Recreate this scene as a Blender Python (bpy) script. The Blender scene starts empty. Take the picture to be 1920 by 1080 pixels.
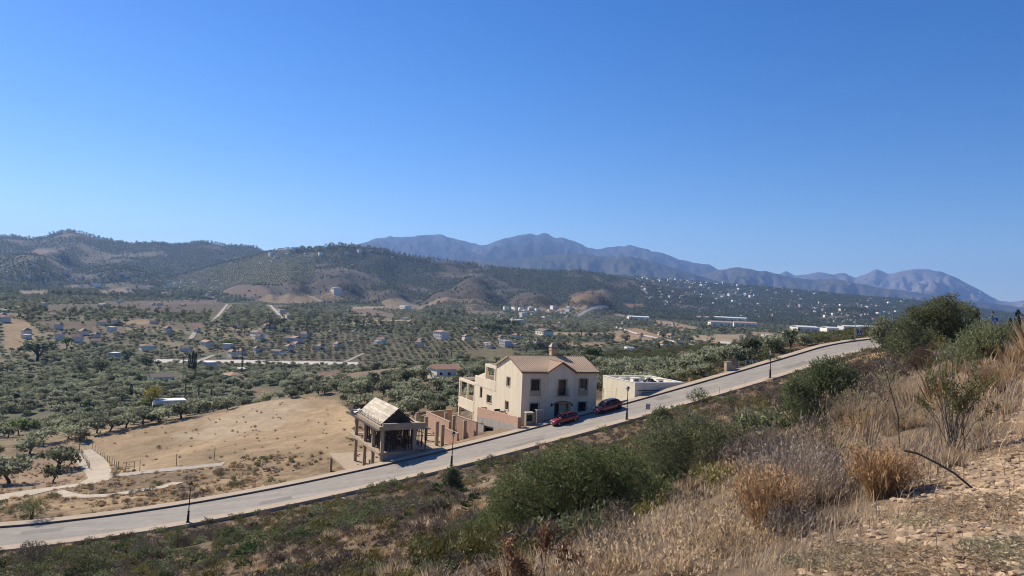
import bpy, bmesh, math, random
import numpy as np
from mathutils import Vector, Matrix
random.seed(7); RNG = np.random.default_rng(11)
SC = bpy.context.scene
COL = SC.collection
R_ = math.radians

# ------------------------------------------------------------------ camera, sky, sun, exposure
FOC = 1387.0                                    # focal length in photograph pixels (1920 wide)
PITCH, ROLL = R_(1.0), R_(2.5)
cF = np.array([0, math.cos(PITCH), math.sin(PITCH)])
cU0 = np.array([0, -math.sin(PITCH), math.cos(PITCH)])
cR0 = np.array([1.0, 0, 0])
cR = math.cos(ROLL)*cR0 + math.sin(ROLL)*cU0
cU = math.cos(ROLL)*cU0 - math.sin(ROLL)*cR0
cd = bpy.data.cameras.new('camera'); cam = bpy.data.objects.new('camera', cd); COL.objects.link(cam)
cd.sensor_width = 36.0; cd.lens = FOC/1920*36.0; cd.clip_start = 0.1; cd.clip_end = 60000
cam.matrix_world = Matrix(((cR[0], cU[0], -cF[0], 0), (cR[1], cU[1], -cF[1], 0), (cR[2], cU[2], -cF[2], 0), (0, 0, 0, 1)))
SC.camera = cam

SUN_EL = R_(37.0)
SUN_DIR = Vector((-0.78*math.cos(SUN_EL), 0.626*math.cos(SUN_EL), math.sin(SUN_EL))).normalized()
world = bpy.data.worlds.new('World'); SC.world = world; world.use_nodes = True
wn = world.node_tree.nodes; wl = world.node_tree.links
bg = wn['Background']; sky = wn.new('ShaderNodeTexSky'); sky.sky_type = 'NISHITA'; sky.sun_disc = False
sky.sun_elevation = SUN_EL
sky.sun_rotation = math.atan2(SUN_DIR.x, SUN_DIR.y)
sky.altitude = 150; sky.air_density = 1.0; sky.dust_density = 0.1; sky.ozone_density = 5.0
hs = wn.new('ShaderNodeHueSaturation'); hs.inputs['Saturation'].default_value = 1.33; hs.inputs['Hue'].default_value = 0.512; wl.new(sky.outputs[0], hs.inputs['Color']); wl.new(hs.outputs[0], bg.inputs[0]); bg.inputs[1].default_value = 0.086
sd = bpy.data.lights.new('sun', 'SUN'); sd.energy = 5.0; sd.angle = R_(0.53); sd.color = (1.0, 0.915, 0.785)
sun = bpy.data.objects.new('sun', sd); COL.objects.link(sun)
sun.rotation_euler = SUN_DIR.to_track_quat('Z', 'Y').to_euler(); sun.location = (-40, 40, 60)
vs = SC.view_settings; vs.view_transform = 'Standard'; vs.look = 'None'; vs.gamma = 1.0; vs.use_curve_mapping = False
vs.exposure = 0.5
SC.render.engine = 'CYCLES'
cy = SC.cycles
cy.max_bounces = 6; cy.diffuse_bounces = 3; cy.glossy_bounces = 2; cy.transmission_bounces = 3; cy.volume_bounces = 1; cy.transparent_max_bounces = 6
cy.filter_width = 1.05; cy.use_denoising = True; cy.use_adaptive_sampling = True; cy.adaptive_threshold = 0.01

# ------------------------------------------------------------------ small helpers
def hash2(ix, iy, seed):
    h = (ix.astype(np.int64)*374761393 + iy.astype(np.int64)*668265263 + seed*144269504) & 0x7fffffff
    h = ((h ^ (h >> 13))*1274126177) & 0x7fffffff
    return ((h ^ (h >> 16)) & 0xffff)/65535.0
def vnoise(x, y, seed=0):
    x = np.asarray(x, float); y = np.asarray(y, float)
    ix = np.floor(x); iy = np.floor(y); fx = x-ix; fy = y-iy
    fx = fx*fx*(3-2*fx); fy = fy*fy*(3-2*fy)
    ix = ix.astype(np.int64); iy = iy.astype(np.int64)
    a = hash2(ix, iy, seed); b = hash2(ix+1, iy, seed); c = hash2(ix, iy+1, seed); d = hash2(ix+1, iy+1, seed)
    return (a*(1-fx)+b*fx)*(1-fy) + (c*(1-fx)+d*fx)*fy
def fbm(x, y, oct=4, seed=0, gain=0.5):
    s = 0; a = 1; t = 0
    for o in range(oct):
        s = s + a*vnoise(x*2**o+17.3*o, y*2**o-9.1*o, seed+o); t += a; a *= gain
    return s/t
def sstep(a, b, x):
    t = np.clip((np.asarray(x, float)-a)/(b-a), 0, 1); return t*t*(3-2*t)
def rays(px, py):
    px = np.atleast_1d(np.asarray(px, float)); py = np.atleast_1d(np.asarray(py, float))
    v = cF[None] + ((px-960)/FOC)[:, None]*cR + ((540-py)/FOC)[:, None]*cU
    return v/v[:, 1:2]
def unp(px, py, depth):
    return rays(px, py)*np.atleast_1d(np.asarray(depth, float))[:, None]

def set_props(o, label=None, cat=None, group=None, kind=None):
    if label: o['label'] = label
    if cat: o['category'] = cat
    if group: o['group'] = group
    if kind: o['kind'] = kind
    return o
def np_mesh(name, V, F, mats=(), smooth=False, mat_idx=None, uv=None):
    """V (n,3), F (m,k) all faces the same size"""
    V = np.asarray(V, np.float32); F = np.asarray(F, np.int32)
    me = bpy.data.meshes.new(name); k = F.shape[1]
    me.vertices.add(len(V)); me.vertices.foreach_set('co', V.ravel())
    me.loops.add(F.size); me.loops.foreach_set('vertex_index', F.ravel())
    me.polygons.add(len(F)); me.polygons.foreach_set('loop_start', np.arange(0, F.size, k, dtype=np.int32))
    me.polygons.foreach_set('loop_total', np.full(len(F), k, np.int32))
    if mat_idx is not None: me.polygons.foreach_set('material_index', np.asarray(mat_idx, np.int32))
    me.polygons.foreach_set('use_smooth', np.full(len(F), smooth, bool))
    me.update(calc_edges=True); me.validate()
    for m in mats: me.materials.append(m)
    return me
def link(name, data, parent=None, loc=None, rot=None):
    o = bpy.data.objects.new(name, data); COL.objects.link(o)
    if parent is not None: o.parent = parent
    if loc is not None: o.location = loc
    if rot is not None: o.rotation_euler = rot
    return o
def color_attr(me, cols, name='Col'):
    a = me.color_attributes.new(name, 'FLOAT_COLOR', 'POINT')
    c = np.ones((len(cols), 4), np.float32); c[:, :3] = cols
    a.data.foreach_set('color', c.ravel())

# ------------------------------------------------------------------ materials
MATS = {}
def mat(name, col, rough=0.8, var=0.12, scale=3.0, bump=0.0, bscale=20.0, metal=0.0, spec=0.3, island=0.0, stain=None, stain_amt=0.5, stain_scale=0.6, obj_rand=0.0, coords='Object', coat=0.0, trans=0.0, streak=False):
    m = bpy.data.materials.new(name); m.use_nodes = True; MATS[name] = m
    nt = m.node_tree; n = nt.nodes; l = nt.links; b = n['Principled BSDF']
    b.inputs['Roughness'].default_value = rough; b.inputs['Metallic'].default_value = metal
    b.inputs['Specular IOR Level'].default_value = spec
    if coat: b.inputs['Coat Weight'].default_value = coat; b.inputs['Coat Roughness'].default_value = 0.06
    tc = n.new('ShaderNodeTexCoord'); cur = n.new('ShaderNodeRGB'); cur.outputs[0].default_value = (*col, 1); cur = cur.outputs[0]
    nz = n.new('ShaderNodeTexNoise'); nz.inputs['Scale'].default_value = scale; nz.inputs['Detail'].default_value = 6; nz.inputs['Roughness'].default_value = 0.65
    l.new(tc.outputs[coords], nz.inputs['Vector'])
    if stain:
        n2 = n.new('ShaderNodeTexNoise'); n2.inputs['Scale'].default_value = stain_scale; n2.inputs['Detail'].default_value = 8; n2.inputs['Roughness'].default_value = 0.7
        if streak:
            mp = n.new('ShaderNodeMapping'); mp.inputs['Scale'].default_value = (1.6, 1.6, 0.22) if streak is True else streak[1]; mp.inputs['Rotation'].default_value = (0, 0, 0) if streak is True else (0, 0, streak[0]); l.new(tc.outputs[coords], mp.inputs[0]); l.new(mp.outputs[0], n2.inputs['Vector'])
        else: l.new(tc.outputs[coords], n2.inputs['Vector'])
        mr = n.new('ShaderNodeMapRange'); mr.inputs[1].default_value = 0.45; mr.inputs[2].default_value = 0.72; mr.inputs[4].default_value = stain_amt
        l.new(n2.outputs[0], mr.inputs[0])
        mx = n.new('ShaderNodeMix'); mx.data_type = 'RGBA'; mx.inputs[7].default_value = (*stain, 1)
        l.new(mr.outputs[0], mx.inputs[0]); l.new(cur, mx.inputs[6]); cur = mx.outputs[2]
    def vary(val_socket, amt):
        nonlocal cur
        mr = n.new('ShaderNodeMapRange'); mr.inputs[3].default_value = 1-amt; mr.inputs[4].default_value = 1+amt
        l.new(val_socket, mr.inputs[0])
        mu = n.new('ShaderNodeMix'); mu.data_type = 'RGBA'; mu.blend_type = 'MULTIPLY'; mu.inputs[0].default_value = 1
        l.new(cur, mu.inputs[6]); l.new(mr.outputs[0], mu.inputs[7]); cur = mu.outputs[2]
    if var: vary(nz.outputs[0], var*2)
    if island:
        g = n.new('ShaderNodeNewGeometry'); vary(g.outputs['Random Per Island'], island)
    if obj_rand:
        g = n.new('ShaderNodeObjectInfo'); vary(g.outputs['Random'], obj_rand)
    l.new(cur, b.inputs['Base Color'])
    if bump:
        n3 = n.new('ShaderNodeTexNoise'); n3.inputs['Scale'].default_value = bscale; n3.inputs['Detail'].default_value = 6
        l.new(tc.outputs[coords], n3.inputs['Vector'])
        bp = n.new('ShaderNodeBump'); bp.inputs['Strength'].default_value = bump; bp.inputs['Distance'].default_value = 0.05
        l.new(n3.outputs[0], bp.inputs['Height']); l.new(bp.outputs[0], b.inputs['Normal'])
    if trans:
        t = n.new('ShaderNodeBsdfTranslucent'); l.new(cur, t.inputs['Color'])
        ms = n.new('ShaderNodeMixShader'); ms.inputs[0].default_value = trans
        l.new(b.outputs[0], ms.inputs[1]); l.new(t.outputs[0], ms.inputs[2]); l.new(ms.outputs[0], n['Material Output'].inputs['Surface'])
    return m

# ------------------------------------------------------------------ the land: one height function for everything
ROAD_X = np.array([-140, -90, -56, -46, -38, -30.5, -20, -9, 3, 8, 16.5, 33, 45, 56, 64, 75, 100, 160.0])
def road_y(x): return 95 + 0.33*np.asarray(x, float)
RT = np.array([1, 0.33])/math.hypot(1, 0.33); RN = np.array([-RT[1], RT[0]])      # along the road, across it (away from the camera)
_ne = np.array([(0, 1033), (117, 1020), (353, 983), (467, 963), (640, 927), (832, 880), (1001, 838), (1069, 820), (1176, 790), (1387, 729), (1511, 692), (1612, 661)], float)
_v = rays(_ne[:, 0], _ne[:, 1]); _y = 95/(1-0.33*_v[:, 0]); _P = _v*_y[:, None]
_pf = np.polyfit(_P[:, 0], _P[:, 2], 4)
_xa, _xb = _P[0, 0], _P[-1, 0]
def road_z(x):
    x = np.asarray(x, float)
    xc = np.clip(x, _xa, _xb); z = np.polyval(_pf, xc); dp = np.polyder(_pf)
    z = z + np.where(x < _xa, (x-_xa)*np.polyval(dp, _xa)*0.6, 0)
    g = np.polyval(dp, _xb); dx = np.maximum(x-_xb, 0)
    return z + g*14*(1-np.exp(-dx/14))*0.9 - 0.02*dx
RW = 10.2                                     # pavement to pavement
def road_st(x, y):
    """station x along the road and distance across it from its near edge"""
    d = (y-95-0.33*x)*RT[0]
    return x + d*RT[1], d
def road_pt(x, d, dz=0.0):
    x = np.asarray(x, float)
    return np.stack([x+RN[0]*d, road_y(x)+RN[1]*d, road_z(x)+dz+0*x], -1)

_ctl = [(1919, 1079, 3.2), (1430, 1079, 4.0), (1180, 1079, 5.5), (1000, 1079, 9), (800, 1079, 21), (640, 1079, 38), (300, 1079, 52), (0, 1079, 62),
        (1919, 740, 12), (1919, 690, 35), (1750, 690, 30), (1600, 720, 35), (1500, 800, 22), (1400, 900, 14), (1300, 980, 12), (1330, 960, 20),
        (1545, 800, 30), (1420, 760, 60), (1300, 800, 75), (1090, 1010, 25), (900, 960, 50), (700, 1000, 48), (400, 1030, 60), (150, 1050, 66),
        (1180, 850, 65), (1520, 715, 80), (1640, 664, 95),
        (60, 950, 100), (180, 900, 125), (240, 880, 140), (110, 860, 155), (480, 830, 150), (640, 835, 130), (300, 860, 140), (590, 747, 205), (530, 749, 205), (480, 770, 195), (380, 785, 195),
        (200, 805, 185), (660, 790, 170), (858, 795, 130), (1130, 775, 122), (1290, 700, 140), (1200, 690, 190), (1400, 660, 170), (1400, 650, 230), (1560, 630, 190),
        (800, 720, 250), (700, 712, 300), (900, 690, 300), (640, 702, 350), (1050, 680, 260), (100, 740, 280), (100, 690, 400), (300, 710, 350), (500, 705, 400), (0, 800, 230), (0, 740, 300)]
_c = unp([c[0] for c in _ctl], [c[1] for c in _ctl], [c[2] for c in _ctl])
_w = [(0, 0, -1.62), (-3, 0, -2.3), (3, 0, -1.0), (0, -12, -0.6), (-20, -10, -8), (15, -20, 2), (-40, 5, -16), (-70, 20, -25), (-60, -40, -16), (40, -40, 6), (60, 10, 2), (60, 40, 0), (90, 80, -2),
      (-25, 262, -39), (-70, 270, -42), (130, 150, -3), (170, 230, -10), (120, 330, -26), (0, 430, -42), (200, 450, -38), (-150, 120, -33), (-200, 250, -46), (-300, 100, -40), (300, 200, 0), (250, 50, 6),
      (-22.9, 108.8, -27), (-26.5, 116, -28), (-20.2, 119, -27), (-32, 112, -28.5), (-450, 400, -52), (-250, 560, -52), (0, 620, -50), (260, 620, -46), (500, 450, -30), (550, 200, 0), (400, -100, 14), (-400, -100, -30), (0, -300, 4), (300, -350, 20), (-300, -350, -20), (0, -650, 10), (600, 0, 10), (-600, 0, -45), (-600, 250, -50)]
_st = np.array([-100, -70, -50, -35, -20, -5, 10, 25, 40, 55, 70, 100.0])
_rp = np.concatenate([road_pt(_st, 0), road_pt(_st, RW)])
CTL = np.concatenate([_c, np.array(_w, float), _rp])
def _phi(r2): return 0.5*r2*np.log(r2+1e-9)
def _tps(P, lam=0.5):
    xy = P[:, :2]/100; n = len(P); d2 = ((xy[:, None]-xy[None])**2).sum(-1)
    A = np.zeros((n+3, n+3)); A[:n, :n] = _phi(d2)+np.eye(n)*lam*1e-4; A[:n, n] = 1; A[:n, n+1:] = xy; A[n, :n] = 1; A[n+1:, :n] = xy.T
    b = np.zeros(n+3); b[:n] = P[:, 2]; return np.linalg.solve(A, b), xy
TPS_W, TPS_X = _tps(CTL)
def near_h(x, y):
    out = np.empty(len(x)); n = len(TPS_X)
    for i in range(0, len(x), 40000):
        q = np.stack([x[i:i+40000], y[i:i+40000]], 1)/100
        d2 = (q**2).sum(1)[:, None] + (TPS_X**2).sum(1)[None] - 2*q@TPS_X.T
        out[i:i+40000] = _phi(np.maximum(d2, 0))@TPS_W[:n] + TPS_W[n] + q@TPS_W[n+1:]
    return out
def prof(pts, dist):
    """skyline of a ridge standing at a distance: azimuth tangent -> height"""
    p = np.array(pts, float); v = rays(p[:, 0], p[:, 1]); r = np.hypot(v[:, 0], 1)
    return v[:, 0], v[:, 2]/r*dist
HILLS = []   # (tan azimuth, heights, base distance, crest distance, base z, seed, spur strength)
def hill(pts, d0, d1, zb, seed, spur=0.5, warp=0.06): HILLS.append((*prof(pts, d1), d0, d1, zb, seed, spur, warp))
hill([(-900, 470), (-400, 450), (0, 444), (30, 442), (60, 446), (85, 443), (105, 437), (125, 434), (150, 437), (180, 446), (200, 449), (250, 457), (300, 455), (330, 459), (380, 453), (420, 459), (470, 462), (500, 470), (540, 478), (600, 490), (700, 512), (800, 540), (900, 580), (2500, 620)], 2300, 4200, -42, 31, 0.55)
hill([(-900, 640), (150, 560), (260, 540), (330, 517), (420, 492), (500, 474), (540, 469), (560, 471), (590, 468), (640, 461), (680, 464), (700, 466), (760, 480), (820, 489), (850, 491), (950, 502), (1050, 507), (1090, 506), (1120, 511), (1200, 528), (1300, 552), (1400, 585), (2500, 640)], 1750, 2900, -44, 47, 0.75)
hill([(-900, 700), (850, 600), (950, 545), (1050, 520), (1120, 516), (1180, 520), (1250, 525), (1300, 528), (1400, 535), (1500, 545), (1580, 553), (1700, 562), (1800, 574), (1900, 588), (2100, 600), (2700, 600)], 1850, 4300, -40, 59, 0.25)
# rounded spurs in front of the wooded hill: px, top py, distance, half width px, half depth m
SPURS = [(640, 522, 2150, 62, 330), (560, 548, 2000, 60, 260), (735, 545, 1950, 50, 240), (890, 520, 2080, 62, 330), (835, 548, 1900, 45, 230), (1000, 548, 1950, 60, 300), (1105, 551, 1800, 65, 260), (60, 480, 3000, 90, 500), (95, 470, 3300, 60, 420), (230, 500, 3000, 90, 500), (1600, 580, 2600, 80, 400)]
def far_h(x, y):
    r = np.hypot(x, y); ta = np.where(y > 1, x/np.maximum(y, 1), np.sign(x)*60); az = np.arctan2(x, y)
    z = -51 + 9*sstep(900, 2600, r) + 3*(fbm(x/260, y/260, 3, 5)-0.5) + 4*sstep(0.25, 0.5, ta)*sstep(600, 1200, r) + 16*np.maximum(fbm(x/420, y/420, 3, 81)-0.55, 0)*sstep(700, 1300, r)
    z = z + 46*sstep(0.15, -0.6, np.cos(az))*sstep(500, 1500, r)
    for (t, h, d0, d1, zb, seed, spur, warp) in HILLS:
        hh = np.interp(ta, t, h)
        nz = fbm(ta*9+seed, r/900, 4, seed); n2 = fbm(ta*26+seed, r/420, 3, seed+9)
        q = (r-d0*(1+warp*(fbm(ta*7, 0*r, 2, seed+3)-0.5)*3))/(d1-d0)
        tt = np.clip(q, 0, 1); p = np.clip(1.05 + spur*2.6*(nz-0.5) + spur*1.2*(n2-0.5), 0.5, 2.6)
        s = np.where(q > 1, np.maximum(1-(q-1)*0.9, 0), np.power(tt, p)*(0.55+0.45*tt)/(1.0))
        s = np.where(tt >= 1, s, s)
        zz = zb + (hh-zb)*s + (n2-0.5)*26*np.sin(np.pi*tt)*spur
        z = np.where((q > 0) & (cy_pos(y)) & (hh > zb), np.maximum(z, zz), z)
    for (px, py, d, hw, hd) in SPURS:
        v = rays(px, py)[0]; cxn = v[0]; zt = v[2]/math.hypot(cxn, 1)*d; w = hw/FOC*d
        a = math.atan(cxn); c0x, c0y = d*math.sin(a), d*math.cos(a)
        dx = (x-c0x)*math.cos(a)-(y-c0y)*math.sin(a); dy = (x-c0x)*math.sin(a)+(y-c0y)*math.cos(a)
        dx = dx + (fbm(x/160, y/160, 3, 7)-0.5)*w*0.7; dy = dy+(fbm(x/140, y/140, 3, 8)-0.5)*hd*0.5
        e = np.where(dy > 0, dx*dx/w**2 + dy*dy/(hd*2.6)**2, dx*dx/w**2+dy*dy/(hd*1.25)**2)
        e = e*(1+0.5*(fbm(x/70, y/70, 3, 12)-0.5))
        zs = -50+(zt+50)*np.exp(-1.15*e**1.15); k = 9.0
        z = np.where(zs > z-40, np.logaddexp(z/k, zs/k)*k, z)
    return z
def cy_pos(y): return y > 50
def H(x, y, road=True):
    x = np.atleast_1d(np.asarray(x, float)); y = np.atleast_1d(np.asarray(y, float)); r = np.hypot(x, y)
    z = np.empty(len(x)); w = sstep(430, 720, r)
    a = w < 1; b = w > 0
    zn = np.zeros(len(x)); zf = np.zeros(len(x))
    if a.any():
        xa, ya = x[a], y[a]
        s, d = road_st(xa, ya)
        k = sstep(1.0, 6, np.maximum(np.maximum(-d, d-RW), 0))       # 0 on the road corridor
        zn[a] = near_h(xa, ya)
        rough = (fbm(xa/7, ya/7, 4, 21)-0.5)*1.0*sstep(6, 30, r[a]) + (fbm(xa/0.9, ya/0.9, 4, 22)-0.5)*0.22 + (fbm(xa/2.6, ya/2.6, 3, 25)-0.5)*0.3*sstep(4, 12, r[a])
        fld = sstep(95, 120, ya)*sstep(-5, -25, xa)
        zn[a] += rough*k*(1-0.45*fld)
        if road:
            kz = sstep(0.6, 9.0, -d)+sstep(0.6, 5.0, d-RW); kz = np.where((d > 0) & (d < RW), 0, kz)
            far_side = 1-sstep(-130, -110, s)*1
            zn[a] = np.where((s > -135) & (s < 150), kz*zn[a]+(1-kz)*(road_z(s)-0.22), zn[a])
    if b.any(): zf[b] = far_h(x[b], y[b])
    return zn*(1-w)+zf*w
def ground(px, py, dmin=2.5, dmax=5500, n=900):
    """world points where the view rays through photo pixels meet the land"""
    v = rays(px, py); out = np.full((len(v), 3), np.nan); ds = dmin*(dmax/dmin)**(np.arange(n)/(n-1))
    for i in range(len(v)):
        P = v[i][None]*ds[:, None]; hz = H(P[:, 0], P[:, 1]); k = np.nonzero(P[:, 2] < hz)[0]
        if len(k) and k[0] > 0:
            j = k[0]; a = P[j-1, 2]-hz[j-1]; b = hz[j]-P[j, 2]; t = a/(a+b+1e-9); d = ds[j-1]+(ds[j]-ds[j-1])*t
            q = v[i]*d; q[2] = H(q[:1], q[1:2])[0]; out[i] = q
        else:
            q = v[i]*dmax; q[2] = H(q[:1], q[1:2])[0]; out[i] = q
    return out
def project(P):
    P = np.atleast_2d(P); w = P@cF; w = np.where(w > 0.05, w, np.nan); return 960+FOC*(P@cR)/w, 540-FOC*(P@cU)/w
# ------------------------------------------------------------------ polar sampling of the land (fine where the photograph looks, coarse behind)
AZ0 = R_(47)
AZ = np.concatenate([np.linspace(-AZ0, AZ0, 660), np.linspace(AZ0, 2*math.pi-AZ0, 46)[1:-1]])
NF = 660
RR = np.concatenate([np.geomspace(0.55, 6, 90)[:-1], np.geomspace(6, 60, 190)[:-1], np.geomspace(60, 260, 200)[:-1], np.geomspace(260, 4600, 330)[:-1], np.geomspace(4600, 17500, 24)])
GX = RR[:, None]*np.sin(AZ)[None]; GY = RR[:, None]*np.cos(AZ)[None]
GZ = H(GX.ravel(), GY.ravel()).reshape(GX.shape)
LR = np.log(RR)
def gz(x, y):
    """height of the land mesh (bilinear in the sampled grid, view sector only)"""
    x = np.atleast_1d(np.asarray(x, float)); y = np.atleast_1d(np.asarray(y, float))
    a = (np.arctan2(x, y)+AZ0)/(2*AZ0)*(NF-1); a = np.clip(a, 0, NF-1.001); ia = a.astype(int); fa = a-ia
    r = np.clip(np.hypot(x, y), RR[0], RR[-2]); ir = np.clip(np.searchsorted(RR, r)-1, 0, len(RR)-2); fr = (r-RR[ir])/(RR[ir+1]-RR[ir])
    return (GZ[ir, ia]*(1-fa)+GZ[ir, ia+1]*fa)*(1-fr)+(GZ[ir+1, ia]*(1-fa)+GZ[ir+1, ia+1]*fa)*fr
def ground(px, py, dmin=2.0):
    """world points where view rays through photo pixels meet the land"""
    v = rays(px, py); out = np.empty((len(v), 3))
    for i in range(len(v)):
        a = np.clip((math.atan2(v[i, 0], 1)+AZ0)/(2*AZ0)*(NF-1), 0, NF-1.001); ia = int(a); fa = a-ia
        h = GZ[:, ia]*(1-fa)+GZ[:, ia+1]*fa; c = math.hypot(v[i, 0], 1); rz = RR*v[i, 2]/c
        k = np.nonzero((rz < h) & (RR > dmin) & (RR < 4500))[0]
        if len(k) and k[0] > 0:
            j = k[0]; p = rz[j-1]-h[j-1]; q = h[j]-rz[j]; t = np.clip(p/(p+q+1e-9), 0, 1); r = RR[j-1]+(RR[j]-RR[j-1])*t
        else:
            m = (RR > 300) & (RR < 4500); r = RR[m][np.argmax((h-rz)[m]/RR[m])]
        out[i] = (v[i, 0]*r/c, r/c, 0)
    out[:, 2] = gz(out[:, 0], out[:, 1]); return out
def inpoly(x, y, poly):
    x = np.asarray(x); y = np.asarray(y); ins = np.zeros(x.shape, bool); n = len(poly); j = n-1
    for i in range(n):
        xi, yi = poly[i][:2]; xj, yj = poly[j][:2]
        c = ((yi > y) != (yj > y)) & (x < (xj-xi)*(y-yi)/(yj-yi+1e-12)+xi); ins ^= c; j = i
    return ins
def wpoly(pts): return [tuple(p[:2]) for p in ground([p[0] for p in pts], [p[1] for p in pts])]

# land use parcels (outlines on the ground, in metres)
TAN = (0.36, 0.253, 0.14); PINK = (0.21, 0.15, 0.103); PALE = (0.40, 0.30, 0.18); PLOUGH = (0.17, 0.125, 0.085); OCHRE = (0.42, 0.26, 0.12); OLIVEG = (0.20, 0.165, 0.09)
PARCELS = [
    ('field', TAN, [(118, 824), (200, 805), (330, 790), (420, 771), (470, 758), (530, 748), (580, 744), (625, 752), (662, 780), (668, 800), (650, 850), (560, 852), (450, 862), (300, 880), (255, 885), (165, 848)]),
    ('bare', PINK, [(410, 546), (440, 533), (500, 541), (508, 549), (490, 555), (430, 556)]),
    ('bare', PLOUGH, [(90, 572), (410, 567), (422, 570), (405, 590), (300, 590), (232, 578), (80, 590)]),
    ('rows', PALE, [(424, 572), (506, 571), (508, 590), (425, 590)]),
    ('bare', PLOUGH, [(70, 600), (182, 602), (172, 622), (85, 620)]), ('bare', PINK, [(180, 614), (240, 612), (245, 622), (178, 620)]),
    ('bare', TAN, [(0, 592), (40, 600), (75, 622), (60, 648), (0, 660)]),
    ('bare', TAN, [(1140, 622), (1195, 617), (1235, 628), (1245, 638), (1150, 645)]),
    ('bare', PALE, [(1292, 630), (1390, 626), (1405, 634), (1395, 642), (1300, 641)]),
    ('bare', TAN, [(1215, 599), (1260, 603), (1308, 614), (1310, 620), (1240, 612)]),
    ('bare', TAN, [(1400, 622), (1440, 623), (1500, 634), (1495, 640), (1420, 634)]), ('bare', TAN, [(1520, 620), (1590, 618), (1600, 628), (1530, 628)]),
    ('bare', OLIVEG, [(875, 650), (950, 652), (985, 664), (960, 676), (880, 682), (862, 668)]),
    ('bare', PALE, [(715, 566), (765, 566), (795, 572), (790, 582), (725, 578)]), ('bare', TAN, [(500, 553), (560, 551), (598, 560), (602, 568), (520, 570), (480, 563)]),
    ('rows', PLOUGH, [(600, 580), (650, 578), (655, 594), (612, 596)]), ('rows', OLIVEG, [(725, 584), (795, 582), (800, 598), (745, 600)]),
    ('bare', PINK, [(638, 580), (690, 578), (735, 588), (742, 598), (690, 592)]),
    ('yard', (0.27, 0.19, 0.12), [(0, 872), (60, 848), (150, 855), (172, 888), (125, 925), (0, 935)]),
    ('bare', (0.30, 0.20, 0.11), [(1068, 552), (1100, 546), (1152, 546), (1140, 562), (1120, 572), (1072, 570)]), ('bare', (0.30, 0.19, 0.1), [(1165, 568), (1200, 570), (1210, 576), (1175, 578)]),
    ('bare', (0.24, 0.15, 0.1), [(1278, 552), (1300, 548), (1318, 552), (1300, 558)]),
    ('bare', (0.30, 0.21, 0.14), [(40, 475), (70, 465), (105, 466), (115, 473), (70, 478)]), ('bare', TAN, [(30, 546), (90, 544), (92, 554), (35, 552)]), ('bare', TAN, [(185, 545), (240, 538), (252, 548), (190, 556)]), ('bare', PINK, [(250, 565), (410, 562), (400, 570), (260, 572)]),
    ('bare', (0.26, 0.175, 0.11), [(455, 724), (520, 728), (512, 742), (470, 738)]), ('bare', (0.25, 0.17, 0.11), [(550, 700), (640, 694), (720, 700), (700, 712), (580, 712)]), ('bare', (0.22, 0.16, 0.11), [(20, 792), (90, 780), (80, 806), (20, 810)]),
    ('orchard', (0.17, 0.15, 0.08), [(330, 522), (420, 496), (560, 478), (590, 485), (592, 515), (560, 535), (470, 535), (300, 540)]),
    ('grove', (0.19, 0.155, 0.1), [(430, 645), (620, 625), (870, 632), (1000, 642), (960, 650), (870, 655), (840, 690), (650, 690), (670, 672), (660, 682), (430, 676)]),
    ('grove', (0.17, 0.14, 0.09), [(1060, 600), (1110, 596), (1160, 612), (1130, 620), (1060, 612)]),
]
_pr = np.random.default_rng(19)
for _ in range(46):
    cx_, cy_ = _pr.uniform(-20, 1250), _pr.uniform(560, 648); w_, h_ = _pr.uniform(22, 75), _pr.uniform(1.6, 4.5); sk = _pr.uniform(-14, 14)
    if 420 < cx_ < 900 and cy_ > 622: continue
    PARCELS.insert(0, (_pr.choice(['bare', 'bare', 'rows']), [TAN, PINK, PLOUGH, OLIVEG, PALE][_pr.integers(0, 5)], [(cx_-w_+sk, cy_-h_), (cx_+w_+sk, cy_-h_+_pr.uniform(-1, 1)), (cx_+w_-sk, cy_+h_), (cx_-w_-sk, cy_+h_+_pr.uniform(-1, 1))]))
PW = [(k, np.array(c)*(0.92 if k == 'field' else 1.0 if k == 'yard' else 0.78 if p[0][1] > 575 else 0.58), wpoly(p)) for k, c, p in PARCELS]

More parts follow.
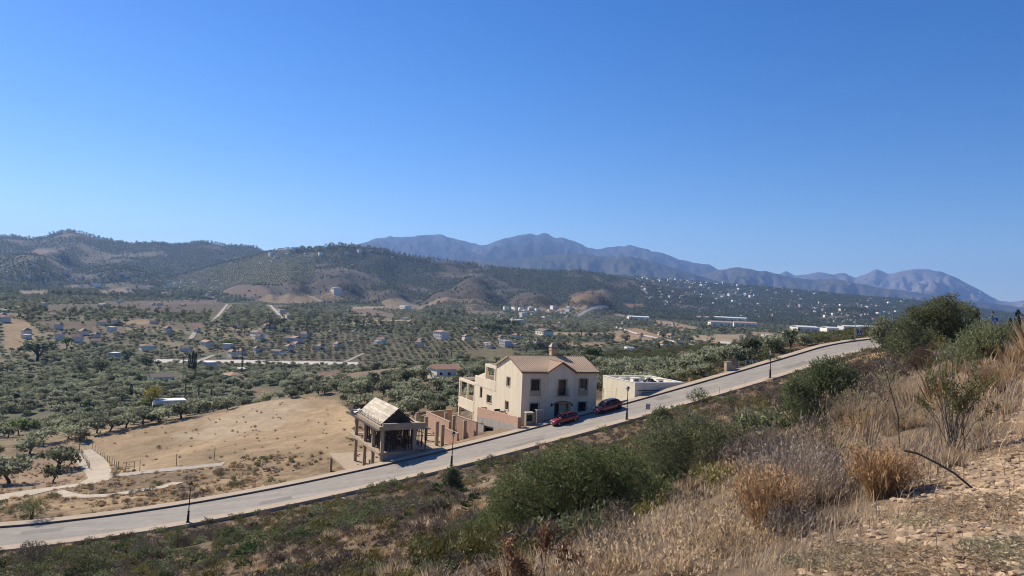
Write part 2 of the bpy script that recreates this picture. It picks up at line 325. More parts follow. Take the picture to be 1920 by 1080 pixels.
_g1, _g2 = ground([1925, 1530], [765, 1085])
def grav_side(x, y):
    """metres to the gravel side of the line where the weeds stop"""
    dx, dy = _g1[0]-_g2[0], _g1[1]-_g2[1]; L = math.hypot(dx, dy); return ((x-_g2[0])*dy-(y-_g2[1])*dx)/L
def tree_noise(x, y): return fbm(x/70, y/70, 3, 201)*.6+fbm(x/22, y/22, 2, 202)*.4
def wood_noise(x, y): return fbm(x/190, y/190, 3, 211)*.55+fbm(x/45, y/45, 2, 212)*.45
def land_colour(x, y, z):
    n = len(x); r = np.hypot(x, y); ta = np.where(y > 1, x/np.maximum(y, 1), 9)
    n1 = fbm(x/60, y/60, 4, 61); n2 = fbm(x/9, y/9, 4, 62); n3 = fbm(x/500, y/500, 3, 63); n4 = fbm(x/1.3, y/1.3, 3, 64)
    c = np.empty((n, 3)); mixc = lambda a, b, t: np.array(a)[None]*(1-t[:, None])+np.array(b)[None]*t[:, None]
    c[:] = mixc((0.235, 0.188, 0.115), (0.118, 0.115, 0.066), sstep(.25, .47, tree_noise(x, y)))          # valley: dry weeds to bare earth
    hill_t = sstep(-38, -8, z)*sstep(1400, 1900, r)
    c = c*(1-hill_t[:, None]) + mixc((0.12, 0.097, 0.064), (0.048, 0.053, 0.029), sstep(.36, .50, wood_noise(x, y)))*hill_t[:, None]
    for (px, py, d, hw, hd) in SPURS[:7]:                                                            # brown heath on the rounded spurs
        v = rays(px, py)[0]; a = math.atan(v[0]); w = hw/FOC*d
        e = (((x-d*math.sin(a))/w)**2+((y-d*math.cos(a)+hd*0.3)/hd)**2); t = sstep(1.1, 0.5, e+0.5*(n1-0.5))
        c = c*(1-t[:, None])+np.array((0.072, 0.059, 0.041))[None]*t[:, None]
    near = sstep(260, 150, r)
    s, d = road_st(x, y)
    slope = mixc((0.10, 0.07, 0.045), (0.225, 0.162, 0.097), sstep(0.38, 0.66, n2*0.55+n4*0.45))
    bank = sstep(0.5, -1, d)
    c = c*(1-near[:, None]) + slope*near[:, None]
    beyond = sstep(RW-1, RW+3, d)*near*sstep(10, -20, s)
    c = c*(1-beyond[:, None]) + mixc((0.18, 0.128, 0.077), (0.33, 0.232, 0.125), sstep(0.4, 0.6, n2*.6+n4*.4))*beyond[:, None]
    grav = sstep(-.25, .45, grav_side(x, y)+.8*(n2-.5))*sstep(30, 18, r)
    c = c*(1-grav[:, None]) + mixc((0.34, 0.22, 0.125), (0.46, 0.33, 0.205), sstep(0.35, 0.65, n4))*grav[:, None]
    och = sstep(1.0, 0.4, ((x-41)/9)**2+((y-86)/11)**2+0.8*(n2-0.5))
    c = c*(1-och[:, None]) + np.array((0.40, 0.255, 0.125))[None]*och[:, None]
    for k, col, poly in PW:
        p = np.array(poly); m = (x > p[:, 0].min()) & (x < p[:, 0].max()) & (y > p[:, 1].min()) & (y < p[:, 1].max())
        if not m.any(): continue
        idx = np.nonzero(m)[0]; ji = np.hypot(x[idx], y[idx])*.012; i2 = idx[inpoly(x[idx]+ji*(fbm(x[idx]/(4*ji+1), y[idx]/(4*ji+1), 3, 71)-.5), y[idx]+2.5*ji*(fbm(x[idx]/(4*ji+1), y[idx]/(6*ji+1), 3, 72)-.5), poly)]
        f = (0.82+0.36*fbm(x[i2]/14, y[i2]/14, 4, 66))
        if k == 'field': f = (0.52+0.8*fbm(x[i2]/11, y[i2]/20, 5, 67, .6)+0.2*fbm((x[i2]*.35+y[i2])/1.1, (x[i2]-.35*y[i2])/40, 3, 68))
        c[i2] = col[None]*f[:, None]
        if k == 'field':
            er = sstep(1, .3, ((x[i2]+66)/16)**2+((y[i2]-186)/22)**2+1.6*(fbm(x[i2]/5, y[i2]/9, 4, 69, .6)-.5)); c[i2] = c[i2]*(1-.6*er[:, None])+np.array((.46, .36, .235))[None]*.6*er[:, None]
    return c
TC = land_colour(GX.ravel(), GY.ravel(), GZ.ravel())

def ground_material():
    m = bpy.data.materials.new('land'); m.use_nodes = True; nt = m.node_tree; n = nt.nodes; l = nt.links; b = n['Principled BSDF']
    b.inputs['Roughness'].default_value = 0.95; b.inputs['Specular IOR Level'].default_value = 0.1
    a = n.new('ShaderNodeVertexColor'); a.layer_name = 'Col'; tc = n.new('ShaderNodeTexCoord'); cur = a.outputs[0]
    for sc, amt, det in ((0.022, 0.22, 6), (0.35, 0.28, 8), (4.5, 0.36, 8), (40.0, 0.30, 4)):
        nz = n.new('ShaderNodeTexNoise'); nz.inputs['Scale'].default_value = sc; nz.inputs['Detail'].default_value = det; nz.inputs['Roughness'].default_value = 0.7
        l.new(tc.outputs['Object'], nz.inputs['Vector'])
        mr = n.new('ShaderNodeMapRange'); mr.inputs[1].default_value = 0.25; mr.inputs[2].default_value = 0.75; mr.inputs[3].default_value = 1-amt; mr.inputs[4].default_value = 1+amt
        l.new(nz.outputs[0], mr.inputs[0]); mu = n.new('ShaderNodeMix'); mu.data_type = 'RGBA'; mu.blend_type = 'MULTIPLY'; mu.inputs[0].default_value = 1
        l.new(cur, mu.inputs[6]); l.new(mr.outputs[0], mu.inputs[7]); cur = mu.outputs[2]
        if sc == 4.5: fine = nz
    l.new(cur, b.inputs['Base Color'])
    bp = n.new('ShaderNodeBump'); bp.inputs['Strength'].default_value = 0.7; bp.inputs['Distance'].default_value = 0.12
    l.new(fine.outputs[0], bp.inputs['Height']); l.new(bp.outputs[0], b.inputs['Normal'])
    return m
nr, na = GX.shape
idx = np.arange(nr*na).reshape(nr, na); nxt = np.roll(idx, -1, 1)
Fq = np.stack([idx[:-1], idx[1:], nxt[1:], nxt[:-1]], -1).reshape(-1, 4)
V = np.stack([GX, GY, GZ], -1).reshape(-1, 3)
V = np.concatenate([V, [[0, 0, GZ[0].mean()]]]); TCc = np.concatenate([TC, TC[:1]])
me = np_mesh('ground', V, Fq, [ground_material()], smooth=True)
color_attr(me, TCc)
# close the little hole under the tripod
bm = bmesh.new(); bm.from_mesh(me); bm.verts.ensure_lookup_table()
for i in range(na): bm.faces.new((bm.verts[nr*na], bm.verts[idx[0, i]], bm.verts[idx[0, (i+1) % na]]))
bm.to_mesh(me); bm.free()
g_ob = link('ground', me); set_props(g_ob, 'dry hillside, olive valley floor and low hills under everything', 'ground', kind='structure')

# ------------------------------------------------------------------ far mountains
def mountain(name, pts, d0, d1, seed, colA, colB, label, spur=0.9, px0=-300, px1=2250, nc=640, nrw=90, rug=0.11):
    t, h = prof(pts, d1); ta = np.linspace((px0-960)/FOC, (px1-960)/FOC, nc); rr = np.concatenate([np.linspace(d0, d1, nrw), d1+np.array([300, 900, 1800])])
    T, Rr = np.meshgrid(ta, rr); hh = np.interp(T, t, h); q = np.clip((Rr-d0)/(d1-d0), 0, 1)
    nz = fbm(T*13+seed+Rr/9000, Rr/3800, 4, seed, .6); n2 = 1-2*np.abs(fbm(T*34+seed, Rr/1500, 5, seed+5, 0.6)-.5)
    p = np.clip(1.15+spur*2.4*(nz-0.5)+spur*1.6*(.75-n2), 0.55, 3)
    zb = -60.0; z = zb+(hh-zb)*np.power(q, p) + (n2-0.78)*(hh-zb)*rug*2.2*np.sin(np.pi*q)**0.7
    zig = (fbm(T*90+seed, 0*T, 4, seed+20)-0.5)*(hh-zb)*0.05*sstep(0.75, 1, q); z = z+zig
    z = np.where(Rr > d1, zb+(hh-zb)*np.clip(1-(Rr-d1)/2600, 0, 1), z)
    a = np.arctan(T); X = Rr*np.sin(a); Y = Rr*np.cos(a)
    i = np.arange(z.size).reshape(z.shape); Fm = np.stack([i[:-1, :-1], i[:-1, 1:], i[1:, 1:], i[1:, :-1]], -1).reshape(-1, 4)
    Fm = Fm[:, ::-1]
    me = np_mesh(name, np.stack([X, Y, z], -1).reshape(-1, 3), Fm, [MOUNT], smooth=True)
    k = sstep(0.40, 0.62, 0.6*fbm(T*30+3, Rr/1300, 5, seed+40, 0.65)+0.4*nz); c = np.array(colA)*(1-k[..., None])+np.array(colB)*k[..., None]
    color_attr(me, c.reshape(-1, 3)); o = link(name, me); set_props(o, label, 'mountain', kind='structure'); return o
def mount_mat():
    m = bpy.data.materials.new('mountain_cover'); m.use_nodes = True; nt = m.node_tree; n = nt.nodes; l = nt.links; b = n['Principled BSDF']
    b.inputs['Roughness'].default_value = 1; b.inputs['Specular IOR Level'].default_value = 0
    a = n.new('ShaderNodeVertexColor'); a.layer_name = 'Col'; tc = n.new('ShaderNodeTexCoord'); nz = n.new('ShaderNodeTexNoise'); nz.inputs['Scale'].default_value = 0.006; nz.inputs['Detail'].default_value = 9; nz.inputs['Roughness'].default_value = 0.72
    l.new(tc.outputs['Object'], nz.inputs['Vector']); mr = n.new('ShaderNodeMapRange'); mr.inputs[1].default_value = 0.3; mr.inputs[2].default_value = 0.7; mr.inputs[3].default_value = 0.55; mr.inputs[4].default_value = 1.4; l.new(nz.outputs[0], mr.inputs[0])
    mu = n.new('ShaderNodeMix'); mu.data_type = 'RGBA'; mu.blend_type = 'MULTIPLY'; mu.inputs[0].default_value = 1; l.new(a.outputs[0], mu.inputs[6]); l.new(mr.outputs[0], mu.inputs[7]); l.new(mu.outputs[2], b.inputs['Base Color'])
    return m
MOUNT = mount_mat()
mountain('mountain_range', [(-500, 600), (350, 520), (600, 480), (650, 462), (680, 455), (700, 449), (720, 444), (745, 446), (775, 444), (795, 441), (815, 439), (835, 442), (855, 447), (880, 456), (905, 460), (925, 454), (950, 445), (975, 441), (993, 437), (1005, 440), (1018, 437), (1040, 445), (1060, 447), (1085, 457), (1120, 468), (1145, 463), (1170, 463), (1181, 459), (1205, 467), (1240, 473), (1270, 485), (1300, 494), (1330, 496), (1355, 510), (1400, 530), (1600, 580), (2500, 620)], 8000, 12500, 71, (0.037, 0.038, 0.037), (0.07, 0.063, 0.055), 'long brown mountain range with two broad summits behind the wooded hills')
mountain('foothills', [(-500, 600), (500, 560), (650, 520), (750, 497), (830, 492), (900, 487), (960, 484), (1000, 483), (1030, 477), (1065, 474), (1100, 478), (1150, 483), (1180, 479), (1230, 492), (1290, 510), (1330, 522), (1400, 545), (1600, 590), (2500, 630)], 5600, 8200, 83, (0.037, 0.043, 0.028), (0.075, 0.068, 0.045), 'green foothills below the long mountain range', 0.7)
mountain('foothills', [(-500, 640), (1000, 600), (1150, 560), (1250, 535), (1300, 519), (1340, 507), (1362, 505), (1384, 500), (1410, 506), (1440, 509), (1460, 514), (1480, 519), (1520, 524), (1560, 522), (1600, 529), (1650, 540), (1720, 548), (1800, 560), (1880, 572), (1960, 580), (2500, 600)], 6600, 9800, 97, (0.04, 0.043, 0.03), (0.078, 0.068, 0.048), 'low dark foothills between the range and the rocky peak', 0.8)
mountain('rocky_mountain', [(-500, 640), (1300, 580), (1440, 520), (1465, 513), (1475, 508), (1490, 516), (1510, 513), (1535, 510), (1560, 515), (1585, 512), (1605, 520), (1625, 512), (1645, 505), (1665, 514), (1685, 510), (1700, 505), (1720, 504), (1742, 504), (1755, 509), (1770, 511), (1800, 524), (1830, 540), (1850, 551), (1872, 564), (1895, 566), (1920, 563), (2000, 555), (2500, 560)], 10200, 14500, 113, (0.065, 0.058, 0.053), (0.16, 0.138, 0.12), 'rocky pale-topped mountain falling away at its right end', 1.1)

# ------------------------------------------------------------------ haze: closed box of thin air round everything
hv = np.array([(x, y, z) for z in (-75, 1290) for y in (-18500, 18500) for x in (-18500, 18500)], float)
hm = bpy.data.materials.new('haze_air'); hm.use_nodes = True; nt = hm.node_tree; nt.nodes.remove(nt.nodes['Principled BSDF'])
pv = nt.nodes.new('ShaderNodeVolumePrincipled'); pv.inputs['Color'].default_value = (0.34, 0.56, 1.0, 1); pv.inputs['Density'].default_value = 6.0e-5; pv.inputs['Anisotropy'].default_value = 0.25
nt.links.new(pv.outputs[0], nt.nodes['Material Output'].inputs['Volume'])
hz_ob = link('haze', np_mesh('haze', hv, np.array([(0, 2, 3, 1), (4, 5, 7, 6), (0, 1, 5, 4), (2, 6, 7, 3), (0, 4, 6, 2), (1, 3, 7, 5)]), [hm]))
set_props(hz_ob, 'thin blue haze filling the air over the valley', 'haze', kind='stuff')
# ------------------------------------------------------------------ plants: leaf clouds, trunks, prototypes
def unit(v): return v/np.maximum(np.linalg.norm(v, axis=-1, keepdims=True), 1e-9)
def leaves(C, D, L, W, rng):
    """one diamond leaf per row: centre C, direction D, length L, width W"""
    n = len(C); D = unit(D); S = unit(np.cross(D, rng.normal(size=(n, 3)))); L = np.broadcast_to(L, (n,))[:, None]; W = np.broadcast_to(W, (n,))[:, None]
    V = np.stack([C-D*L*.5, C+S*W*.5-D*L*.08, C+D*L*.5, C-S*W*.5-D*L*.08], 1).reshape(-1, 3)
    return V, np.arange(4*n).reshape(n, 4)
def cloud(rng, blobs, n, L, W, clumps=24, spread=0.2, shell=0.55, up=0.25, rnd=0.7, uni=0.25, flat=0.75):
    B = np.array(blobs, float); w = (B[:, 3]*B[:, 4]*B[:, 5])**(2/3.); w /= w.sum()
    k = rng.choice(len(B), clumps, p=w); d = unit(rng.normal(size=(clumps, 3))); d[:, 2] = np.abs(d[:, 2])*flat + d[:, 2]*(1-flat)
    rad = rng.uniform(shell, 1.0, clumps)**0.6; A = B[k, :3] + d*B[k, 3:6]*rad[:, None]; Ar = B[k, 3:6].mean(1)*spread*rng.uniform(0.6, 1.4, clumps)
    nu = int(n*uni); kk = rng.choice(len(B), nu, p=w); du = unit(rng.normal(size=(nu, 3)))
    Cu = B[kk, :3]+du*B[kk, 3:6]*(rng.uniform(0.2, 1.0, nu)**0.5*0.93)[:, None]
    kc = rng.integers(0, clumps, n-nu); off = rng.normal(size=(n-nu, 3))*np.array([1, 1, 0.75])
    Cc = A[kc]+off*Ar[kc][:, None]; C = np.concatenate([Cu, Cc]); cen = B[np.concatenate([kk, k[kc]]), :3]
    D = unit(C-cen)*(1-rnd)+rng.normal(size=C.shape)*rnd*0.6; D[:, 2] += up
    s = rng.uniform(0.65, 1.35, len(C)); return leaves(C, D, L*s, W*s, rng)
def tube(path, rads, k=6):
    path = np.array(path, float); rads = np.array(rads, float); V = []; F = []
    for i, (p, r) in enumerate(zip(path, rads)):
        t = path[min(i+1, len(path)-1)]-path[max(i-1, 0)]; t = t/max(np.linalg.norm(t), 1e-9)
        a = np.cross(t, [0.31, 0.95, 0.05]); a /= max(np.linalg.norm(a), 1e-9); b = np.cross(t, a)
        for j in range(k):
            q = 2*math.pi*j/k; V.append(p+(a*math.cos(q)+b*math.sin(q))*r)
    for i in range(len(path)-1):
        for j in range(k): F.append((i*k+j, i*k+(j+1) % k, (i+1)*k+(j+1) % k, (i+1)*k+j))
    return np.array(V), np.array(F)
def merge(parts):
    V = []; F = []; o = 0
    for v, f in parts: V.append(v); F.append(f+o); o += len(v)
    return np.concatenate(V), np.concatenate(F)
def limbs(rng, h, r0, n, reach, top, lean=0.15, k=5):
    """tapered trunk that forks into n limbs"""
    b = np.array([rng.normal()*lean, rng.normal()*lean, h]); parts = [tube([(0, 0, -0.3), b*[.35, .35, .5], b], [r0*1.25, r0*.9, r0*.75], k+1)]
    for i in range(n):
        a = 2*math.pi*(i+rng.uniform(-.3, .3))/n; e = b+np.array([math.cos(a)*reach, math.sin(a)*reach, top-h])*rng.uniform(.75, 1.1)
        m = b*.5+e*.5+np.array([0, 0, reach*.15]); parts.append(tube([b*[1, 1, .92], m, e], [r0*.62, r0*.38, r0*.12], k))
    return merge(parts)

LEAF = {}
def leafmat(name, col, var=0.3, trans=0.22, rough=0.55, island=0.35):
    LEAF[name] = mat('leaf_'+name, col, rough, 0.10, 0.8, spec=0.12, island=island, obj_rand=var, trans=trans); return LEAF[name]
leafmat('olive', (0.275, 0.28, 0.17), trans=.46, var=.5); leafmat('dark', (0.14, 0.16, 0.08), trans=.42, var=.45); leafmat('gum', (0.2, 0.21, 0.125), trans=.4); leafmat('pine', (0.145, 0.16, 0.082), trans=.42, var=.45)
leafmat('cypress', (0.022, 0.035, 0.018)); leafmat('palm', (0.06, 0.085, 0.03)); leafmat('yellow', (0.36, 0.29, 0.045)); leafmat('lime', (0.19, 0.25, 0.045))
leafmat('scrub', (0.15, 0.16, 0.07), trans=.34); leafmat('heath', (0.185, 0.145, 0.105)); leafmat('broom', (0.19, 0.165, 0.05)); leafmat('straw', (0.47, 0.355, 0.225), trans=0.52); leafmat('rust', (0.43, 0.285, 0.155), trans=0.5)
leafmat('lentisk', (0.135, 0.155, 0.062), trans=.34, rough=.7); leafmat('wildolive', (0.17, 0.18, 0.09), trans=.32, rough=.7); leafmat('greyweed', (0.34, 0.27, 0.20), trans=.3); leafmat('weed', (0.2, 0.2, 0.07)); leafmat('fanpalm', (0.055, 0.095, 0.03)); leafmat('mauve', (0.2, 0.135, 0.1), trans=.3); leafmat('sage', (0.185, 0.2, 0.1), trans=.35); leafmat('dock', (0.27, 0.15, 0.075), trans=.35); leafmat('reed', (0.19, 0.165, 0.07))
BARK = mat('bark', (0.085, 0.065, 0.048), 0.95, 0.2, 6, 0.4, 25)
BARKG = mat('bark_grey', (0.16, 0.13, 0.1), 0.95, 0.2, 6, 0.4, 25)

def proto(kind, seed, n):
    rng = np.random.default_rng(seed)
    if kind == 'olive':
        h = rng.uniform(1.0, 1.35); T = limbs(rng, h*.7, 0.2, 4, 1.0, 2.3)
        bl = [(rng.uniform(-.4, .4), rng.uniform(-.4, .4), 2.3, 1.8, 1.8, 1.4)] + [(math.cos(a)*1.35, math.sin(a)*1.35, rng.uniform(1.3, 2.5), 1.2, 1.2, 1.05) for a in rng.uniform(0, 6.28, 4)]
        C = cloud(rng, bl, n, 0.6, 0.32, 26, .24)
    elif kind == 'dark':
        T = limbs(rng, 1.2, 0.25, 4, 1.2, 3.4)
        bl = [(0, 0, 3.0, 2.2, 2.2, 2.1)] + [(math.cos(a)*1.3, math.sin(a)*1.3, rng.uniform(2.2, 4.2), 1.3, 1.3, 1.1) for a in rng.uniform(0, 6.28, 5)]
        C = cloud(rng, bl, n, 0.7, 0.42, 26, .22)
    elif kind == 'gum':
        T = limbs(rng, 4.5, 0.32, 5, 2.2, 10.0, .4)
        bl = [(rng.normal()*1.0, rng.normal()*1.0, z, r, r, 1.9) for z, r in ((5.0, 2.4), (7.3, 3.0), (9.3, 2.7), (11.3, 1.9))] + [(math.cos(a)*2.2, math.sin(a)*2.2, rng.uniform(4.5, 9.5), 1.5, 1.5, 1.5) for a in rng.uniform(0, 6.28, 4)]
        C = cloud(rng, bl, n, 0.95, 0.40, 34, .27, up=-.1, uni=.12)
    elif kind == 'pine':
        T = limbs(rng, 3.2, 0.22, 4, 1.4, 6.0)
        bl = [(0, 0, 5.2, 2.3, 2.3, 1.5), (rng.normal()*.6, rng.normal()*.6, 6.6, 1.5, 1.5, 1.3)] + [(math.cos(a)*1.5, math.sin(a)*1.5, rng.uniform(3.4, 5.4), 1.2, 1.2, .9) for a in rng.uniform(0, 6.28, 3)]
        C = cloud(rng, bl, n, 0.75, 0.42, 20, .24)
    elif kind == 'cypress':
        T = tube([(0, 0, -.2), (0, 0, 1.5), (0, 0, 6)], [.16, .13, .05])
        z = rng.uniform(0.4, 8.0, n); rad = 0.72*np.sin(np.clip((z+0.6)/8.8, 0, 1)*math.pi)**.65*rng.uniform(.55, 1.08, n); a = rng.uniform(0, 6.283, n)
        P = np.stack([np.cos(a)*rad, np.sin(a)*rad, z], 1); C = leaves(P, np.stack([np.cos(a)*.3, np.sin(a)*.3, np.ones(n)], 1)+rng.normal(size=(n, 3))*.15, .7, .28, rng)
    elif kind == 'palm':
        T = tube([(0, 0, -.3), (.05, .02, 2), (0, 0, 4.5), (.05, 0, 6.6)], [.3, .24, .22, .26], 8); parts = []
        for i in range(34):
            a = rng.uniform(0, 6.283); e = rng.uniform(-.75, 1.1); L = rng.uniform(1.5, 2.0); m = 9; t = np.linspace(0.1, 1, m)
            drop = -0.9*t**2*L*.55; P = np.stack([np.cos(a)*t*L*math.cos(e*.8), np.sin(a)*t*L*math.cos(e*.8), 6.6+t*L*math.sin(e)+drop], 1)
            for sgn in (-1, 1):
                side = np.array([-math.sin(a)*sgn, math.cos(a)*sgn, -.35]); D = np.array([math.cos(a), math.sin(a), 0])*.6+side
                parts.append(leaves(P+unit(side[None])*.22, np.repeat(D[None], m, 0), .55*(1.15-t*.6), .13, rng))
        C = merge(parts)
    elif kind == 'broad':
        T = limbs(rng, 1.6, 0.2, 5, 1.5, 4.2)
        bl = [(0, 0, 3.9, 2.3, 2.3, 2.1)] + [(math.cos(a)*1.5, math.sin(a)*1.5, rng.uniform(2.6, 4.8), 1.3, 1.3, 1.1) for a in rng.uniform(0, 6.28, 5)]
        C = cloud(rng, bl, n, 0.5, 0.32, 32, .24)
    elif kind in ('scrub', 'heath', 'broom', 'sage'):
        T = None; m = rng.integers(3, 6); bl = [(rng.normal()*.28, rng.normal()*.28, rng.uniform(.22, .5), rng.uniform(.3, .5), rng.uniform(.3, .5), rng.uniform(.25, .42)) for _ in range(m)]
        thin = kind in ('heath', 'broom'); C = cloud(rng, bl, n, 0.15 if thin else .13, 0.035 if thin else 0.06, 26, .22, up=.5 if thin else .3, uni=.3)
    elif kind in ('straw', 'rust'):
        T = None; a = rng.uniform(0, 6.283, n); sp = rng.uniform(0, 1, n)**.7; b = np.stack([np.cos(a)*sp*.2, np.sin(a)*sp*.2, np.zeros(n)], 1); L = rng.uniform(.2, .55, n)
        D = unit(np.stack([np.cos(a)*sp*.55, np.sin(a)*sp*.55, np.ones(n)], 1)+rng.normal(size=(n, 3))*.12); C = leaves(b+D*L[:, None]*.5, D, L, .022, rng)
    elif kind == 'fanpalm':
        T = None; parts = []
        for i in range(22):
            a = rng.uniform(0, 6.283); e = rng.uniform(.15, 1.35); L = rng.uniform(.45, .75); d = np.array([math.cos(a)*math.cos(e), math.sin(a)*math.cos(e), math.sin(e)]); base = d*L
            s = unit(np.cross(d, [0, 0, 1.0])[None])[0]; u = np.cross(s, d); m = 11; q = np.linspace(-1.25, 1.25, m)
            D = d[None]*np.cos(q)[:, None]+s[None]*np.sin(q)[:, None]+u[None]*.12; parts.append(leaves(base+unit(D)*.16, D, .34, .05, rng))
        C = merge(parts)
    return T, C
PROTO = {}
def make_protos(kind, count, n, lm, bark=BARK, trunk=True, seed=100):
    PROTO[kind] = []
    for i in range(count):
        T, C = proto(kind, seed+i*7+len(kind), n)
        cm = np_mesh(kind+'_crown', C[0], C[1], [lm]); tm = np_mesh(kind+'_trunk', T[0], T[1], [bark], True) if T is not None else None
        if T is not None:
            V, F = merge([T, C]); mi = np.r_[np.zeros(len(T[1])), np.ones(len(C[1]))]; wm = np_mesh(kind+'_whole', V, F, [bark, lm], False, mi)
        else: wm = cm
        PROTO[kind].append((tm, cm, wm))
make_protos('olive', 7, 620, LEAF['olive']); make_protos('dark', 4, 560, LEAF['dark']); make_protos('gum', 4, 800, LEAF['gum'], BARKG); make_protos('pine', 4, 240, LEAF['pine'])
make_protos('cypress', 2, 320, LEAF['cypress']); make_protos('palm', 2, 0, LEAF['palm'], BARKG)
PROTO['yellow'] = []; PROTO['lime'] = []; PROTO['reed'] = []
for nm in ('yellow', 'lime'):
    T, C = proto('broad', 41, 900); PROTO[nm].append((np_mesh(nm+'_trunk', *T, [BARKG], True), np_mesh(nm+'_crown', *C, [LEAF[nm]]), None))
for kd, cnt, nn in (('scrub', 5, 460), ('heath', 4, 520), ('broom', 3, 520), ('sage', 3, 420), ('straw', 4, 150), ('rust', 3, 190), ('fanpalm', 2, 0)): make_protos(kd, cnt, nn, LEAF[kd])

def proto_collection(name, meshes):
    c = bpy.data.collections.new(name)
    for i, m in enumerate(meshes):
        o = bpy.data.objects.new('%s_%02d' % (name, i), m); c.objects.link(o)
    return c
def scatter_object(name, coll, nvar, P, scl, rot, var, label, cat):
    """one mass of plants nobody could count: points that carry instances of the plant meshes"""
    me = bpy.data.meshes.new(name); me.vertices.add(len(P)); me.vertices.foreach_set('co', np.asarray(P, np.float32).ravel()); me.update()
    a = me.attributes.new('scl', 'FLOAT_VECTOR', 'POINT'); a.data.foreach_set('vector', np.asarray(scl, np.float32).ravel())
    a = me.attributes.new('rot', 'FLOAT_VECTOR', 'POINT'); rv = np.zeros((len(P), 3), np.float32); rv[:, 2] = rot; rv[:, :2] = RNG.normal(size=(len(P), 2))*.06; a.data.foreach_set('vector', rv.ravel())
    a = me.attributes.new('var', 'INT', 'POINT'); a.data.foreach_set('value', np.asarray(var, np.int32))
    o = link(name, me); ng = bpy.data.node_groups.new(name, 'GeometryNodeTree')
    ng.interface.new_socket('Geometry', in_out='INPUT', socket_type='NodeSocketGeometry'); ng.interface.new_socket('Geometry', in_out='OUTPUT', socket_type='NodeSocketGeometry')
    n = ng.nodes; l = ng.links; gi = n.new('NodeGroupInput'); go = n.new('NodeGroupOutput'); ip = n.new('GeometryNodeInstanceOnPoints'); ci = n.new('GeometryNodeCollectionInfo')
    ci.inputs['Collection'].default_value = coll; ci.inputs['Separate Children'].default_value = True; ci.inputs['Reset Children'].default_value = True
    def na_(nm, t): q = n.new('GeometryNodeInputNamedAttribute'); q.data_type = t; q.inputs['Name'].default_value = nm; return q.outputs['Attribute']
    er = n.new('FunctionNodeEulerToRotation'); l.new(na_('rot', 'FLOAT_VECTOR'), er.inputs[0])
    l.new(gi.outputs[0], ip.inputs['Points']); l.new(ci.outputs[0], ip.inputs['Instance']); ip.inputs['Pick Instance'].default_value = True
    l.new(na_('var', 'INT'), ip.inputs['Instance Index']); l.new(er.outputs[0], ip.inputs['Rotation']); l.new(na_('scl', 'FLOAT_VECTOR'), ip.inputs['Scale']); l.new(ip.outputs[0], go.inputs[0])
    md = o.modifiers.new('scatter', 'NODES'); md.node_group = ng; set_props(o, label, cat, kind='stuff'); return o
# line of sight over the land, so hidden hollows stay empty
ANG = GZ[:, :NF]/RR[:, None]; CMX = np.maximum.accumulate(ANG, 0)
def in_sight(x, y, z, h):
    a = np.clip((np.arctan2(x, y)+AZ0)/(2*AZ0)*(NF-1), 0, NF-1).astype(int); ir = np.clip(np.searchsorted(RR, np.hypot(x, y))-2, 0, len(RR)-1)
    return (z+h)/np.hypot(x, y) > CMX[ir, a]-0.0006
def make_tree(name, kind, p, s, label, cat, group=None, var=0, rot=None, sz=1.0, sink=0.1):
    t, c, w = PROTO[kind][var % len(PROTO[kind])]
    e = link(name, None); e.location = (p[0], p[1], p[2]-sink); e.scale = (s, s, s*sz); e.rotation_euler = (0, 0, random.uniform(0, 6.28) if rot is None else rot)
    link('trunk', t, e); link('crown', c, e); set_props(e, label, cat, group); return e

# places kept clear of wild trees: x, y, radius
CLEAR = []
# ------------------------------------------------------------------ explicit single trees (pixel of the foot, height m)
def tree_at(px, py, kind, hpx, label, cat='tree', group=None, name=None, var=0, wide=1.0, depth=None):
    p = ground([px], [py])[0] if depth is None else unp([px], [py], [depth])[0]
    hm_ = hpx/FOC*p[1]
    if depth is not None: zt = unp([px], [py-hpx], [depth])[0][2]; p[2] = gz(p[0], p[1])[0]; hm_ = zt-p[2]
    base = {'olive': 4.0, 'dark': 5.2, 'gum': 13.0, 'pine': 8.0, 'cypress': 8.3, 'palm': 8.3, 'yellow': 6.2, 'lime': 6.2}[kind]; s = hm_/base
    nm = name or {'olive': 'olive_tree', 'dark': 'evergreen_tree', 'gum': 'eucalyptus_tree', 'pine': 'pine_tree', 'cypress': 'cypress_tree', 'palm': 'palm_tree', 'yellow': 'poplar_tree', 'lime': 'broadleaf_tree'}[kind]
    e = make_tree(nm, kind, p, s*wide, label, cat, group, var, sz=1/wide); CLEAR.append((p[0], p[1], 2.2*s)); return e
tree_at(284, 765, 'yellow', 44, 'yellow autumn poplar beside the low white shed in the olive grove')
tree_at(268, 775, 'lime', 26, 'lime green leafy tree below the yellow poplar')
tree_at(210, 775, 'lime', 20, 'small lime green tree standing in the olive rows')
tree_at(347, 748, 'palm', 44, 'tall slim palm right of the yellow poplar')
tree_at(372, 752, 'palm', 38, 'bushy palm between the tall palm and the paired cypresses', var=1, wide=1.3)
for x, y, h, t in ((396, 752, 24, 'taller'), (402, 752, 20, 'shorter')): tree_at(x, y, 'cypress', h, t+' of two slim dark cypresses beside the palms', wide=.8)
tree_at(245, 745, 'cypress', 26, 'dark pointed conifer left of the yellow poplar', wide=1.7)
tree_at(280, 778, 'cypress', 24, 'slim dark cypress left of the flat white shed', wide=.8)
for i, (x, h) in enumerate(((354, 34), (361, 40), (366, 36))): tree_at(x, 696, 'cypress', h, ['left', 'middle', 'right'][i]+' cypress of three dark ones above the white road', var=i, wide=.9)
tree_at(454, 690, 'cypress', 22, 'single dark cypress beside the white road')
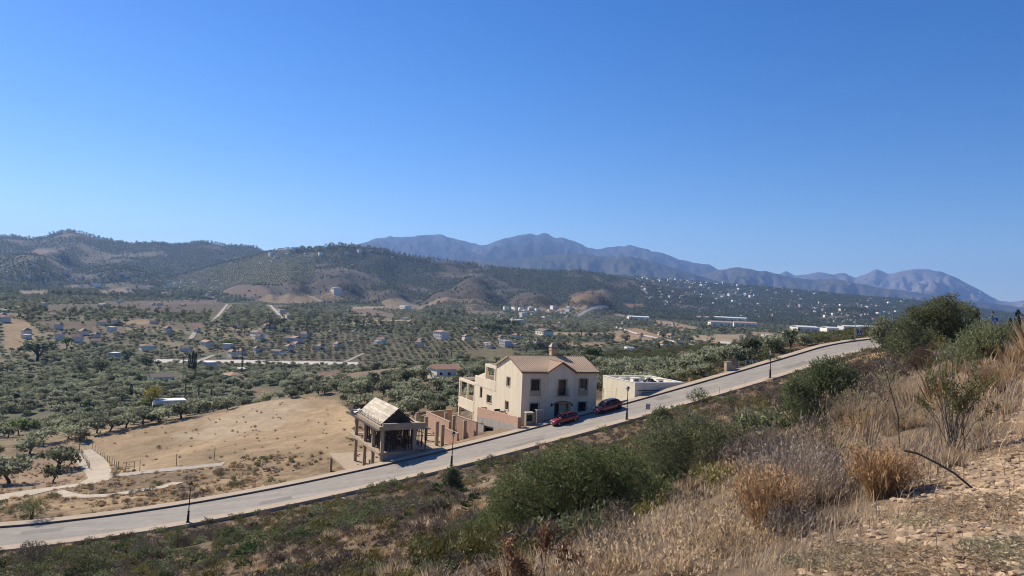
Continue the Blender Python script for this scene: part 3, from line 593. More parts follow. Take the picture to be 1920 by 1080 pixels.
for i, (x, y) in enumerate(((408, 668), (437, 668), (446, 669), (455, 670), (343, 690), (300, 706))): tree_at(x, y, 'palm', 22 if i < 4 else 26, ['first', 'second', 'third', 'fourth', 'fifth', 'sixth'][i]+' of the small palms along the white valley road, counted from its far end', var=i % 2)
for i, x in enumerate((808, 813, 818, 823, 828, 833, 839, 846)): tree_at(x, 679, 'cypress', [14, 15, 13, 16, 15, 14, 18, 18][i], 'dark cypress in the short row behind the tiled farmhouse', group='cypress row behind the tiled farmhouse', var=i)
tree_at(70, 676, 'dark', 40, 'huge dark round tree at the left end of the valley floor', wide=1.6)
tree_at(147, 708, 'gum', 40, 'broad grey-green eucalyptus left of the reed bank', wide=1.15)
tree_at(190, 700, 'dark', 26, 'dark round tree right of the broad eucalyptus', wide=1.25)
tree_at(125, 655, 'dark', 24, 'dark tree behind the huge round tree', var=2)
tree_at(98, 716, 'gum', 26, 'pale eucalyptus clump left of the broad eucalyptus', var=1)
tree_at(275, 690, 'dark', 22, 'dark crown beside the white villa left of the road', wide=1.3); tree_at(240, 676, 'dark', 20, 'dark tree behind the white villa left of the road', var=1, wide=1.4)
GUMS = [(505, 618, 34), (525, 618, 30), (458, 625, 28), (440, 625, 24), (576, 618, 26), (560, 618, 20), (655, 612, 26), (668, 614, 24), (682, 614, 22), (695, 612, 20), (714, 612, 24), (825, 598, 22), (840, 598, 24), (855, 596, 22), (812, 596, 18), (870, 592, 18),
        (985, 668, 36), (1003, 670, 40), (1022, 670, 42), (1042, 668, 40), (1062, 668, 36), (1085, 670, 30), (1172, 652, 34), (1345, 600, 18), (1315, 604, 16), (1480, 606, 14), (1436, 608, 14), (1150, 640, 20), (20, 548, 14), (45, 545, 16), (110, 560, 22), (130, 560, 24), (150, 560, 22), (100, 558, 20), (165, 560, 20), (178, 560, 18)]
for i, (x, y, h) in enumerate(GUMS):
    if x == 1172: tree_at(x, y, 'gum', h, 'tall lone eucalyptus at the edge of the tan field right of the villa', var=1)
    elif 980 < x < 1090: tree_at(x, y, 'gum', h, 'tall eucalyptus in the stand behind the villa roof', group='eucalyptus stand behind the villa', var=i, wide=1.2)
    else: tree_at(x, y, 'gum', h, 'grey-green eucalyptus rising above the valley fields', group='eucalyptus trees on the valley floor', var=i, wide=1.1)
tree_at(1108, 676, 'dark', 26, 'dark round tree directly right of the villa roof', wide=1.7)
tree_at(430, 652, 'lime', 18, 'yellow-green tree by the farm lane above the white road', wide=1.3)
for i, (x, y, h) in enumerate(((935, 612, 14), (950, 612, 15), (965, 613, 13), (905, 620, 14), (915, 622, 16), (925, 624, 16), (938, 624, 14), (952, 626, 14))): tree_at(x, y, 'dark', h, 'dark tree in the row along the lane above the villa', group='dark trees above the villa', var=i, wide=1.2)
for i, (x, y, h) in enumerate(((1588, 640, 10), (1448, 605, 12), (1236, 660, 16), (1392, 640, 12), (770, 646, 8), (1090, 632, 12))): tree_at(x, y, 'cypress', h, 'lone dark cypress among the scattered valley houses', group='lone valley cypresses', var=i, wide=1.1)

for i, (x, y, h, lb) in enumerate(((18, 905, 58, 'big olive tree at the left border beside the dirt track'), (112, 878, 46, 'spreading olive tree left of the post fence'), (55, 850, 34, 'olive tree behind the spreading one'), (82, 830, 34, 'olive tree at the top of the bare plot'), (128, 822, 30, 'first olive along the upper edge of the dry field'), (150, 826, 28, 'second olive along the upper edge of the dry field'), (182, 812, 30, 'third olive along the upper edge of the dry field'), (206, 808, 32, 'fourth olive along the upper edge of the dry field'), (236, 802, 30, 'fifth olive along the upper edge of the dry field'), (268, 796, 32, 'sixth olive along the upper edge of the dry field'), (300, 792, 30, 'seventh olive along the upper edge of the dry field'), (340, 784, 36, 'tall olive at the corner of the dry field'), (372, 775, 34, 'bushy olive right of the corner one'), (400, 770, 30, 'olive above the slope of the dry field'), (35, 815, 34, 'vivid green tree by the pale bank at left'), (430, 764, 26, 'last olive before the crest of the dry field'))): tree_at(x, y, 'lime' if 'vivid' in lb else 'olive', h, lb, var=i, wide=1.25)
for i, (x, y, h) in enumerate(((1908, 612, 34), (1894, 616, 22), (1736, 600, 14), (1832, 600, 22))): tree_at(x, y, 'cypress', h, ['tall cypress at the right border', 'shorter cypress left of the border one', 'dark conifer tip above the wild olive', 'dark conifer right of the wild olive'][i], var=i, wide=1.2, depth=(160, 165, 230, 210)[i])
# ------------------------------------------------------------------ tracks and far roads lie on the land
TRACKS = []
def landuse(x, y):
    u = np.zeros(len(x), int)
    code = {'bare': 1, 'field': 2, 'rows': 3, 'yard': 4, 'orchard': 5, 'grove': 6}
    for k, col, poly in PW:
        p = np.array(poly); m = (x > p[:, 0].min()) & (x < p[:, 0].max()) & (y > p[:, 1].min()) & (y < p[:, 1].max()); i = np.nonzero(m)[0]
        i = i[inpoly(x[i], y[i], poly)]; u[i] = code[k]
    return u
def seg_dist(x, y, pts):
    d = np.full(len(x), 1e9)
    for (ax, ay), (bx, by) in zip(pts[:-1], pts[1:]):
        vx, vy = bx-ax, by-ay; t = np.clip(((x-ax)*vx+(y-ay)*vy)/(vx*vx+vy*vy+1e-9), 0, 1); d = np.minimum(d, np.hypot(x-ax-t*vx, y-ay-t*vy))
    return d
# ------------------------------------------------------------------ solid helpers
BOXF = np.array([(0, 3, 2, 1), (4, 5, 6, 7), (0, 1, 5, 4), (1, 2, 6, 5), (2, 3, 7, 6), (3, 0, 4, 7)])
def box(x0, x1, y0, y1, z0, z1): return np.array([(x0, y0, z0), (x1, y0, z0), (x1, y1, z0), (x0, y1, z0), (x0, y0, z1), (x1, y0, z1), (x1, y1, z1), (x0, y1, z1)], float), BOXF
def bars(segs, w):
    out = []
    for a, b in segs: out.append(tube([a, b], [w, w], 4))
    return merge(out)
def put(name, parts, m, parent=None, smooth=False, loc=None, rot=None, bevel=0):
    V, F = merge(parts) if isinstance(parts, list) else parts
    o = link(name, np_mesh(name, V, F, [m] if not isinstance(m, list) else m, smooth), parent, loc, rot)
    if bevel: b = o.modifiers.new('bevel', 'BEVEL'); b.width = bevel; b.segments = 2; b.limit_method = 'ANGLE'
    return o
def holed(u0, u1, z0, z1, holes, a, b, axis):
    """wall slab between a and b on the other axis with rectangular openings; axis 'u': wall runs along x"""
    us = sorted({u0, u1, *[h[0] for h in holes], *[h[1] for h in holes]}); zs = sorted({z0, z1, *[h[2] for h in holes], *[h[3] for h in holes]}); out = []
    for i in range(len(us)-1):
        j = 0
        while j < len(zs)-1:
            um = (us[i]+us[i+1])/2; ins = lambda k: any(h[0] < um < h[1] and h[2] < (zs[k]+zs[k+1])/2 < h[3] for h in holes)
            if ins(j): j += 1; continue
            k = j
            while k+1 < len(zs)-1 and not ins(k+1): k += 1
            out.append(box(us[i], us[i+1], a, b, zs[j], zs[k+1]) if axis == 'u' else box(a, b, us[i], us[i+1], zs[j], zs[k+1])); j = k+1
    return out
def quadbox(P, th):
    """slab through four corner points, thickness th along the normal"""
    P = np.array(P, float); n = np.cross(P[1]-P[0], P[3]-P[0]); n = n/np.linalg.norm(n)*th
    return np.concatenate([P, P+n]), BOXF
def put_each(name, parts, m, parent, **k):
    for q in parts: put(name, q, m, parent, **k)
def yaw(m): return math.atan(m)
STUCCO = mat('cream_stucco', (0.8, 0.675, 0.475), 0.92, 0.07, 1.2, 0.15, 30, stain=(0.52, 0.43, 0.3), stain_amt=0.4, stain_scale=0.6, streak=True)
TRIM = mat('stone_trim', (0.50, 0.39, 0.26), 0.9, 0.08, 3)
WHITEW = mat('white_render', (0.80, 0.71, 0.54), 0.92, 0.05, 0.8, stain=(0.55, 0.49, 0.39), stain_amt=0.45, stain_scale=0.6, streak=True)
LIMEW = mat('limewash', (0.78, 0.76, 0.72), 0.9, 0.05, 0.5)
GLASS = mat('dark_glass', (0.012, 0.013, 0.015), 0.12, 0, spec=0.5)
TILE = mat('roof_tile', (0.57, 0.41, 0.275), 0.9, 0.22, 5.0, stain=(0.5, 0.38, 0.25), stain_amt=0.6, stain_scale=1.6)
RIDGE = mat('ridge_tile', (0.30, 0.155, 0.09), 0.9, 0.2, 5)
CONC = mat('raw_concrete', (0.43, 0.33, 0.22), 0.95, 0.14, 1.5, 0.3, 12, stain=(0.22, 0.19, 0.15), stain_amt=0.4)
CONCG = mat('grey_concrete', (0.33, 0.3, 0.26), 0.95, 0.16, 1.2, 0.3, 12, stain=(0.5, 0.45, 0.38), stain_amt=0.6, stain_scale=0.8)
IRON = mat('black_iron', (0.018, 0.016, 0.015), 0.5, 0.1, spec=0.4)
RUSTY = mat('rusty_steel', (0.075, 0.042, 0.026), 0.8, 0.2, 8)
WOODP = mat('weathered_board', (0.56, 0.48, 0.355), 0.9, 0.1, 2.0, island=0.1, obj_rand=0.2)
WOODD = mat('dark_timber', (0.06, 0.045, 0.035), 0.9, 0.2, 3)
DOORW = mat('brown_door', (0.06, 0.032, 0.02), 0.6, 0.15, 6)
GALV = mat('galvanised', (0.42, 0.42, 0.42), 0.5, 0.1, 5, metal=0.6)
def brick_mat():
    m = bpy.data.materials.new('brickwork'); m.use_nodes = True; nt = m.node_tree; n = nt.nodes; l = nt.links; b = n['Principled BSDF']; b.inputs['Roughness'].default_value = 0.95
    tc = n.new('ShaderNodeTexCoord'); sp = n.new('ShaderNodeSeparateXYZ'); ad = n.new('ShaderNodeMath'); mp = n.new('ShaderNodeCombineXYZ'); br = n.new('ShaderNodeTexBrick'); br.inputs['Scale'].default_value = 1.0
    br.inputs['Brick Width'].default_value = 0.5; br.inputs['Row Height'].default_value = 0.16; br.inputs['Mortar Size'].default_value = 0.02
    br.inputs[1].default_value = (0.52, 0.25, 0.14, 1); br.inputs[2].default_value = (0.45, 0.235, 0.14, 1); br.inputs[3].default_value = (0.48, 0.38, 0.28, 1)
    l.new(tc.outputs['Object'], sp.inputs[0]); l.new(sp.outputs[0], ad.inputs[0]); l.new(sp.outputs[1], ad.inputs[1]); l.new(ad.outputs[0], mp.inputs[0]); l.new(sp.outputs[2], mp.inputs[1]); l.new(mp.outputs[0], br.inputs[0]); nz = n.new('ShaderNodeTexNoise'); nz.inputs['Scale'].default_value = 1.3; nz.inputs['Detail'].default_value = 8; l.new(tc.outputs['Object'], nz.inputs['Vector'])
    mx = n.new('ShaderNodeMix'); mx.data_type = 'RGBA'; mx.inputs[7].default_value = (0.5, 0.4, 0.29, 1); mr = n.new('ShaderNodeMapRange'); mr.inputs[1].default_value = 0.42; mr.inputs[2].default_value = 0.72; mr.inputs[4].default_value = 0.45
    l.new(nz.outputs[0], mr.inputs[0]); l.new(mr.outputs[0], mx.inputs[0]); l.new(br.outputs[0], mx.inputs[6]); l.new(mx.outputs[2], b.inputs['Base Color']); return m
BRICK = brick_mat()

# ------------------------------------------------------------------ the street
ASPH = mat('worn_asphalt', (0.265, 0.233, 0.19), 0.92, 0.14, 0.7, 0.25, 60, stain=(0.375, 0.33, 0.27), stain_amt=0.9, stain_scale=1.0, streak=(-math.atan(.33), (.05, .75, .05)))
def paving_mat():
    m = mat('pavement_slabs', (0.43, 0.335, 0.235), 0.95, 0.1, 2.5, stain=(0.30, 0.24, 0.17), stain_amt=0.5, stain_scale=0.5); return m
PAVE = paving_mat(); KERB_SHADE = mat('dark_kerb', (0.12, 0.1, 0.085), 0.95, 0.15, 2); KERB = mat('kerb_stone', (0.34, 0.29, 0.23), 0.95, 0.15, 2); PAINT = mat('road_paint', (0.30, 0.29, 0.27), 0.8, 0.25, 4)  # far kerb colour darkened to stand in for the shade on its face
sx = np.arange(-110, 100.1, 1.0)
def strip(d0, d1, z0, z1, name, m, label, cat, k=2):
    dd = np.linspace(d0, d1, k); P = np.concatenate([road_pt(sx, d, z0+(z1-z0)*(d-d0)/max(d1-d0, 1e-6))[None] for d in dd]); n = len(sx); i = np.arange(k*n).reshape(k, n)
    F = np.stack([i[:-1, :-1], i[:-1, 1:], i[1:, 1:], i[1:, :-1]], -1).reshape(-1, 4); o = link(name, np_mesh(name, P.reshape(-1, 3), F, [m], True)); set_props(o, label, cat, kind='structure'); return o
def prism_strip(prof_, name, m, label, cat, seg=1.0, gap=0.0):
    n = len(sx); k = len(prof_); P = np.concatenate([road_pt(sx, d, z)[None] for d, z in prof_]); i = np.arange(k*n).reshape(k, n)
    F = np.stack([i[:-1, :-1], i[:-1, 1:], i[1:, 1:], i[1:, :-1]], -1).reshape(-1, 4); o = link(name, np_mesh(name, P.reshape(-1, 3), F, [m])); set_props(o, label, cat, kind='structure'); return o
KN, KF = 1.55, RW-1.6
strip(KN-.02, KF+.02, 0.0, 0.0, 'road', ASPH, 'worn grey asphalt street climbing to the right', 'road', 5)
prism_strip([(-.28, -1.3), (-.22, 0.15), (0, 0.155), (KN-.16, 0.14)], 'pavement', PAVE, 'near pavement of pale slabs above the scrub bank', 'pavement')
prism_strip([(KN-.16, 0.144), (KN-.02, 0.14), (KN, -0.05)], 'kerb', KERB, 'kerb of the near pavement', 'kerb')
prism_strip([(KF, -0.05), (KF+.02, 0.20), (KF+.16, 0.204)], 'kerb', KERB_SHADE, 'kerb of the far pavement, shade of its face put into its colour', 'kerb')
prism_strip([(KF+.16, 0.20), (RW, 0.22), (RW+.12, 0.22), (RW+.2, -1.2)], 'pavement', PAVE, 'far pavement of pale slabs along the building plots', 'pavement')
PATCH = mat('asphalt_patch', (0.215, 0.19, 0.157), 0.92, 0.15, 0.8); DUST = mat('gutter_dust', (0.36, 0.3, 0.215), 0.95, 0.2, 1.5)
for i, (s0, s1, d0, d1) in enumerate(((-28, -24.5, 2.4, 4.0), (-12, -10.6, 5.6, 8.2), (1, 6, 2.2, 3.2), (24, 26, 5.5, 7.6), (43, 47, 2.6, 4.4), (-52, -48, 5, 6.6))):
    q = np.linspace(s0, s1, 9); a = road_pt(q, d0+.12*RNG.normal(size=9), .004)if 0 else np.concatenate([road_pt(q[j:j+1], d0+.08*RNG.normal(), .004) for j in range(9)]); b = np.concatenate([road_pt(q[j:j+1], d1+.08*RNG.normal(), .004) for j in range(9)]); i_ = np.arange(18).reshape(2, 9)
    o = link('asphalt_patch', np_mesh('asphalt_patch', np.concatenate([a, b]), np.stack([i_[0, :-1], i_[0, 1:], i_[1, 1:], i_[1, :-1]], -1), [PATCH])); set_props(o, 'darker repaired patch in the asphalt street', 'road patch', 'asphalt patches', 'structure')
for d0, d1, nm in ((KN+.01, KN+.35, 'near'), (KF-.28, KF-.01, 'far')):
    w_ = .5+.9*np.array([float(vnoise(np.array([t/2.3]), np.array([0.]), 5)[0]) for t in sx]); a = np.concatenate([road_pt(sx[j:j+1], d0 if nm == 'near' else d1, .004) for j in range(len(sx))]); b = np.concatenate([road_pt(sx[j:j+1], d0+(d1-d0)*w_[j] if nm == 'near' else d1-(d1-d0)*w_[j], .004) for j in range(len(sx))]); n_ = len(sx); i_ = np.arange(2*n_).reshape(2, n_); F_ = np.stack([i_[0, :-1], i_[0, 1:], i_[1, 1:], i_[1, :-1]], -1); F_ = F_ if nm == 'near' else F_[:, ::-1]
    o = link('gutter_dust', np_mesh('gutter_dust', np.concatenate([a, b]), F_, [DUST])); set_props(o, 'drift of pale dust along the %s kerb' % nm, 'dust', None, 'structure')
dash = []
mid = (KN+KF)/2
for s0 in np.arange(-60, 62, 11.5):
    q = np.linspace(s0, s0+4.2, 5); a = road_pt(q, mid-.06, .004+.004); b = road_pt(q, mid+.06, .008); P = np.concatenate([a, b]); i = np.arange(10).reshape(2, 5)
    o = link('lane_dash', np_mesh('lane_dash', P, np.stack([i[0, :-1], i[0, 1:], i[1, 1:], i[1, :-1]], -1), [PAINT])); set_props(o, 'faded white centre dash on the asphalt street', 'road marking', 'centre line dashes', 'structure')
for s0, d0, lb in ((-44, 3.6, 'round iron manhole cover low down the street'), (-2, 4.2, 'round iron manhole cover below the brick retaining wall'), (33, 4.4, 'round iron manhole cover near the upper lamp')):
    p = road_pt(np.array([s0]), d0)[0]; g = float((road_z(s0+.5)-road_z(s0-.5)))
    a = np.linspace(0, 2*math.pi, 17)[:-1]; V = np.array([(math.cos(t)*.42*RT[0]-math.sin(t)*.42*RT[1], math.cos(t)*.42*RT[1]+math.sin(t)*.42*RT[0], math.cos(t)*.42*g+.008) for t in a]); V = np.concatenate([V, [[0, 0, .01]]])
    o = link('manhole_cover', np_mesh('manhole_cover', V+p, np.array([(i, (i+1) % 16, 16) for i in range(16)]), [KERB])); set_props(o, lb, 'manhole cover')

# ------------------------------------------------------------------ draped tracks and valley roads
def ribbon(px, width, m, label, cat='road', name='track', lift=0.10, world_pts=None, step=3.0):
    P = ground([p[0] for p in px], [p[1] for p in px])[:, :2] if world_pts is None else np.array(world_pts, float)
    for _ in range(2):
        Q = [P[0]]
        for a, b in zip(P[:-1], P[1:]): Q += [a*.75+b*.25, a*.25+b*.75]
        Q.append(P[-1]); P = np.array(Q)
    s = np.r_[0, np.cumsum(np.hypot(*np.diff(P, axis=0).T))]; n = max(int(s[-1]/step), 6); q = np.linspace(0, s[-1], n); X = np.interp(q, s, P[:, 0]); Y = np.interp(q, s, P[:, 1])
    tx, ty = np.gradient(X), np.gradient(Y); L = np.hypot(tx, ty)+1e-9; nx, ny = -ty/L, tx/L; w = width/2*(1+.12*np.sin(q/7)); k = 7; t = np.linspace(-1, 1, k)
    XX = X[None]+nx[None]*w[None]*t[:, None]; YY = Y[None]+ny[None]*w[None]*t[:, None]; ZZ = gz(XX.ravel(), YY.ravel()).reshape(XX.shape)+lift
    i = np.arange(k*n).reshape(k, n); F = np.stack([i[:-1, :-1], i[:-1, 1:], i[1:, 1:], i[1:, :-1]], -1).reshape(-1, 4)
    o = link(name, np_mesh(name, np.stack([XX, YY, ZZ], -1).reshape(-1, 3), F, [m], True)); set_props(o, label, cat, kind='structure'); TRACKS.append((list(zip(X[::3], Y[::3])), width/2)); return o
DIRT = mat('pale_dirt', (0.45, 0.375, 0.27), 0.95, 0.12, 0.6, stain=(0.33, 0.25, 0.16), stain_amt=0.6, stain_scale=0.25); LANE = mat('farm_lane', (0.36, 0.305, 0.225), 0.95, 0.1, 0.3); CHALK = mat('chalk_road', (0.55, 0.49, 0.40), 0.95, 0.08, 0.3); FARASPH = mat('far_asphalt', (0.22, 0.215, 0.205), 0.9, 0.1, 0.2)
ribbon([(-40, 940), (0, 933), (60, 922), (110, 914), (160, 908), (190, 898), (186, 884), (170, 862), (150, 846)], 4.4, DIRT, 'pale dirt track bending into the olive plot', 'track', lift=.07, step=1)
ribbon([(105, 922), (135, 932), (180, 931), (240, 925), (300, 915), (335, 905)], 2.2, DIRT, 'fainter wheel track looping across the dry verge', 'track', lift=.075, step=1)
ribbon([(215, 892), (255, 888), (330, 880), (420, 870)], 2.6, mat('grey_gravel', (0.36, 0.315, 0.25), 0.95, 0.12, 0.8), 'grey gravel path along the lower fence of the field', 'path', lift=.075, step=1)
ribbon([(283, 677), (350, 678), (420, 678), (480, 679), (560, 681), (640, 682), (672, 682)], 13, CHALK, 'broad white road straight across the olive valley', lift=.25)
ribbon([(640, 681), (655, 676), (664, 671), (682, 663)], 2.4, LANE, 'white branch lane climbing from the valley road into the grove', lift=.25)
ribbon([(372, 677), (384, 673), (396, 668), (412, 664)], 3, LANE, 'short white lane beside the palms', lift=.25)
ribbon([(400, 605), (412, 589), (426, 570)], 3.0, LANE, 'pale straight farm road up between ploughed fields', lift=.3)
ribbon([(357, 636), (364, 626), (371, 615)], 3.2, LANE, 'pale farm lane below the straight farm road', lift=.3)
ribbon([(506, 572), (516, 582), (524, 590), (532, 602)], 4, DIRT, 'dirt lane down past the white farm houses', lift=.3)
ribbon([(563, 548), (580, 554), (604, 567)], 4, LANE, 'pale lane slanting below the brown spur', lift=.3)
ribbon([(1084, 592), (1094, 586), (1106, 581), (1120, 577), (1140, 575)], 10, FARASPH, 'curving motorway below the ochre cutting', lift=.4)
ribbon([(1204, 542), (1210, 547), (1216, 553)], 12, FARASPH, 'far bit of motorway on the wooded slope', lift=.4)
ribbon([(1150, 612), (1180, 622), (1215, 632), (1260, 640), (1300, 648)], 7, CHALK, 'pale lane slanting below the tan field', lift=.3)
ribbon([(1360, 641), (1385, 648), (1410, 656)], 8, CHALK, 'white driveway beside the small farm right of the fields', lift=.3)
ribbon([], 5.0, ASPH, 'edge of a second street at the right border of the view', 'road', 'road', .06, [(15.5, 14), (19, 24), (24.5, 34), (34, 46), (48, 58)], 1)

# ------------------------------------------------------------------ villa
O_V = unp([976], [786], [109.5])[0]
def villa():
    E = link('villa', None, loc=O_V, rot=(0, 0, yaw(.42))); set_props(E, 'large unfinished cream villa with tiled roof and stepped rear terraces', 'house')
    W, D, HE, HR = 12.6, 10.3, 6.95, 8.85
    fw = [(1.47, 2.93, 4.2, 5.86), (9.56, 10.97, 4.2, 5.9), (1.45, 2.83, .95, 2.3), (9.5, 10.9, .96, 2.4)]
    # front wall right and left of the bay, bay, side walls
    put('wall', holed(0, 4.1, -4, HE, [fw[0], fw[2]], 0, .35, 'u') + holed(8.5, W, -4, HE, [fw[1], fw[3]], 0, .35, 'u'), STUCCO, E)
    bay = holed(4.1, 8.5, -4, HE, [(5.83, 7.17, 3.5, 5.86), (5.3, 7.9, -.2, 2.3)], -.4, .3, 'u')
    tri = (np.array([(4.1, -.4, HE), (8.5, -.4, HE), (6.3, -.4, 8.3), (4.1, .3, HE), (8.5, .3, HE), (6.3, .3, 8.3)]), np.array([(0, 1, 2, 2), (5, 4, 3, 3), (0, 3, 4, 1), (1, 4, 5, 2), (2, 5, 3, 0)]))
    put('bay_wall', bay, STUCCO, E); bm_ = bmesh.new(); vv = [bm_.verts.new(p) for p in tri[0]]
    for f in ((0, 1, 2), (5, 4, 3), (0, 3, 4, 1), (1, 4, 5, 2), (2, 5, 3, 0)): bm_.faces.new([vv[i] for i in f])
    me = bpy.data.meshes.new('bay_gable'); bm_.to_mesh(me); bm_.free(); me.materials.append(STUCCO); link('bay_gable', me, E)
    gw = [(4.62, 5.88, 4.25, 5.6), (4.85, 6.1, .58, 1.86)]
    side = holed(.35, D, -4, HE, gw, 0, .35, 'v') + [box(W-.35, W, .35, D, -4, HE), box(.35, W-.35, D-.35, D, -4, HE)]
    put('side_wall', side, STUCCO, E)
    for xg in (0, W-.35):
        bm_ = bmesh.new(); vv = [bm_.verts.new(p) for p in ((xg, 0, HE), (xg, D, HE), (xg, D/2, HR-.1), (xg+.35, 0, HE), (xg+.35, D, HE), (xg+.35, D/2, HR-.1))]
        for f in ((0, 2, 1), (3, 4, 5), (0, 1, 4, 3), (1, 2, 5, 4), (2, 0, 3, 5)): bm_.faces.new([vv[i] for i in f])
        me = bpy.data.meshes.new('gable'); bm_.to_mesh(me); bm_.free(); me.materials.append(STUCCO); link('gable', me, E)
    # corner pilasters and string trims
    put_each('cornice', [box(-.06, 4.1, -.1, 0, HE-.3, HE-.02), box(8.5, W+.06, -.1, 0, HE-.3, HE-.02)], TRIM, E)
    put_each('pilaster', [box(3.72, 4.1, -.12, 0, -2, HE-.3), box(8.5, 8.88, -.12, 0, -1, HE-.3)], STUCCO, E)
    # windows: dark opening pane recessed behind a surround and a panelled apron
    def win_u(x0, x1, z0, z1, y=0, apron=None, lab=None):
        w = put('window', box(x0, x1, y+.24, y+.28, z0, z1), GLASS, E); t = .17
        put('frame', [box(x0-t, x0, y-.06, y+.0, z0-.0, z1+t), box(x1, x1+t, y-.06, y+.0, z0-.0, z1+t), box(x0, x1, y-.06, y+.0, z1, z1+t)], TRIM, w)
        put('mullion', [box((x0+x1)/2-.03, (x0+x1)/2+.03, y+.2, y+.238, z0, z1), box(x0, x0+.05, y+.2, y+.238, z0, z1), box(x1-.05, x1, y+.2, y+.238, z0, z1), box(x0+.05, x1-.05, y+.2, y+.238, z1-.06, z1)], IRON, w)
        if apron is not None: put('apron', [box(x0-t, x1+t, y-.05, y, apron, z0-.08)] + [box(x0-t+.1+i*.2, x0-t+.18+i*.2, y-.075, y-.05, apron+.1, z0-.18) for i in range(int((x1-x0+2*t-.2)/.2))], TRIM, w)
        put('sill', box(x0-t-.05, x1+t+.05, y-.14, y+.1, z0-.08, z0), TRIM, w)
        if apron is not None: put('ledge', box(x0-t-.06, x1+t+.06, y-.16, y, apron-.1, apron), TRIM, w)
        return w
    win_u(*fw[0], apron=3.5); w2 = win_u(*fw[1], apron=3.5); win_u(*fw[2]); win_u(*fw[3])
    put('rubble_bag', [box(9.75, 10.05, .1, .23, 4.2, 4.5), box(10.15, 10.6, .1, .23, 4.2, 4.42)], WHITEW, w2, bevel=.05)
    for v0, v1, z0, z1 in gw:
        w = put('window', box(.24, .28, v0, v1, z0, z1), GLASS, E); t = .15
        put('frame', [box(-.05, 0, v0-t, v0, z0-t, z1+t), box(-.05, 0, v1, v1+t, z0-t, z1+t), box(-.05, 0, v0, v1, z1, z1+t), box(-.05, 0, v0, v1, z0-t, z0)], TRIM, w)
        put('mullion', [box(.19, .235, (v0+v1)/2-.04, (v0+v1)/2+.04, z0, z1), box(.19, .235, v0, (v0+v1)/2-.04, (z0+z1)/2-.03, (z0+z1)/2+.03), box(.19, .235, (v0+v1)/2+.04, v1, (z0+z1)/2-.03, (z0+z1)/2+.03)], IRON, w)
    dr = put('balcony_door', box(5.83, 7.17, -.1, -.06, 3.5, 5.86), GLASS, E)
    put('frame', [box(5.66, 5.83, -.46, -.4, 3.5, 6.0), box(7.17, 7.34, -.46, -.4, 3.5, 6.0), box(5.83, 7.17, -.46, -.4, 5.86, 6.0)], TRIM, dr)
    bal = put('balcony', box(5.4, 7.6, -.85, -.4, 3.36, 3.5), TRIM, E)
    put('railing', bars([((5.45+i*.15, -.8, 3.5), (5.45+i*.15, -.8, 4.5)) for i in range(15)] + [((5.45, -.8, 4.5), (7.55, -.8, 4.5)), ((5.45, -.8, 3.6), (7.55, -.8, 3.6)), ((5.45, -.8, 4.5), (5.45, -.42, 4.5)), ((7.55, -.8, 4.5), (7.55, -.42, 4.5))], .018), IRON, bal)
    # entrance recess with arched canopy
    en = put('entrance_recess', [box(5.3, 7.9, .62, .66, -2, 2.3)], STUCCO, E)
    put('door', box(5.45, 6.5, .55, .615, -.9, 2.15), DOORW, E)
    arch = []
    for i in range(12):
        a0, a1 = math.pi*(1-i/12), math.pi*(1-(i+1)/12); f = lambda a, r: (6.6+math.cos(a)*(1.45+r), 2.12+math.sin(a)*(.42+r))
        (xa, za), (xb, zb), (xc, zc), (xd, zd) = f(a0, 0), f(a1, 0), f(a1, .14), f(a0, .14)
        arch.append((np.array([(xa, -.75, za), (xb, -.75, zb), (xb, -.41, zb), (xa, -.41, za), (xd, -.75, zd), (xc, -.75, zc), (xc, -.41, zc), (xd, -.41, zd)]), BOXF))
    put('canopy', arch, RIDGE, E)
    for xl in (4.75, 8.15):
        l_ = put('wall_lantern', [box(xl-.1, xl+.1, -.62, -.42, 1.9, 2.25)], GLASS, E, bevel=.02); put('bracket', [box(xl-.02, xl+.02, -.55, -.4, 2.26, 2.34), box(xl-.12, xl+.12, -.64, -.42, 2.22, 2.26)], IRON, l_)
    # roof: rows of barrel tiles
    def tiled(u0, u1, v_e, z_e, v_r, z_r, name='roof', cut=None):
        per = .33; nu = int((u1-u0)/per)*6+1; nt_ = 15; us = np.linspace(u0, u1, nu); L = math.hypot(v_r-v_e, z_r-z_e); rows = []
        for c in range(nt_):
            for tt, lift in ((c/nt_, .05), ((c+.98)/nt_, .0)):
                v = v_e+(v_r-v_e)*tt; z = z_e+(z_r-z_e)*tt+.05+.12*np.abs(np.sin(math.pi*(us-u0)/per))+lift*1.6; rows.append(np.stack([us, np.full(nu, v), z], 1))
        P = np.concatenate(rows); k = len(rows); i = np.arange(k*nu).reshape(k, nu); F = np.stack([i[:-1, :-1], i[:-1, 1:], i[1:, 1:], i[1:, :-1]], -1).reshape(-1, 4)
        if cut is not None:
            cx = P[F].mean(1); F = F[~cut(cx[:, 0], cx[:, 1])]
        if v_e > v_r: F = F[:, ::-1]
        return put(name, (P, F), TILE, E)
    s = (HR-HE)/(D/2+.3)
    tiled(-.3, W+.3, -.35, HE-.05, D/2, HR, cut=lambda x, y: (np.abs(x-6.3) < 2.35-(y+.5)*.62))
    tiled(-.3, W+.3, D+.35, HE-.05, D/2, HR)
    put_each('soffit', [quadbox([(-.28, -.33, HE-.1), (W+.28, -.33, HE-.1), (W+.28, D/2, HR-.05), (-.28, D/2, HR-.05)], .08), quadbox([(W+.28, D+.33, HE-.1), (-.28, D+.33, HE-.1), (-.28, D/2, HR-.05), (W+.28, D/2, HR-.05)], .08)], TRIM, E)
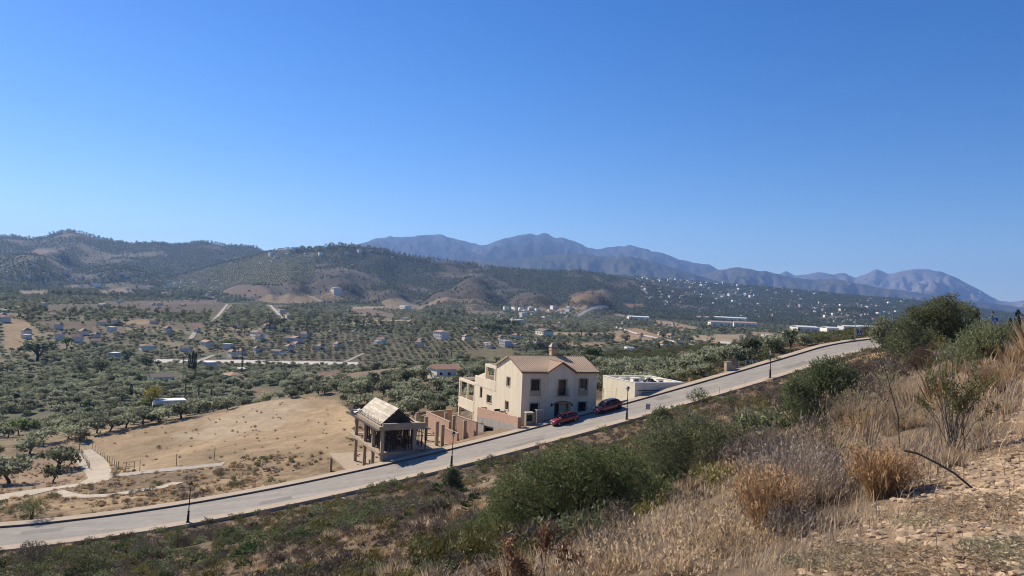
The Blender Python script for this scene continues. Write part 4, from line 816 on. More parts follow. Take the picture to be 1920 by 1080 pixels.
    put('ridge_cap', [tube([(-.3, D/2, HR+.08), (W+.3, D/2, HR+.08)], [.14, .14], 8)] + [tube([(x, -.35, HE+.05), (x, D/2, HR+.08)], [.09, .09], 6) for x in (-.3, W+.3)] + [tube([(-.3, -.38, HE-.02), (3.95, -.38, HE-.02)], [.06, .06], 6), tube([(8.65, -.38, HE-.02), (W+.3, -.38, HE-.02)], [.06, .06], 6)], RIDGE, E, True)
    # little cross gable over the bay
    cg = []; per = .27
    for sg in (-1, 1):
        ys = np.arange(-.75, 3.6, per/6); rows = []
        for c in range(6):
            for tt, lift in ((c/6, .05), ((c+.98)/6, 0)):
                x = 6.3+sg*2.5*(1-tt); z = HE-.08+1.52*tt+.06+.075*np.abs(np.sin(math.pi*(ys+.75)/per))+lift; rows.append(np.stack([np.full(len(ys), x), ys, z], 1))
        P = np.concatenate(rows); n_ = len(ys); i = np.arange(len(P)).reshape(-1, n_); F = np.stack([i[:-1, :-1], i[:-1, 1:], i[1:, 1:], i[1:, :-1]], -1).reshape(-1, 4)
        c_ = P[F].mean(1); zmain = HE-.05+(c_[:, 1]+.35)/(D/2+.35)*(HR-HE+.05)+.02; F = F[c_[:, 2] > zmain-.05]; cg.append((P, F[:, ::-1] if sg < 0 else F))
    put('bay_roof', cg, TILE, E); put('bay_ridge', [tube([(6.3, -.75, 8.52), (6.3, 3.6, 8.52)], [.1, .1], 6)] + [tube([(6.3+sg*2.55, -.74, HE-.02), (6.3, -.74, 8.5)], [.09, .09], 6) for sg in (-1, 1)], RIDGE, E, True)
    ch = put('chimney', [box(7.35, 8.35, 5.6, 6.4, 8.0, 10.0)], mat('ochre_stucco', (0.58, 0.38, 0.2), .9), E); put('chimney_cap', [box(7.25, 8.45, 5.5, 6.5, 9.85, 10.0)] + [box(7.35+.44*i, 7.47+.44*i, 5.6, 6.4, 10.0, 10.35) for i in range(3)], TRIM, ch)
    hip = np.array([(7.2, 5.45, 10.35), (8.5, 5.45, 10.35), (8.5, 6.55, 10.35), (7.2, 6.55, 10.35), (7.6, 5.9, 11.0), (8.1, 5.9, 11.0), (8.1, 6.1, 11.0), (7.6, 6.1, 11.0)]); put('chimney_roof', (hip, BOXF), TILE, ch)
    # rear wing with roof terrace
    wh = [(12.2, 14.1, .55, 1.75), (16.4, 17.6, .8, 2.6)]
    put('wing_wall', holed(D+.0, 20, -6, 3.1, wh, .02, .32, 'v') + [box(8, 8.3, D, 20, -6, 3.1), box(.32, 8, 19.7, 20, -6, 3.1)], STUCCO, E)
    put('terrace_slab', box(.02, 8.3, D+.01, 20, 3.1, 3.35), STUCCO, E); put('terrace_parapet', [box(-.03, .22, D+.02, 20.05, 2.75, 4.3), box(.22, 8.3, 19.8, 20.05, 3.35, 4.3)], STUCCO, E)
    for v0, v1, z0, z1 in wh[:1]:
        w = put('window', box(.22, .26, v0, v1, z0, z1), GLASS, E); t = .16
        put('frame', [box(-.04, .02, v0-t, v0, z0-t, z1+t), box(-.04, .02, v1, v1+t, z0-t, z1+t), box(-.04, .02, v0, v1, z1, z1+t), box(-.04, .02, v0, v1, z0-t, z0)], TRIM, w)
        put('window_bars', bars([((.1, v0+(v1-v0)*k/4, z0), (.1, v0+(v1-v0)*k/4, z1)) for k in (1, 2, 3)] + [((.1, v0, z0+(z1-z0)*k/3), (.1, v1, z0+(z1-z0)*k/3)) for k in (1, 2)], .025), IRON, w)
    w = put('window', box(.22, .26, 16.4, 17.6, .8, 2.6), GLASS, E)
    pg = put('pergola', [box(.0, .35, 15.1, 15.45, 4.3, 6.3), box(0, .35, 10.85, 11.2, 4.3, 6.3), box(3.6, 3.95, 15.1, 15.45, 3.35, 6.3), box(-.03, .38, 10.36, 15.5, 6.3, 6.75), box(.38, 4.0, 15.07, 15.5, 6.3, 6.75), box(3.6, 4.0, 10.36, 15.07, 6.3, 6.75)], STUCCO, E)
    put('stair_parapet', [quadbox([(.5, 15.6, 4.2), (.5, 19.6, 4.2), (.5, 19.6, 4.4), (.5, 15.6, 5.4)], .25)], STUCCO, E)
    # open rear porch on two floors
    put_each('porch_column', [box(0, .4, 20.1, 20.5, -7.5, 2.5), box(0, .4, 28.0, 28.4, -8.5, 2.5), box(6, 6.4, 28.0, 28.4, -8.5, 2.5), box(6, 6.4, 20.1, 20.5, -7.5, 2.5), box(.02, .38, 23.9, 24.2, -.4, 2.5)], STUCCO, E)
    put_each('porch_beam', [box(-.02, .42, 20.06, 28.42, 2.5, 2.95), box(.42, 6.42, 28.0, 28.42, 2.5, 2.95), box(6, 6.42, 20.06, 28.0, 2.5, 2.95), box(.42, 6.0, 20.06, 20.5, 2.5, 2.95)], STUCCO, E)
    put_each('porch_parapet', [box(-.04, .2, 20.5, 28.0, -1.8, -.35), box(.4, 6.0, 28.1, 28.35, -1.8, -.35)], STUCCO, E); put('porch_slab', [box(-.06, 6.45, 20.05, 28.5, -2.2, -1.8)], STUCCO, E)
    put('porch_door', box(2, 4, 20.04, 20.09, -1.7, .8), GLASS, E)
    return E
villa()
def at_frame(O, m): c = math.hypot(1, m); return np.array([1/c, m/c, 0]), np.array([-m/c, 1/c, 0])
uV, vV = at_frame(O_V, .42)

# brick retaining wall in front of the villa's side
P2 = road_pt(np.array([5.0]), RW+.35)[0]
E = link('retaining_wall', None, loc=P2, rot=(0, 0, yaw(.42))); set_props(E, 'brick retaining wall on rough concrete beside the villa ramp', 'wall')
def slope_box(x0, x1, v0, v1, zb0, zb1, zt0, zt1):
    return np.array([(x0, v0, zb0), (x1, v0, zb0), (x1, v1, zb1), (x0, v1, zb1), (x0, v0, zt0), (x1, v0, zt0), (x1, v1, zt1), (x0, v1, zt1)], float), BOXF
put('brick_face', [slope_box(0, .3, .35, 16.8, .55, -.75, 1.75, .75)], BRICK, E); put('concrete_face', [slope_box(-.02, .32, .35, 9, -.6, -2.6, .54, -.1), slope_box(-.02, .32, 9, 16.8, -1.3, -1.9, -.1, -.76), slope_box(-.02, .32, 13.6, 16.8, -6, -6, -1.3, -1.9)], CONCG, E)
put('end_pier', box(-.12, .42, -.2, .34, -1, 1.8), BRICK, E); put_each('cross_wall', [box(.32, 1.5, 16.5, 16.8, -3, .75), box(.33, 7, 7.6, 7.9, -2, 1.2)], BRICK, E)
put_each('ramp_prop', [box(.02, .3, 9.1, 9.4, -4, -1.3), box(1.6, 1.9, 11, 11.3, -4, -1.4)], CONC, E); put('ramp_soffit', [slope_box(.33, 5, 2, 16.5, -.9, -2.3, -.6, -2.0)], CONCG, E); put('back_wall', box(3.6, 3.9, 4, 16.4, -6, -2.2), CONCG, E)
E = link('rubble_heap', None, loc=P2+vV*9.5+uV*1.6+np.array([0, 0, .9]))
rr = np.random.default_rng(5)
for i in range(9):
    s_ = rr.uniform(.2, .5); put('rubble_block', box(-s_, s_, -s_*.7, s_*.7, -s_*.4, s_*.4), CONCG if i % 3 else IRON, E, loc=tuple(rr.normal(size=3)*[.7, .7, .12]+[0, 0, s_*.6]), rot=tuple(rr.uniform(-.6, .6, 3)))
set_props(E, 'heap of grey rubble on the brick wall by the villa side', 'rubble')
# meter piers at the pavement
def pier(st, w, h, label, niche):
    p = road_pt(np.array([st]), RW+.75)[0]; E = link('meter_pier', None, loc=p, rot=(0, 0, yaw(.42))); set_props(E, label, 'pier')
    put('shaft', [box(-w/2, -w/2+.12, -.3, .3, -1.2, h), box(w/2-.12, w/2, -.3, .3, -1.2, h), box(-w/2+.12, w/2-.12, -.1, .3, -1.2, h), box(-w/2+.12, w/2-.12, -.3, -.1, -1.2, .75), box(-w/2+.12, w/2-.12, -.3, -.1, h-.25, h)] if niche else [box(-w/2, w/2, -.3, .3, -1.2, h)], CONC, E)
    put('cap', box(-w/2-.06, w/2+.06, -.36, .36, h, h+.1), WHITEW, E)
    if niche: put('meter_door', box(-w/2+.14, w/2-.14, -.12, -.1, .76, h-.27), IRON, E)
    else: put('panel', box(-w/2+.14, w/2-.14, -.33, -.3, .5, h-.3), CONCG, E)
pier(6.7, 1.15, 1.95, 'lower of two cream meter piers, with an open dark niche', True); pier(8.2, 1.1, 1.95, 'upper of two cream meter piers, with a closed panel', False)
E = link('mesh_gate', None, loc=road_pt(np.array([9.6]), RW+2.2)[0], rot=(0, 0, yaw(.42))); set_props(E, 'thin wire mesh gate between the meter piers and the villa door', 'gate')
for x in (0, 1.3): put('post', tube([(x, 0, -.8), (x, 0, 2)], [.03, .03]), GALV, E)
put('mesh', bars([((i*.13, 0, .1), (i*.13, 0, 1.9)) for i in range(1, 10)] + [((0, 0, .1+k*.3), (1.3, 0, .1+k*.3)) for k in range(7)], .006), GALV, E)

# ------------------------------------------------------------------ concrete skeleton under formwork
O_R = road_pt(np.array([-13.3]), RW+.75)[0]
def skeleton():
    E = link('unfinished_house', None, loc=O_R, rot=(0, 0, yaw(.5))); set_props(E, 'raw concrete house frame packed with props under a boarded gable roof', 'building site'); rg = np.random.default_rng(3)
    cols = [(0, 0), (0, 4.2), (0, 8.4), (0, 13.4), (4.6, 0), (4.6, 4.2), (4.6, 8.4), (4.6, 13.4)]
    for i, (x, y) in enumerate(cols):
        put('column', box(x-.22, x+.22, y-.22, y+.22, -5.5 if y > 2 else -1.5, 4.35), CONC, E, bevel=.02)
    put('floor_slab', [box(-.5, 5.1, -.2, 15.8, .95, 1.3)], CONC, E); put('front_sill', [box(.21, 4.39, -.15, .15, -.2, .94)], CONCG, E)
    put_each('eave_beam', [box(-.6, -.1, -.4, 16.3, 4.36, 4.85), box(-.1, 6.0, -.45, -.05, 4.36, 5.25), box(5.5, 6.0, -.05, 16.3, 4.36, 4.85)], CONC, E)
    put('ceiling_slab', [box(-.1, 5.5, -.05, 16.2, 4.38, 4.7)], CONC, E); put_each('eave_board', [box(-1.0, -.6, -.8, 16.6, 4.3, 4.4), box(6, 6.7, -.7, 16.4, 4.32, 4.42)], WOODD, E)
    put('lower_slab', [box(-2.6, 5, 6.5, 19.5, -2.95, -2.65)], CONC, E)
    for x, y in ((-2.3, 18.9), (4.5, 18.9), (-2.3, 10)): put('lower_post', box(x-.18, x+.18, y-.18, y+.18, -7, -2.95), CONC, E)
    # props
    for i in range(168):
        y = .4+(i % 28)*.5+rg.normal()*.15; x = .35+(i//20)*.85+rg.normal()*.16; o = put('prop', tube([(x, y, 1.3), (x+rg.normal()*.06, y+rg.normal()*.25, 4.37)], [.065, .055], 5), RUSTY if i % 4 else WOODD, E)
    for k, (z, y) in enumerate(((2.2, .4), (3.0, .5), (2.6, 6), (3.5, 9))): put('brace', box(.25, 4.3, y, y+.06, z, z+.13), WOODD, E)
    for k in range(3): put('brace', box(.3+.9*k, .36+.9*k, .3, 13, 2.4+.4*k, 2.52+.4*k), WOODD, E)
    # roof: boarded slopes on a dark gable
    ur, zr, ze, y0, y1 = 2.45, 7.05, 4.9, .9, 12.5
    for sg, ue in ((-1, -.05), (1, 5.0)):
        nrow, ncol = 7, 6
        for a in range(nrow):
            for b in range(ncol):
                t0, t1 = a/nrow, (a+1)/nrow-.006; q0 = y0+(y1-y0)*b/ncol+.01*rg.normal(); q1 = y0+(y1-y0)*(b+1)/ncol-.02; jit = rg.uniform(0, .035)
                P = [(ue+(ur-ue)*t0, q0, ze+(zr-ze)*t0+jit), (ue+(ur-ue)*t0, q1, ze+(zr-ze)*t0+jit), (ue+(ur-ue)*t1, q1, ze+(zr-ze)*t1+jit), (ue+(ur-ue)*t1, q0, ze+(zr-ze)*t1+jit)]
                if sg < 0: P = P[::-1]
                put('plank', quadbox(P, .05), WOODP, E)
    me = np_mesh('gable_board', np.array([(.3, 1.0, ze-.2), (4.8, 1.0, ze-.2), (ur, 1.0, zr-.08), (.3, 1.1, ze-.2), (4.8, 1.1, ze-.2), (ur, 1.1, zr-.08)]), np.array([(0, 1, 2), (5, 4, 3), (0, 3, 4), (0, 4, 1), (1, 4, 5), (1, 5, 2), (2, 5, 3), (2, 3, 0)]), [WOODD]); link('gable_board', me, E)
    put('gable_slot', box(2.1, 3.1, .94, .99, 5.35, 5.55), IRON, E)
    for i in range(16): s_ = rg.uniform(.2, .9); put('loose_board', box(-s_, s_, -.1, .1, 0, .05), WOODP if i % 2 else WOODD, E, loc=(rg.uniform(.2, 4.4), rg.uniform(.3, 14), 1.31+.02*i % .1), rot=(0, rg.uniform(-.1, .05), rg.uniform(0, 3)))
    for i in range(10): s_ = rg.uniform(.12, .35); put('block', box(-s_, s_, -s_*.6, s_*.6, 0, s_*.8), (CONCG, BRICK, CONC)[i % 3], E, loc=(rg.uniform(-2.2, 4), rg.uniform(8, 19), -2.64), rot=(0, 0, rg.uniform(0, 3)))
    for i in range(14): s_ = rg.uniform(.15, .4); put('block', box(-s_, s_, -s_*.6, s_*.6, 0, s_*.8), (CONCG, BRICK, CONC)[i % 3], E, loc=(rg.uniform(4.9, 7), rg.uniform(1, 9), .3), rot=(0, 0, rg.uniform(0, 3)))
    # rebar lattice along the eave
    seg = []
    for i in range(14):
        y = .3+i*.85; seg += [((-.35, y, 4.85), (-.1, y+.42, 5.5)), ((-.1, y+.42, 5.5), (-.35, y+.85, 4.85))]
    seg.append(((-.1, .5, 5.5), (-.1, 12.3, 5.5))); put('rebar_lattice', bars(seg, .035), WHITEW, E)
    for i in range(10): put('starter_bar', tube([(-.3+rg.normal()*.1, 1+i*1.2, 4.85), (-.3+rg.normal()*.15, 1+i*1.2, 6.0)], [.014, .014], 4), RUSTY, E)
    put_each('formwork_panel', [quadbox([(-.9, 12.9, 4.9), (-.9, 15.6, 4.9), (-.7, 15.6, 5.9), (-.7, 12.9, 5.9)], .08), quadbox([(.2, 12.7, 5.0), (2.5, 12.7, 5.2), (2.5, 12.9, 6.0), (.2, 12.9, 5.9)], .08)], WOODD, E)
    put_each('white_sheet', [quadbox([(5.2, .6, 4.75), (6.0, .6, 4.6), (6.0, 2, 4.9), (5.2, 2, 5.1)], .04), quadbox([(-.8, 11.6, 4.9), (.2, 11.6, 5.4), (.2, 13, 5.3), (-.8, 13, 4.9)], .04)], WHITEW, E)
    return E
skeleton()
# loose columns on the neighbouring slab
ZS = -22.0
def hitz(px, py, z): v = rays([px], [py])[0]; return v*(z/v[2])
a0 = hitz(790, 842, ZS); E = link('floor_slab', None)
uS, vS = at_frame(0, .45)
E.location = hitz(812, 838, ZS); E.rotation_euler = (0, 0, yaw(.45)); set_props(E, 'bare concrete floor slab with shadow stripes between the two houses', 'slab'); put('deck', box(-4.5, 7.0, -1.0, 19, -.35, 0), CONC, E)
for i in range(3): put('kerb_beam', box(-4.4, 6.9, 3.5+5*i, 3.9+5*i, .003, .12), CONC, E)
PL = [(797.5, 781, 825), (818, 790, 835), (828.3, 796, 840), (834.7, 773, 815), (849.2, 779, 822), (870, 788, 830), (781, 774, 808)]
LBL = ['left of the row beside the roofed frame', 'in the middle of the slab, left of a pair', 'in the middle of the slab, right of a pair', 'against the rear brick wall', 'between the rear wall and the street', 'next to the villa porch', 'half hidden behind the roofed frame']
for (x, t, b), lb in zip(PL, LBL):
    p = hitz(x, b, ZS); h = (b-t)/FOC*p[1]; o = put('concrete_column', [box(-.24, .24, -.24, .24, -1.0, h)], CONC, loc=p, rot=(0, 0, yaw(.45)), bevel=.02); set_props(o, 'free-standing concrete column '+lb, 'column')
def vwall(pxa, pya, pxb, pyb, z, h, th, name, label, m=BRICK):
    A, B = hitz(pxa, pya, z), hitz(pxb, pyb, z); d = B-A; L = math.hypot(d[0], d[1]); E = link(name, None, loc=A, rot=(0, 0, math.atan2(d[1], d[0])-math.pi/2)); set_props(E, label, 'wall')
    put('brick_face', box(-th/2, th/2, 0, L, -1.5, h), m, E); put('coping', box(-th/2-.03, th/2+.03, -.03, L+.03, h, h+.08), CONC, E)
vwall(842, 828, 799, 806, ZS, 3.0, .3, 'brick_wall', 'rear brick wall running back behind the free columns')
vwall(799, 806, 846, 800, ZS, 2.9, .3, 'brick_wall', 'darker brick cross wall closing the slab at the back')
vwall(893, 834, 857, 820, ZS, 3.4, .3, 'brick_wall', 'brick wall under the villa porch behind the last column')
vwall(858, 840, 828, 826, ZS, 2.1, .3, 'brick_wall', 'low brick wall in the middle of the slab')

# ------------------------------------------------------------------ low flat-roofed building
C_F = road_pt(np.array([22.8]), RW+.75)[0]
E = link('flat_roofed_building', None, loc=C_F, rot=(0, 0, yaw(.42))); set_props(E, 'low white flat-roofed building sunk beside the street', 'building')
put('wall', [box(0, .25, .25, 9.7, -5, 2.27), box(0, 9.0, 0, .25, -5, 2.27), box(8.75, 9.0, .25, 9.7, -5, 2.27), box(.25, 8.75, 9.45, 9.7, -5, 2.27)], WHITEW, E); put('roof', box(.25, 8.75, .25, 9.45, 1.3, 1.5), WHITEW, E); put('parapet_cap', [box(-.04, .3, -.04, 9.74, 2.27, 2.34), box(.3, 9.04, -.04, .3, 2.27, 2.34), box(8.7, 9.04, .3, 9.74, 2.27, 2.34), box(.3, 8.7, 9.4, 9.74, 2.27, 2.34)], LIMEW, E)
put('pipe', tube([(.5, -.06, 1.1), (4.6, -.06, 1.1)], [.05, .05]), IRON, E); put('doorway', box(1.2, 4.2, -.012, -.002, -2.2, .9), CONCG, E)
for i, (x, y, w, h, lb) in enumerate(((2.4, 7.6, .5, .7, 'left'), (6.6, 6.5, .45, .9, 'middle'), (7.6, 4.6, .5, .8, 'right'), (5.2, 8.2, .7, .6, 'rear'))):
    p = C_F + uV*x+vV*y+np.array([0, 0, 1.5]); o = link('roof_vent', None, loc=p, rot=(0, 0, yaw(.42))); set_props(o, lb+' white vent box on the flat roof of the low building', 'vent'); put('casing', box(-w, w, -w*.7, w*.7, 0, h), LIMEW, o, bevel=.03); put('cap', box(-w-.08, w+.08, -w*.7-.08, w*.7+.08, h, h+.08), WHITEW, o); put('grille', box(-w*.6, w*.6, -w*.7-.012, -w*.7-.002, h*.25, h*.7), IRON, o)
E = link('tarpaulin_heap', None, loc=C_F+uV*5.6+vV*4.4+np.array([0, 0, 1.5])); set_props(E, 'dark heap of sheeting on the flat roof', 'tarpaulin')
aa = np.linspace(0, 2*math.pi, 19)[:-1]; rng_ = np.random.default_rng(8); Vt = [(math.cos(a)*r*rng_.uniform(.7, 1.3), math.sin(a)*r*.8*rng_.uniform(.7, 1.3), z*rng_.uniform(.7, 1.3)) for r, z in ((1.3, -.01), (1.0, .45), (.5, .75), (.05, .8)) for a in aa]; i = np.arange(72).reshape(4, 18); put('sheet', (np.array(Vt), np.stack([i[:-1], np.roll(i, -1, 1)[:-1], np.roll(i, -1, 1)[1:], i[1:]], -1).reshape(-1, 4)), IRON, E)
E = link('wire_fence', None, loc=C_F+np.array([-4.5, 2.2, -1.2]), rot=(0, 0, yaw(.33))); set_props(E, 'thin wire fence in front of the white flat building', 'fence')
for x in (-2.2, 0, 2.2): put('post', tube([(x, 0, -1.2), (x, 0, 2.2)], [.035, .035]), GALV, E)
put('wire', bars([((-2.2, 0, z), (2.2, 0, z)) for z in (.5, .9, 1.3, 1.7, 2.1)], .006), GALV, E)
# gate pier and railing up the street
p = road_pt(np.array([38.2]), RW+.5)[0]; E = link('gate_pier', None, loc=p, rot=(0, 0, yaw(.33))); set_props(E, 'pale concrete gate pier beside the metal railing up the street', 'pier'); put('shaft', box(-.5, .5, -.35, .35, -1.5, 1.5), CONC, E); put('cap', box(-.56, .56, -.41, .41, 1.5, 1.6), CONC, E)
E = link('metal_railing', None, loc=p+np.array([.7, .25, 0]), rot=(0, 0, yaw(.33))); set_props(E, 'grey stepped metal railing beyond the concrete gate pier', 'railing')
for x, h in ((0, 1.2), (1.3, 1.7), (2.6, 1.9), (3.9, 1.9), (4.6, 1.9)): put('post', tube([(x, 0, -.6), (x, 0, h)], [.06, .06]), GALV, E)
for k in range(4): put('rail', bars([((0, 0, 1.2-.3*k), (1.3, 0, 1.7-.35*k)), ((1.3, 0, 1.7-.35*k), (4.6, 0, 1.9-.38*k))], .045), GALV, E)
put('base', box(-.1, 4.7, -.12, .12, -.9, .28), CONC, E)
E = link('hand_rail', None, loc=p+np.array([-3.4, -.2, -.2]), rot=(0, 0, yaw(.33))); set_props(E, 'short low handrail sloping down left of the gate pier', 'railing'); put('rail', bars([((0, 0, -.3), (2.7, 0, 1.1)), ((-.4, 0, -.35), (0, 0, -.3)), ((0, .3, -.5), (2.6, .3, -.1))], .04), GALV, E); put('post', tube([(1.2, 0, -1.2), (1.2, 0, .32)], [.03, .03]), GALV, E)
# ------------------------------------------------------------------ street lamps, signs
def lathe(prof_, k=12, closed=True):
    V = []; F = []
    for r, z in prof_:
        for j in range(k): a = 2*math.pi*j/k; V.append((r*math.cos(a), r*math.sin(a), z))
    for i in range(len(prof_)-1):
        for j in range(k): F.append((i*k+j, i*k+(j+1) % k, (i+1)*k+(j+1) % k, (i+1)*k+j))
    return np.array(V), np.array(F)
LAMPG = mat('lamp_glass', (0.75, 0.74, 0.7), 0.3, 0.03, spec=0.5)
def street_lamp(p, h, lean, label):
    E = link('street_lamp', None, loc=p, rot=(0, lean, 0)); set_props(E, label, 'street lamp', 'iron lantern posts along the street')
    put('base', lathe([(.2, -.2), (.2, .06), (.15, .12), (.13, .8), (.1, 1.15), (.13, 1.18), (.13, 1.26), (.075, 1.3)], 10), IRON, E, True)
    put('pole', lathe([(.06, 1.28), (.055, 2.2), (.045, h-.72), (.08, h-.7), (.08, h-.66), (.03, h-.64)], 8), IRON, E, True)
    put('lantern', lathe([(.11, h-.64), (.22, h-.26)], 6), LAMPG, E); hd = put('hood', lathe([(.26, h-.27), (.26, h-.22), (.16, h-.08), (.05, h-.02), (.05, h+.05), (.0, h+.1)], 6), IRON, E)
    put('frame', bars([((.112*math.cos(a), .112*math.sin(a), h-.64), (.224*math.cos(a), .224*math.sin(a), h-.26)) for a in np.arange(6)*math.pi/3], .013), IRON, E)
for s, h, ln, lb in ((-35.2, 4.55, .03, 'black lantern post lowest on the street, standing alone'), (-6.5, 4.35, .025, 'black lantern post in front of the concrete columns'), (16.5, 4.5, 0, 'black lantern post beside the two parked red cars'), (38.3, 3.95, 0, 'black lantern post across from the gate pier up the street')):
    street_lamp(road_pt(np.array([s]), .45, .15)[0], h, ln, lb)
street_lamp(unp([1914], [632], [112])[0]+np.array([0, 0, -.9]), 4.4, 0, 'distant lantern post at the right border of the view')
BLUE = mat('sign_blue', (0.03, 0.13, 0.42), 0.5, 0.03); SWHITE = mat('sign_white', (0.8, 0.8, 0.78), 0.5, 0.03); SBLACK = mat('sign_black', (0.02, 0.02, 0.02), 0.5, 0); SRED = mat('sign_red', (0.45, 0.06, 0.05), 0.6, 0.1); SGREY = mat('sign_back', (0.36, 0.36, 0.36), 0.5, 0.05, metal=.4)
def flat(name, pts, y, m, parent):
    P = [(x, y, z) for x, z in pts]; me = bpy.data.meshes.new(name); bm_ = bmesh.new(); f = bm_.faces.new([bm_.verts.new(q) for q in P]); r = bmesh.ops.extrude_face_region(bm_, geom=[f]); bmesh.ops.translate(bm_, verts=[v for v in r['geom'] if isinstance(v, bmesh.types.BMVert)], vec=(0, .006, 0)); bmesh.ops.recalc_face_normals(bm_, faces=bm_.faces); bm_.to_mesh(me); bm_.free(); me.materials.append(m); return link(name, me, parent)
def crossing_sign(p, h, s, rz, label):
    E = link('crossing_sign', None, loc=p, rot=(0, 0, rz)); set_props(E, label, 'road sign'); put('pole', tube([(0, .05, -.4), (0, .05, h+s*.9)], [.035, .035]), GALV, E)
    b = put('board', box(-s/2, s/2, 0, .02, h, h+s), BLUE, E); flat('triangle', [(-.4*s, h+.12*s), (.4*s, h+.12*s), (0, h+.86*s)], -.012, SWHITE, b)
    flat('walking_figure', [(-.14*s, h+.16*s), (-.08*s, h+.16*s), (.0, h+.32*s), (.07*s, h+.16*s), (.13*s, h+.16*s), (.05*s, h+.4*s), (.11*s, h+.32*s), (.13*s, h+.36*s), (.04*s, h+.52*s), (.03*s, h+.62*s), (-.04*s, h+.62*s), (-.05*s, h+.5*s), (-.12*s, h+.36*s), (-.09*s, h+.34*s), (-.04*s, h+.42*s), (-.05*s, h+.36*s)], -.022, SBLACK, b)
    flat('crossing_stripes', [(-.24*s, h+.13*s), (.24*s, h+.13*s), (.22*s, h+.155*s), (-.22*s, h+.155*s)], -.02, SBLACK, b)
pS = road_pt(np.array([53.4]), .35, .15)[0]; crossing_sign(pS, 2.35, .78, .05, 'blue pedestrian crossing sign on the near pavement at the street crest')
E = link('road_sign', None, loc=road_pt(np.array([60.5]), RW-1.0, .15)[0], rot=(0, 0, .95)); set_props(E, 'grey sign seen from behind on the far pavement at the crest', 'road sign'); put('pole', tube([(0, 0, -.3), (0, 0, 3.6)], [.05, .05]), GALV, E); put('board', box(-.4, .4, -.06, -.04, 2.6, 3.5), SGREY, E, bevel=.02); put('bracket', box(-.3, .3, -.038, -.0, 3.0, 3.06), GALV, E)
E = link('direction_sign', None, loc=unp([1672], [640], [150])[0], rot=(0, 0, .2)); set_props(E, 'pale twin-board sign on a pole behind the big wild olive', 'road sign'); put('pole', tube([(0, 0, -4), (0, 0, 5.4)], [.09, .08]), GALV, E); put('board', [box(-.55, .55, -.08, -.05, 3.2, 4.6)], SWHITE, E); put('arm', box(-1.0, .9, -.04, .04, 5.0, 5.15), GALV, E)
crossing_sign(unp([1864], [640], [70])[0]+np.array([0, 0, -1]), 2.6, .62, -.1, 'second blue crossing sign above the bush at the right border')
E = link('round_sign', None, loc=unp([1842], [640], [72])[0]+np.array([0, 0, -1])); set_props(E, 'small round pale sign left of the second crossing sign', 'road sign'); put('pole', tube([(0, .03, 0), (0, .03, 3.2)], [.03, .03]), GALV, E); cz = lathe([(.0, 0), (.3, 0), (.3, .02), (0, .021)], 16); put('disc', (cz[0][:, [0, 2, 1]]*[1, -1, 1]+[0, 0, 3.0], cz[1]), SWHITE, E)
street_lamp(unp([1859], [640], [105])[0]+np.array([0, 0, -1]), 5.3, 0, 'lantern post seen just left of the second crossing sign')
# small notice on two stakes
E = link('notice_board', None, loc=road_pt(np.array([19.4]), .2, .15)[0], rot=(0, 0, .3)); set_props(E, 'small red and white notice on thin stakes at the near pavement', 'notice')
for x in (-.33, .33): put('stake', tube([(x, .02, -.4), (x, .02, 1.55)], [.014, .014]), GALV, E)
b = put('board', box(-.32, .32, -.02, 0, .62, 1.42), SWHITE, E); put('border', [box(-.3, .3, -.032, -.022, .64, .7), box(-.3, .3, -.032, -.022, 1.12, 1.2), box(-.3, -.24, -.032, -.022, .7, 1.12), box(.24, .3, -.032, -.022, .7, 1.12), box(-.16, .16, -.032, -.022, .88, .96)], SRED, b)
for i, s in enumerate((26, 30, 34)):
    o = put('stake', tube([(0, 0, -.3), (0, 0, 1.0)], [.02, .018], 5), WOODD, loc=road_pt(np.array([float(s)]), .05, .1)[0]); set_props(o, ['lowest', 'middle', 'highest'][i]+' of three thin stakes along the near pavement', 'stake')

# ------------------------------------------------------------------ cars
def loft(secs, cap=True):
    """secs: list of (x, ring (k,2) of y,z)"""
    k = len(secs[0][1]); V = np.array([(x, y, z) for x, r in secs for y, z in r]); F = []
    for i in range(len(secs)-1):
        for j in range(k): F.append((i*k+j, i*k+(j+1) % k, (i+1)*k+(j+1) % k, (i+1)*k+j))
    return V, np.array(F)
TYRE = mat('tyre', (0.015, 0.015, 0.015), 0.9, 0); RIM = mat('alloy_rim', (0.55, 0.55, 0.56), 0.3, 0, metal=0.8); HEADL = mat('headlamp', (0.75, 0.76, 0.78), 0.08, 0, spec=0.8); PLATE = mat('plate_white', (0.7, 0.7, 0.68), 0.5, 0); BLACKP = mat('black_plastic', (0.015, 0.015, 0.016), 0.5, 0); TAIL = mat('tail_red', (0.3, 0.01, 0.01), 0.2, 0)
CHROME = mat('bright_trim', (0.8, 0.8, 0.8), 0.15, 0, metal=1)
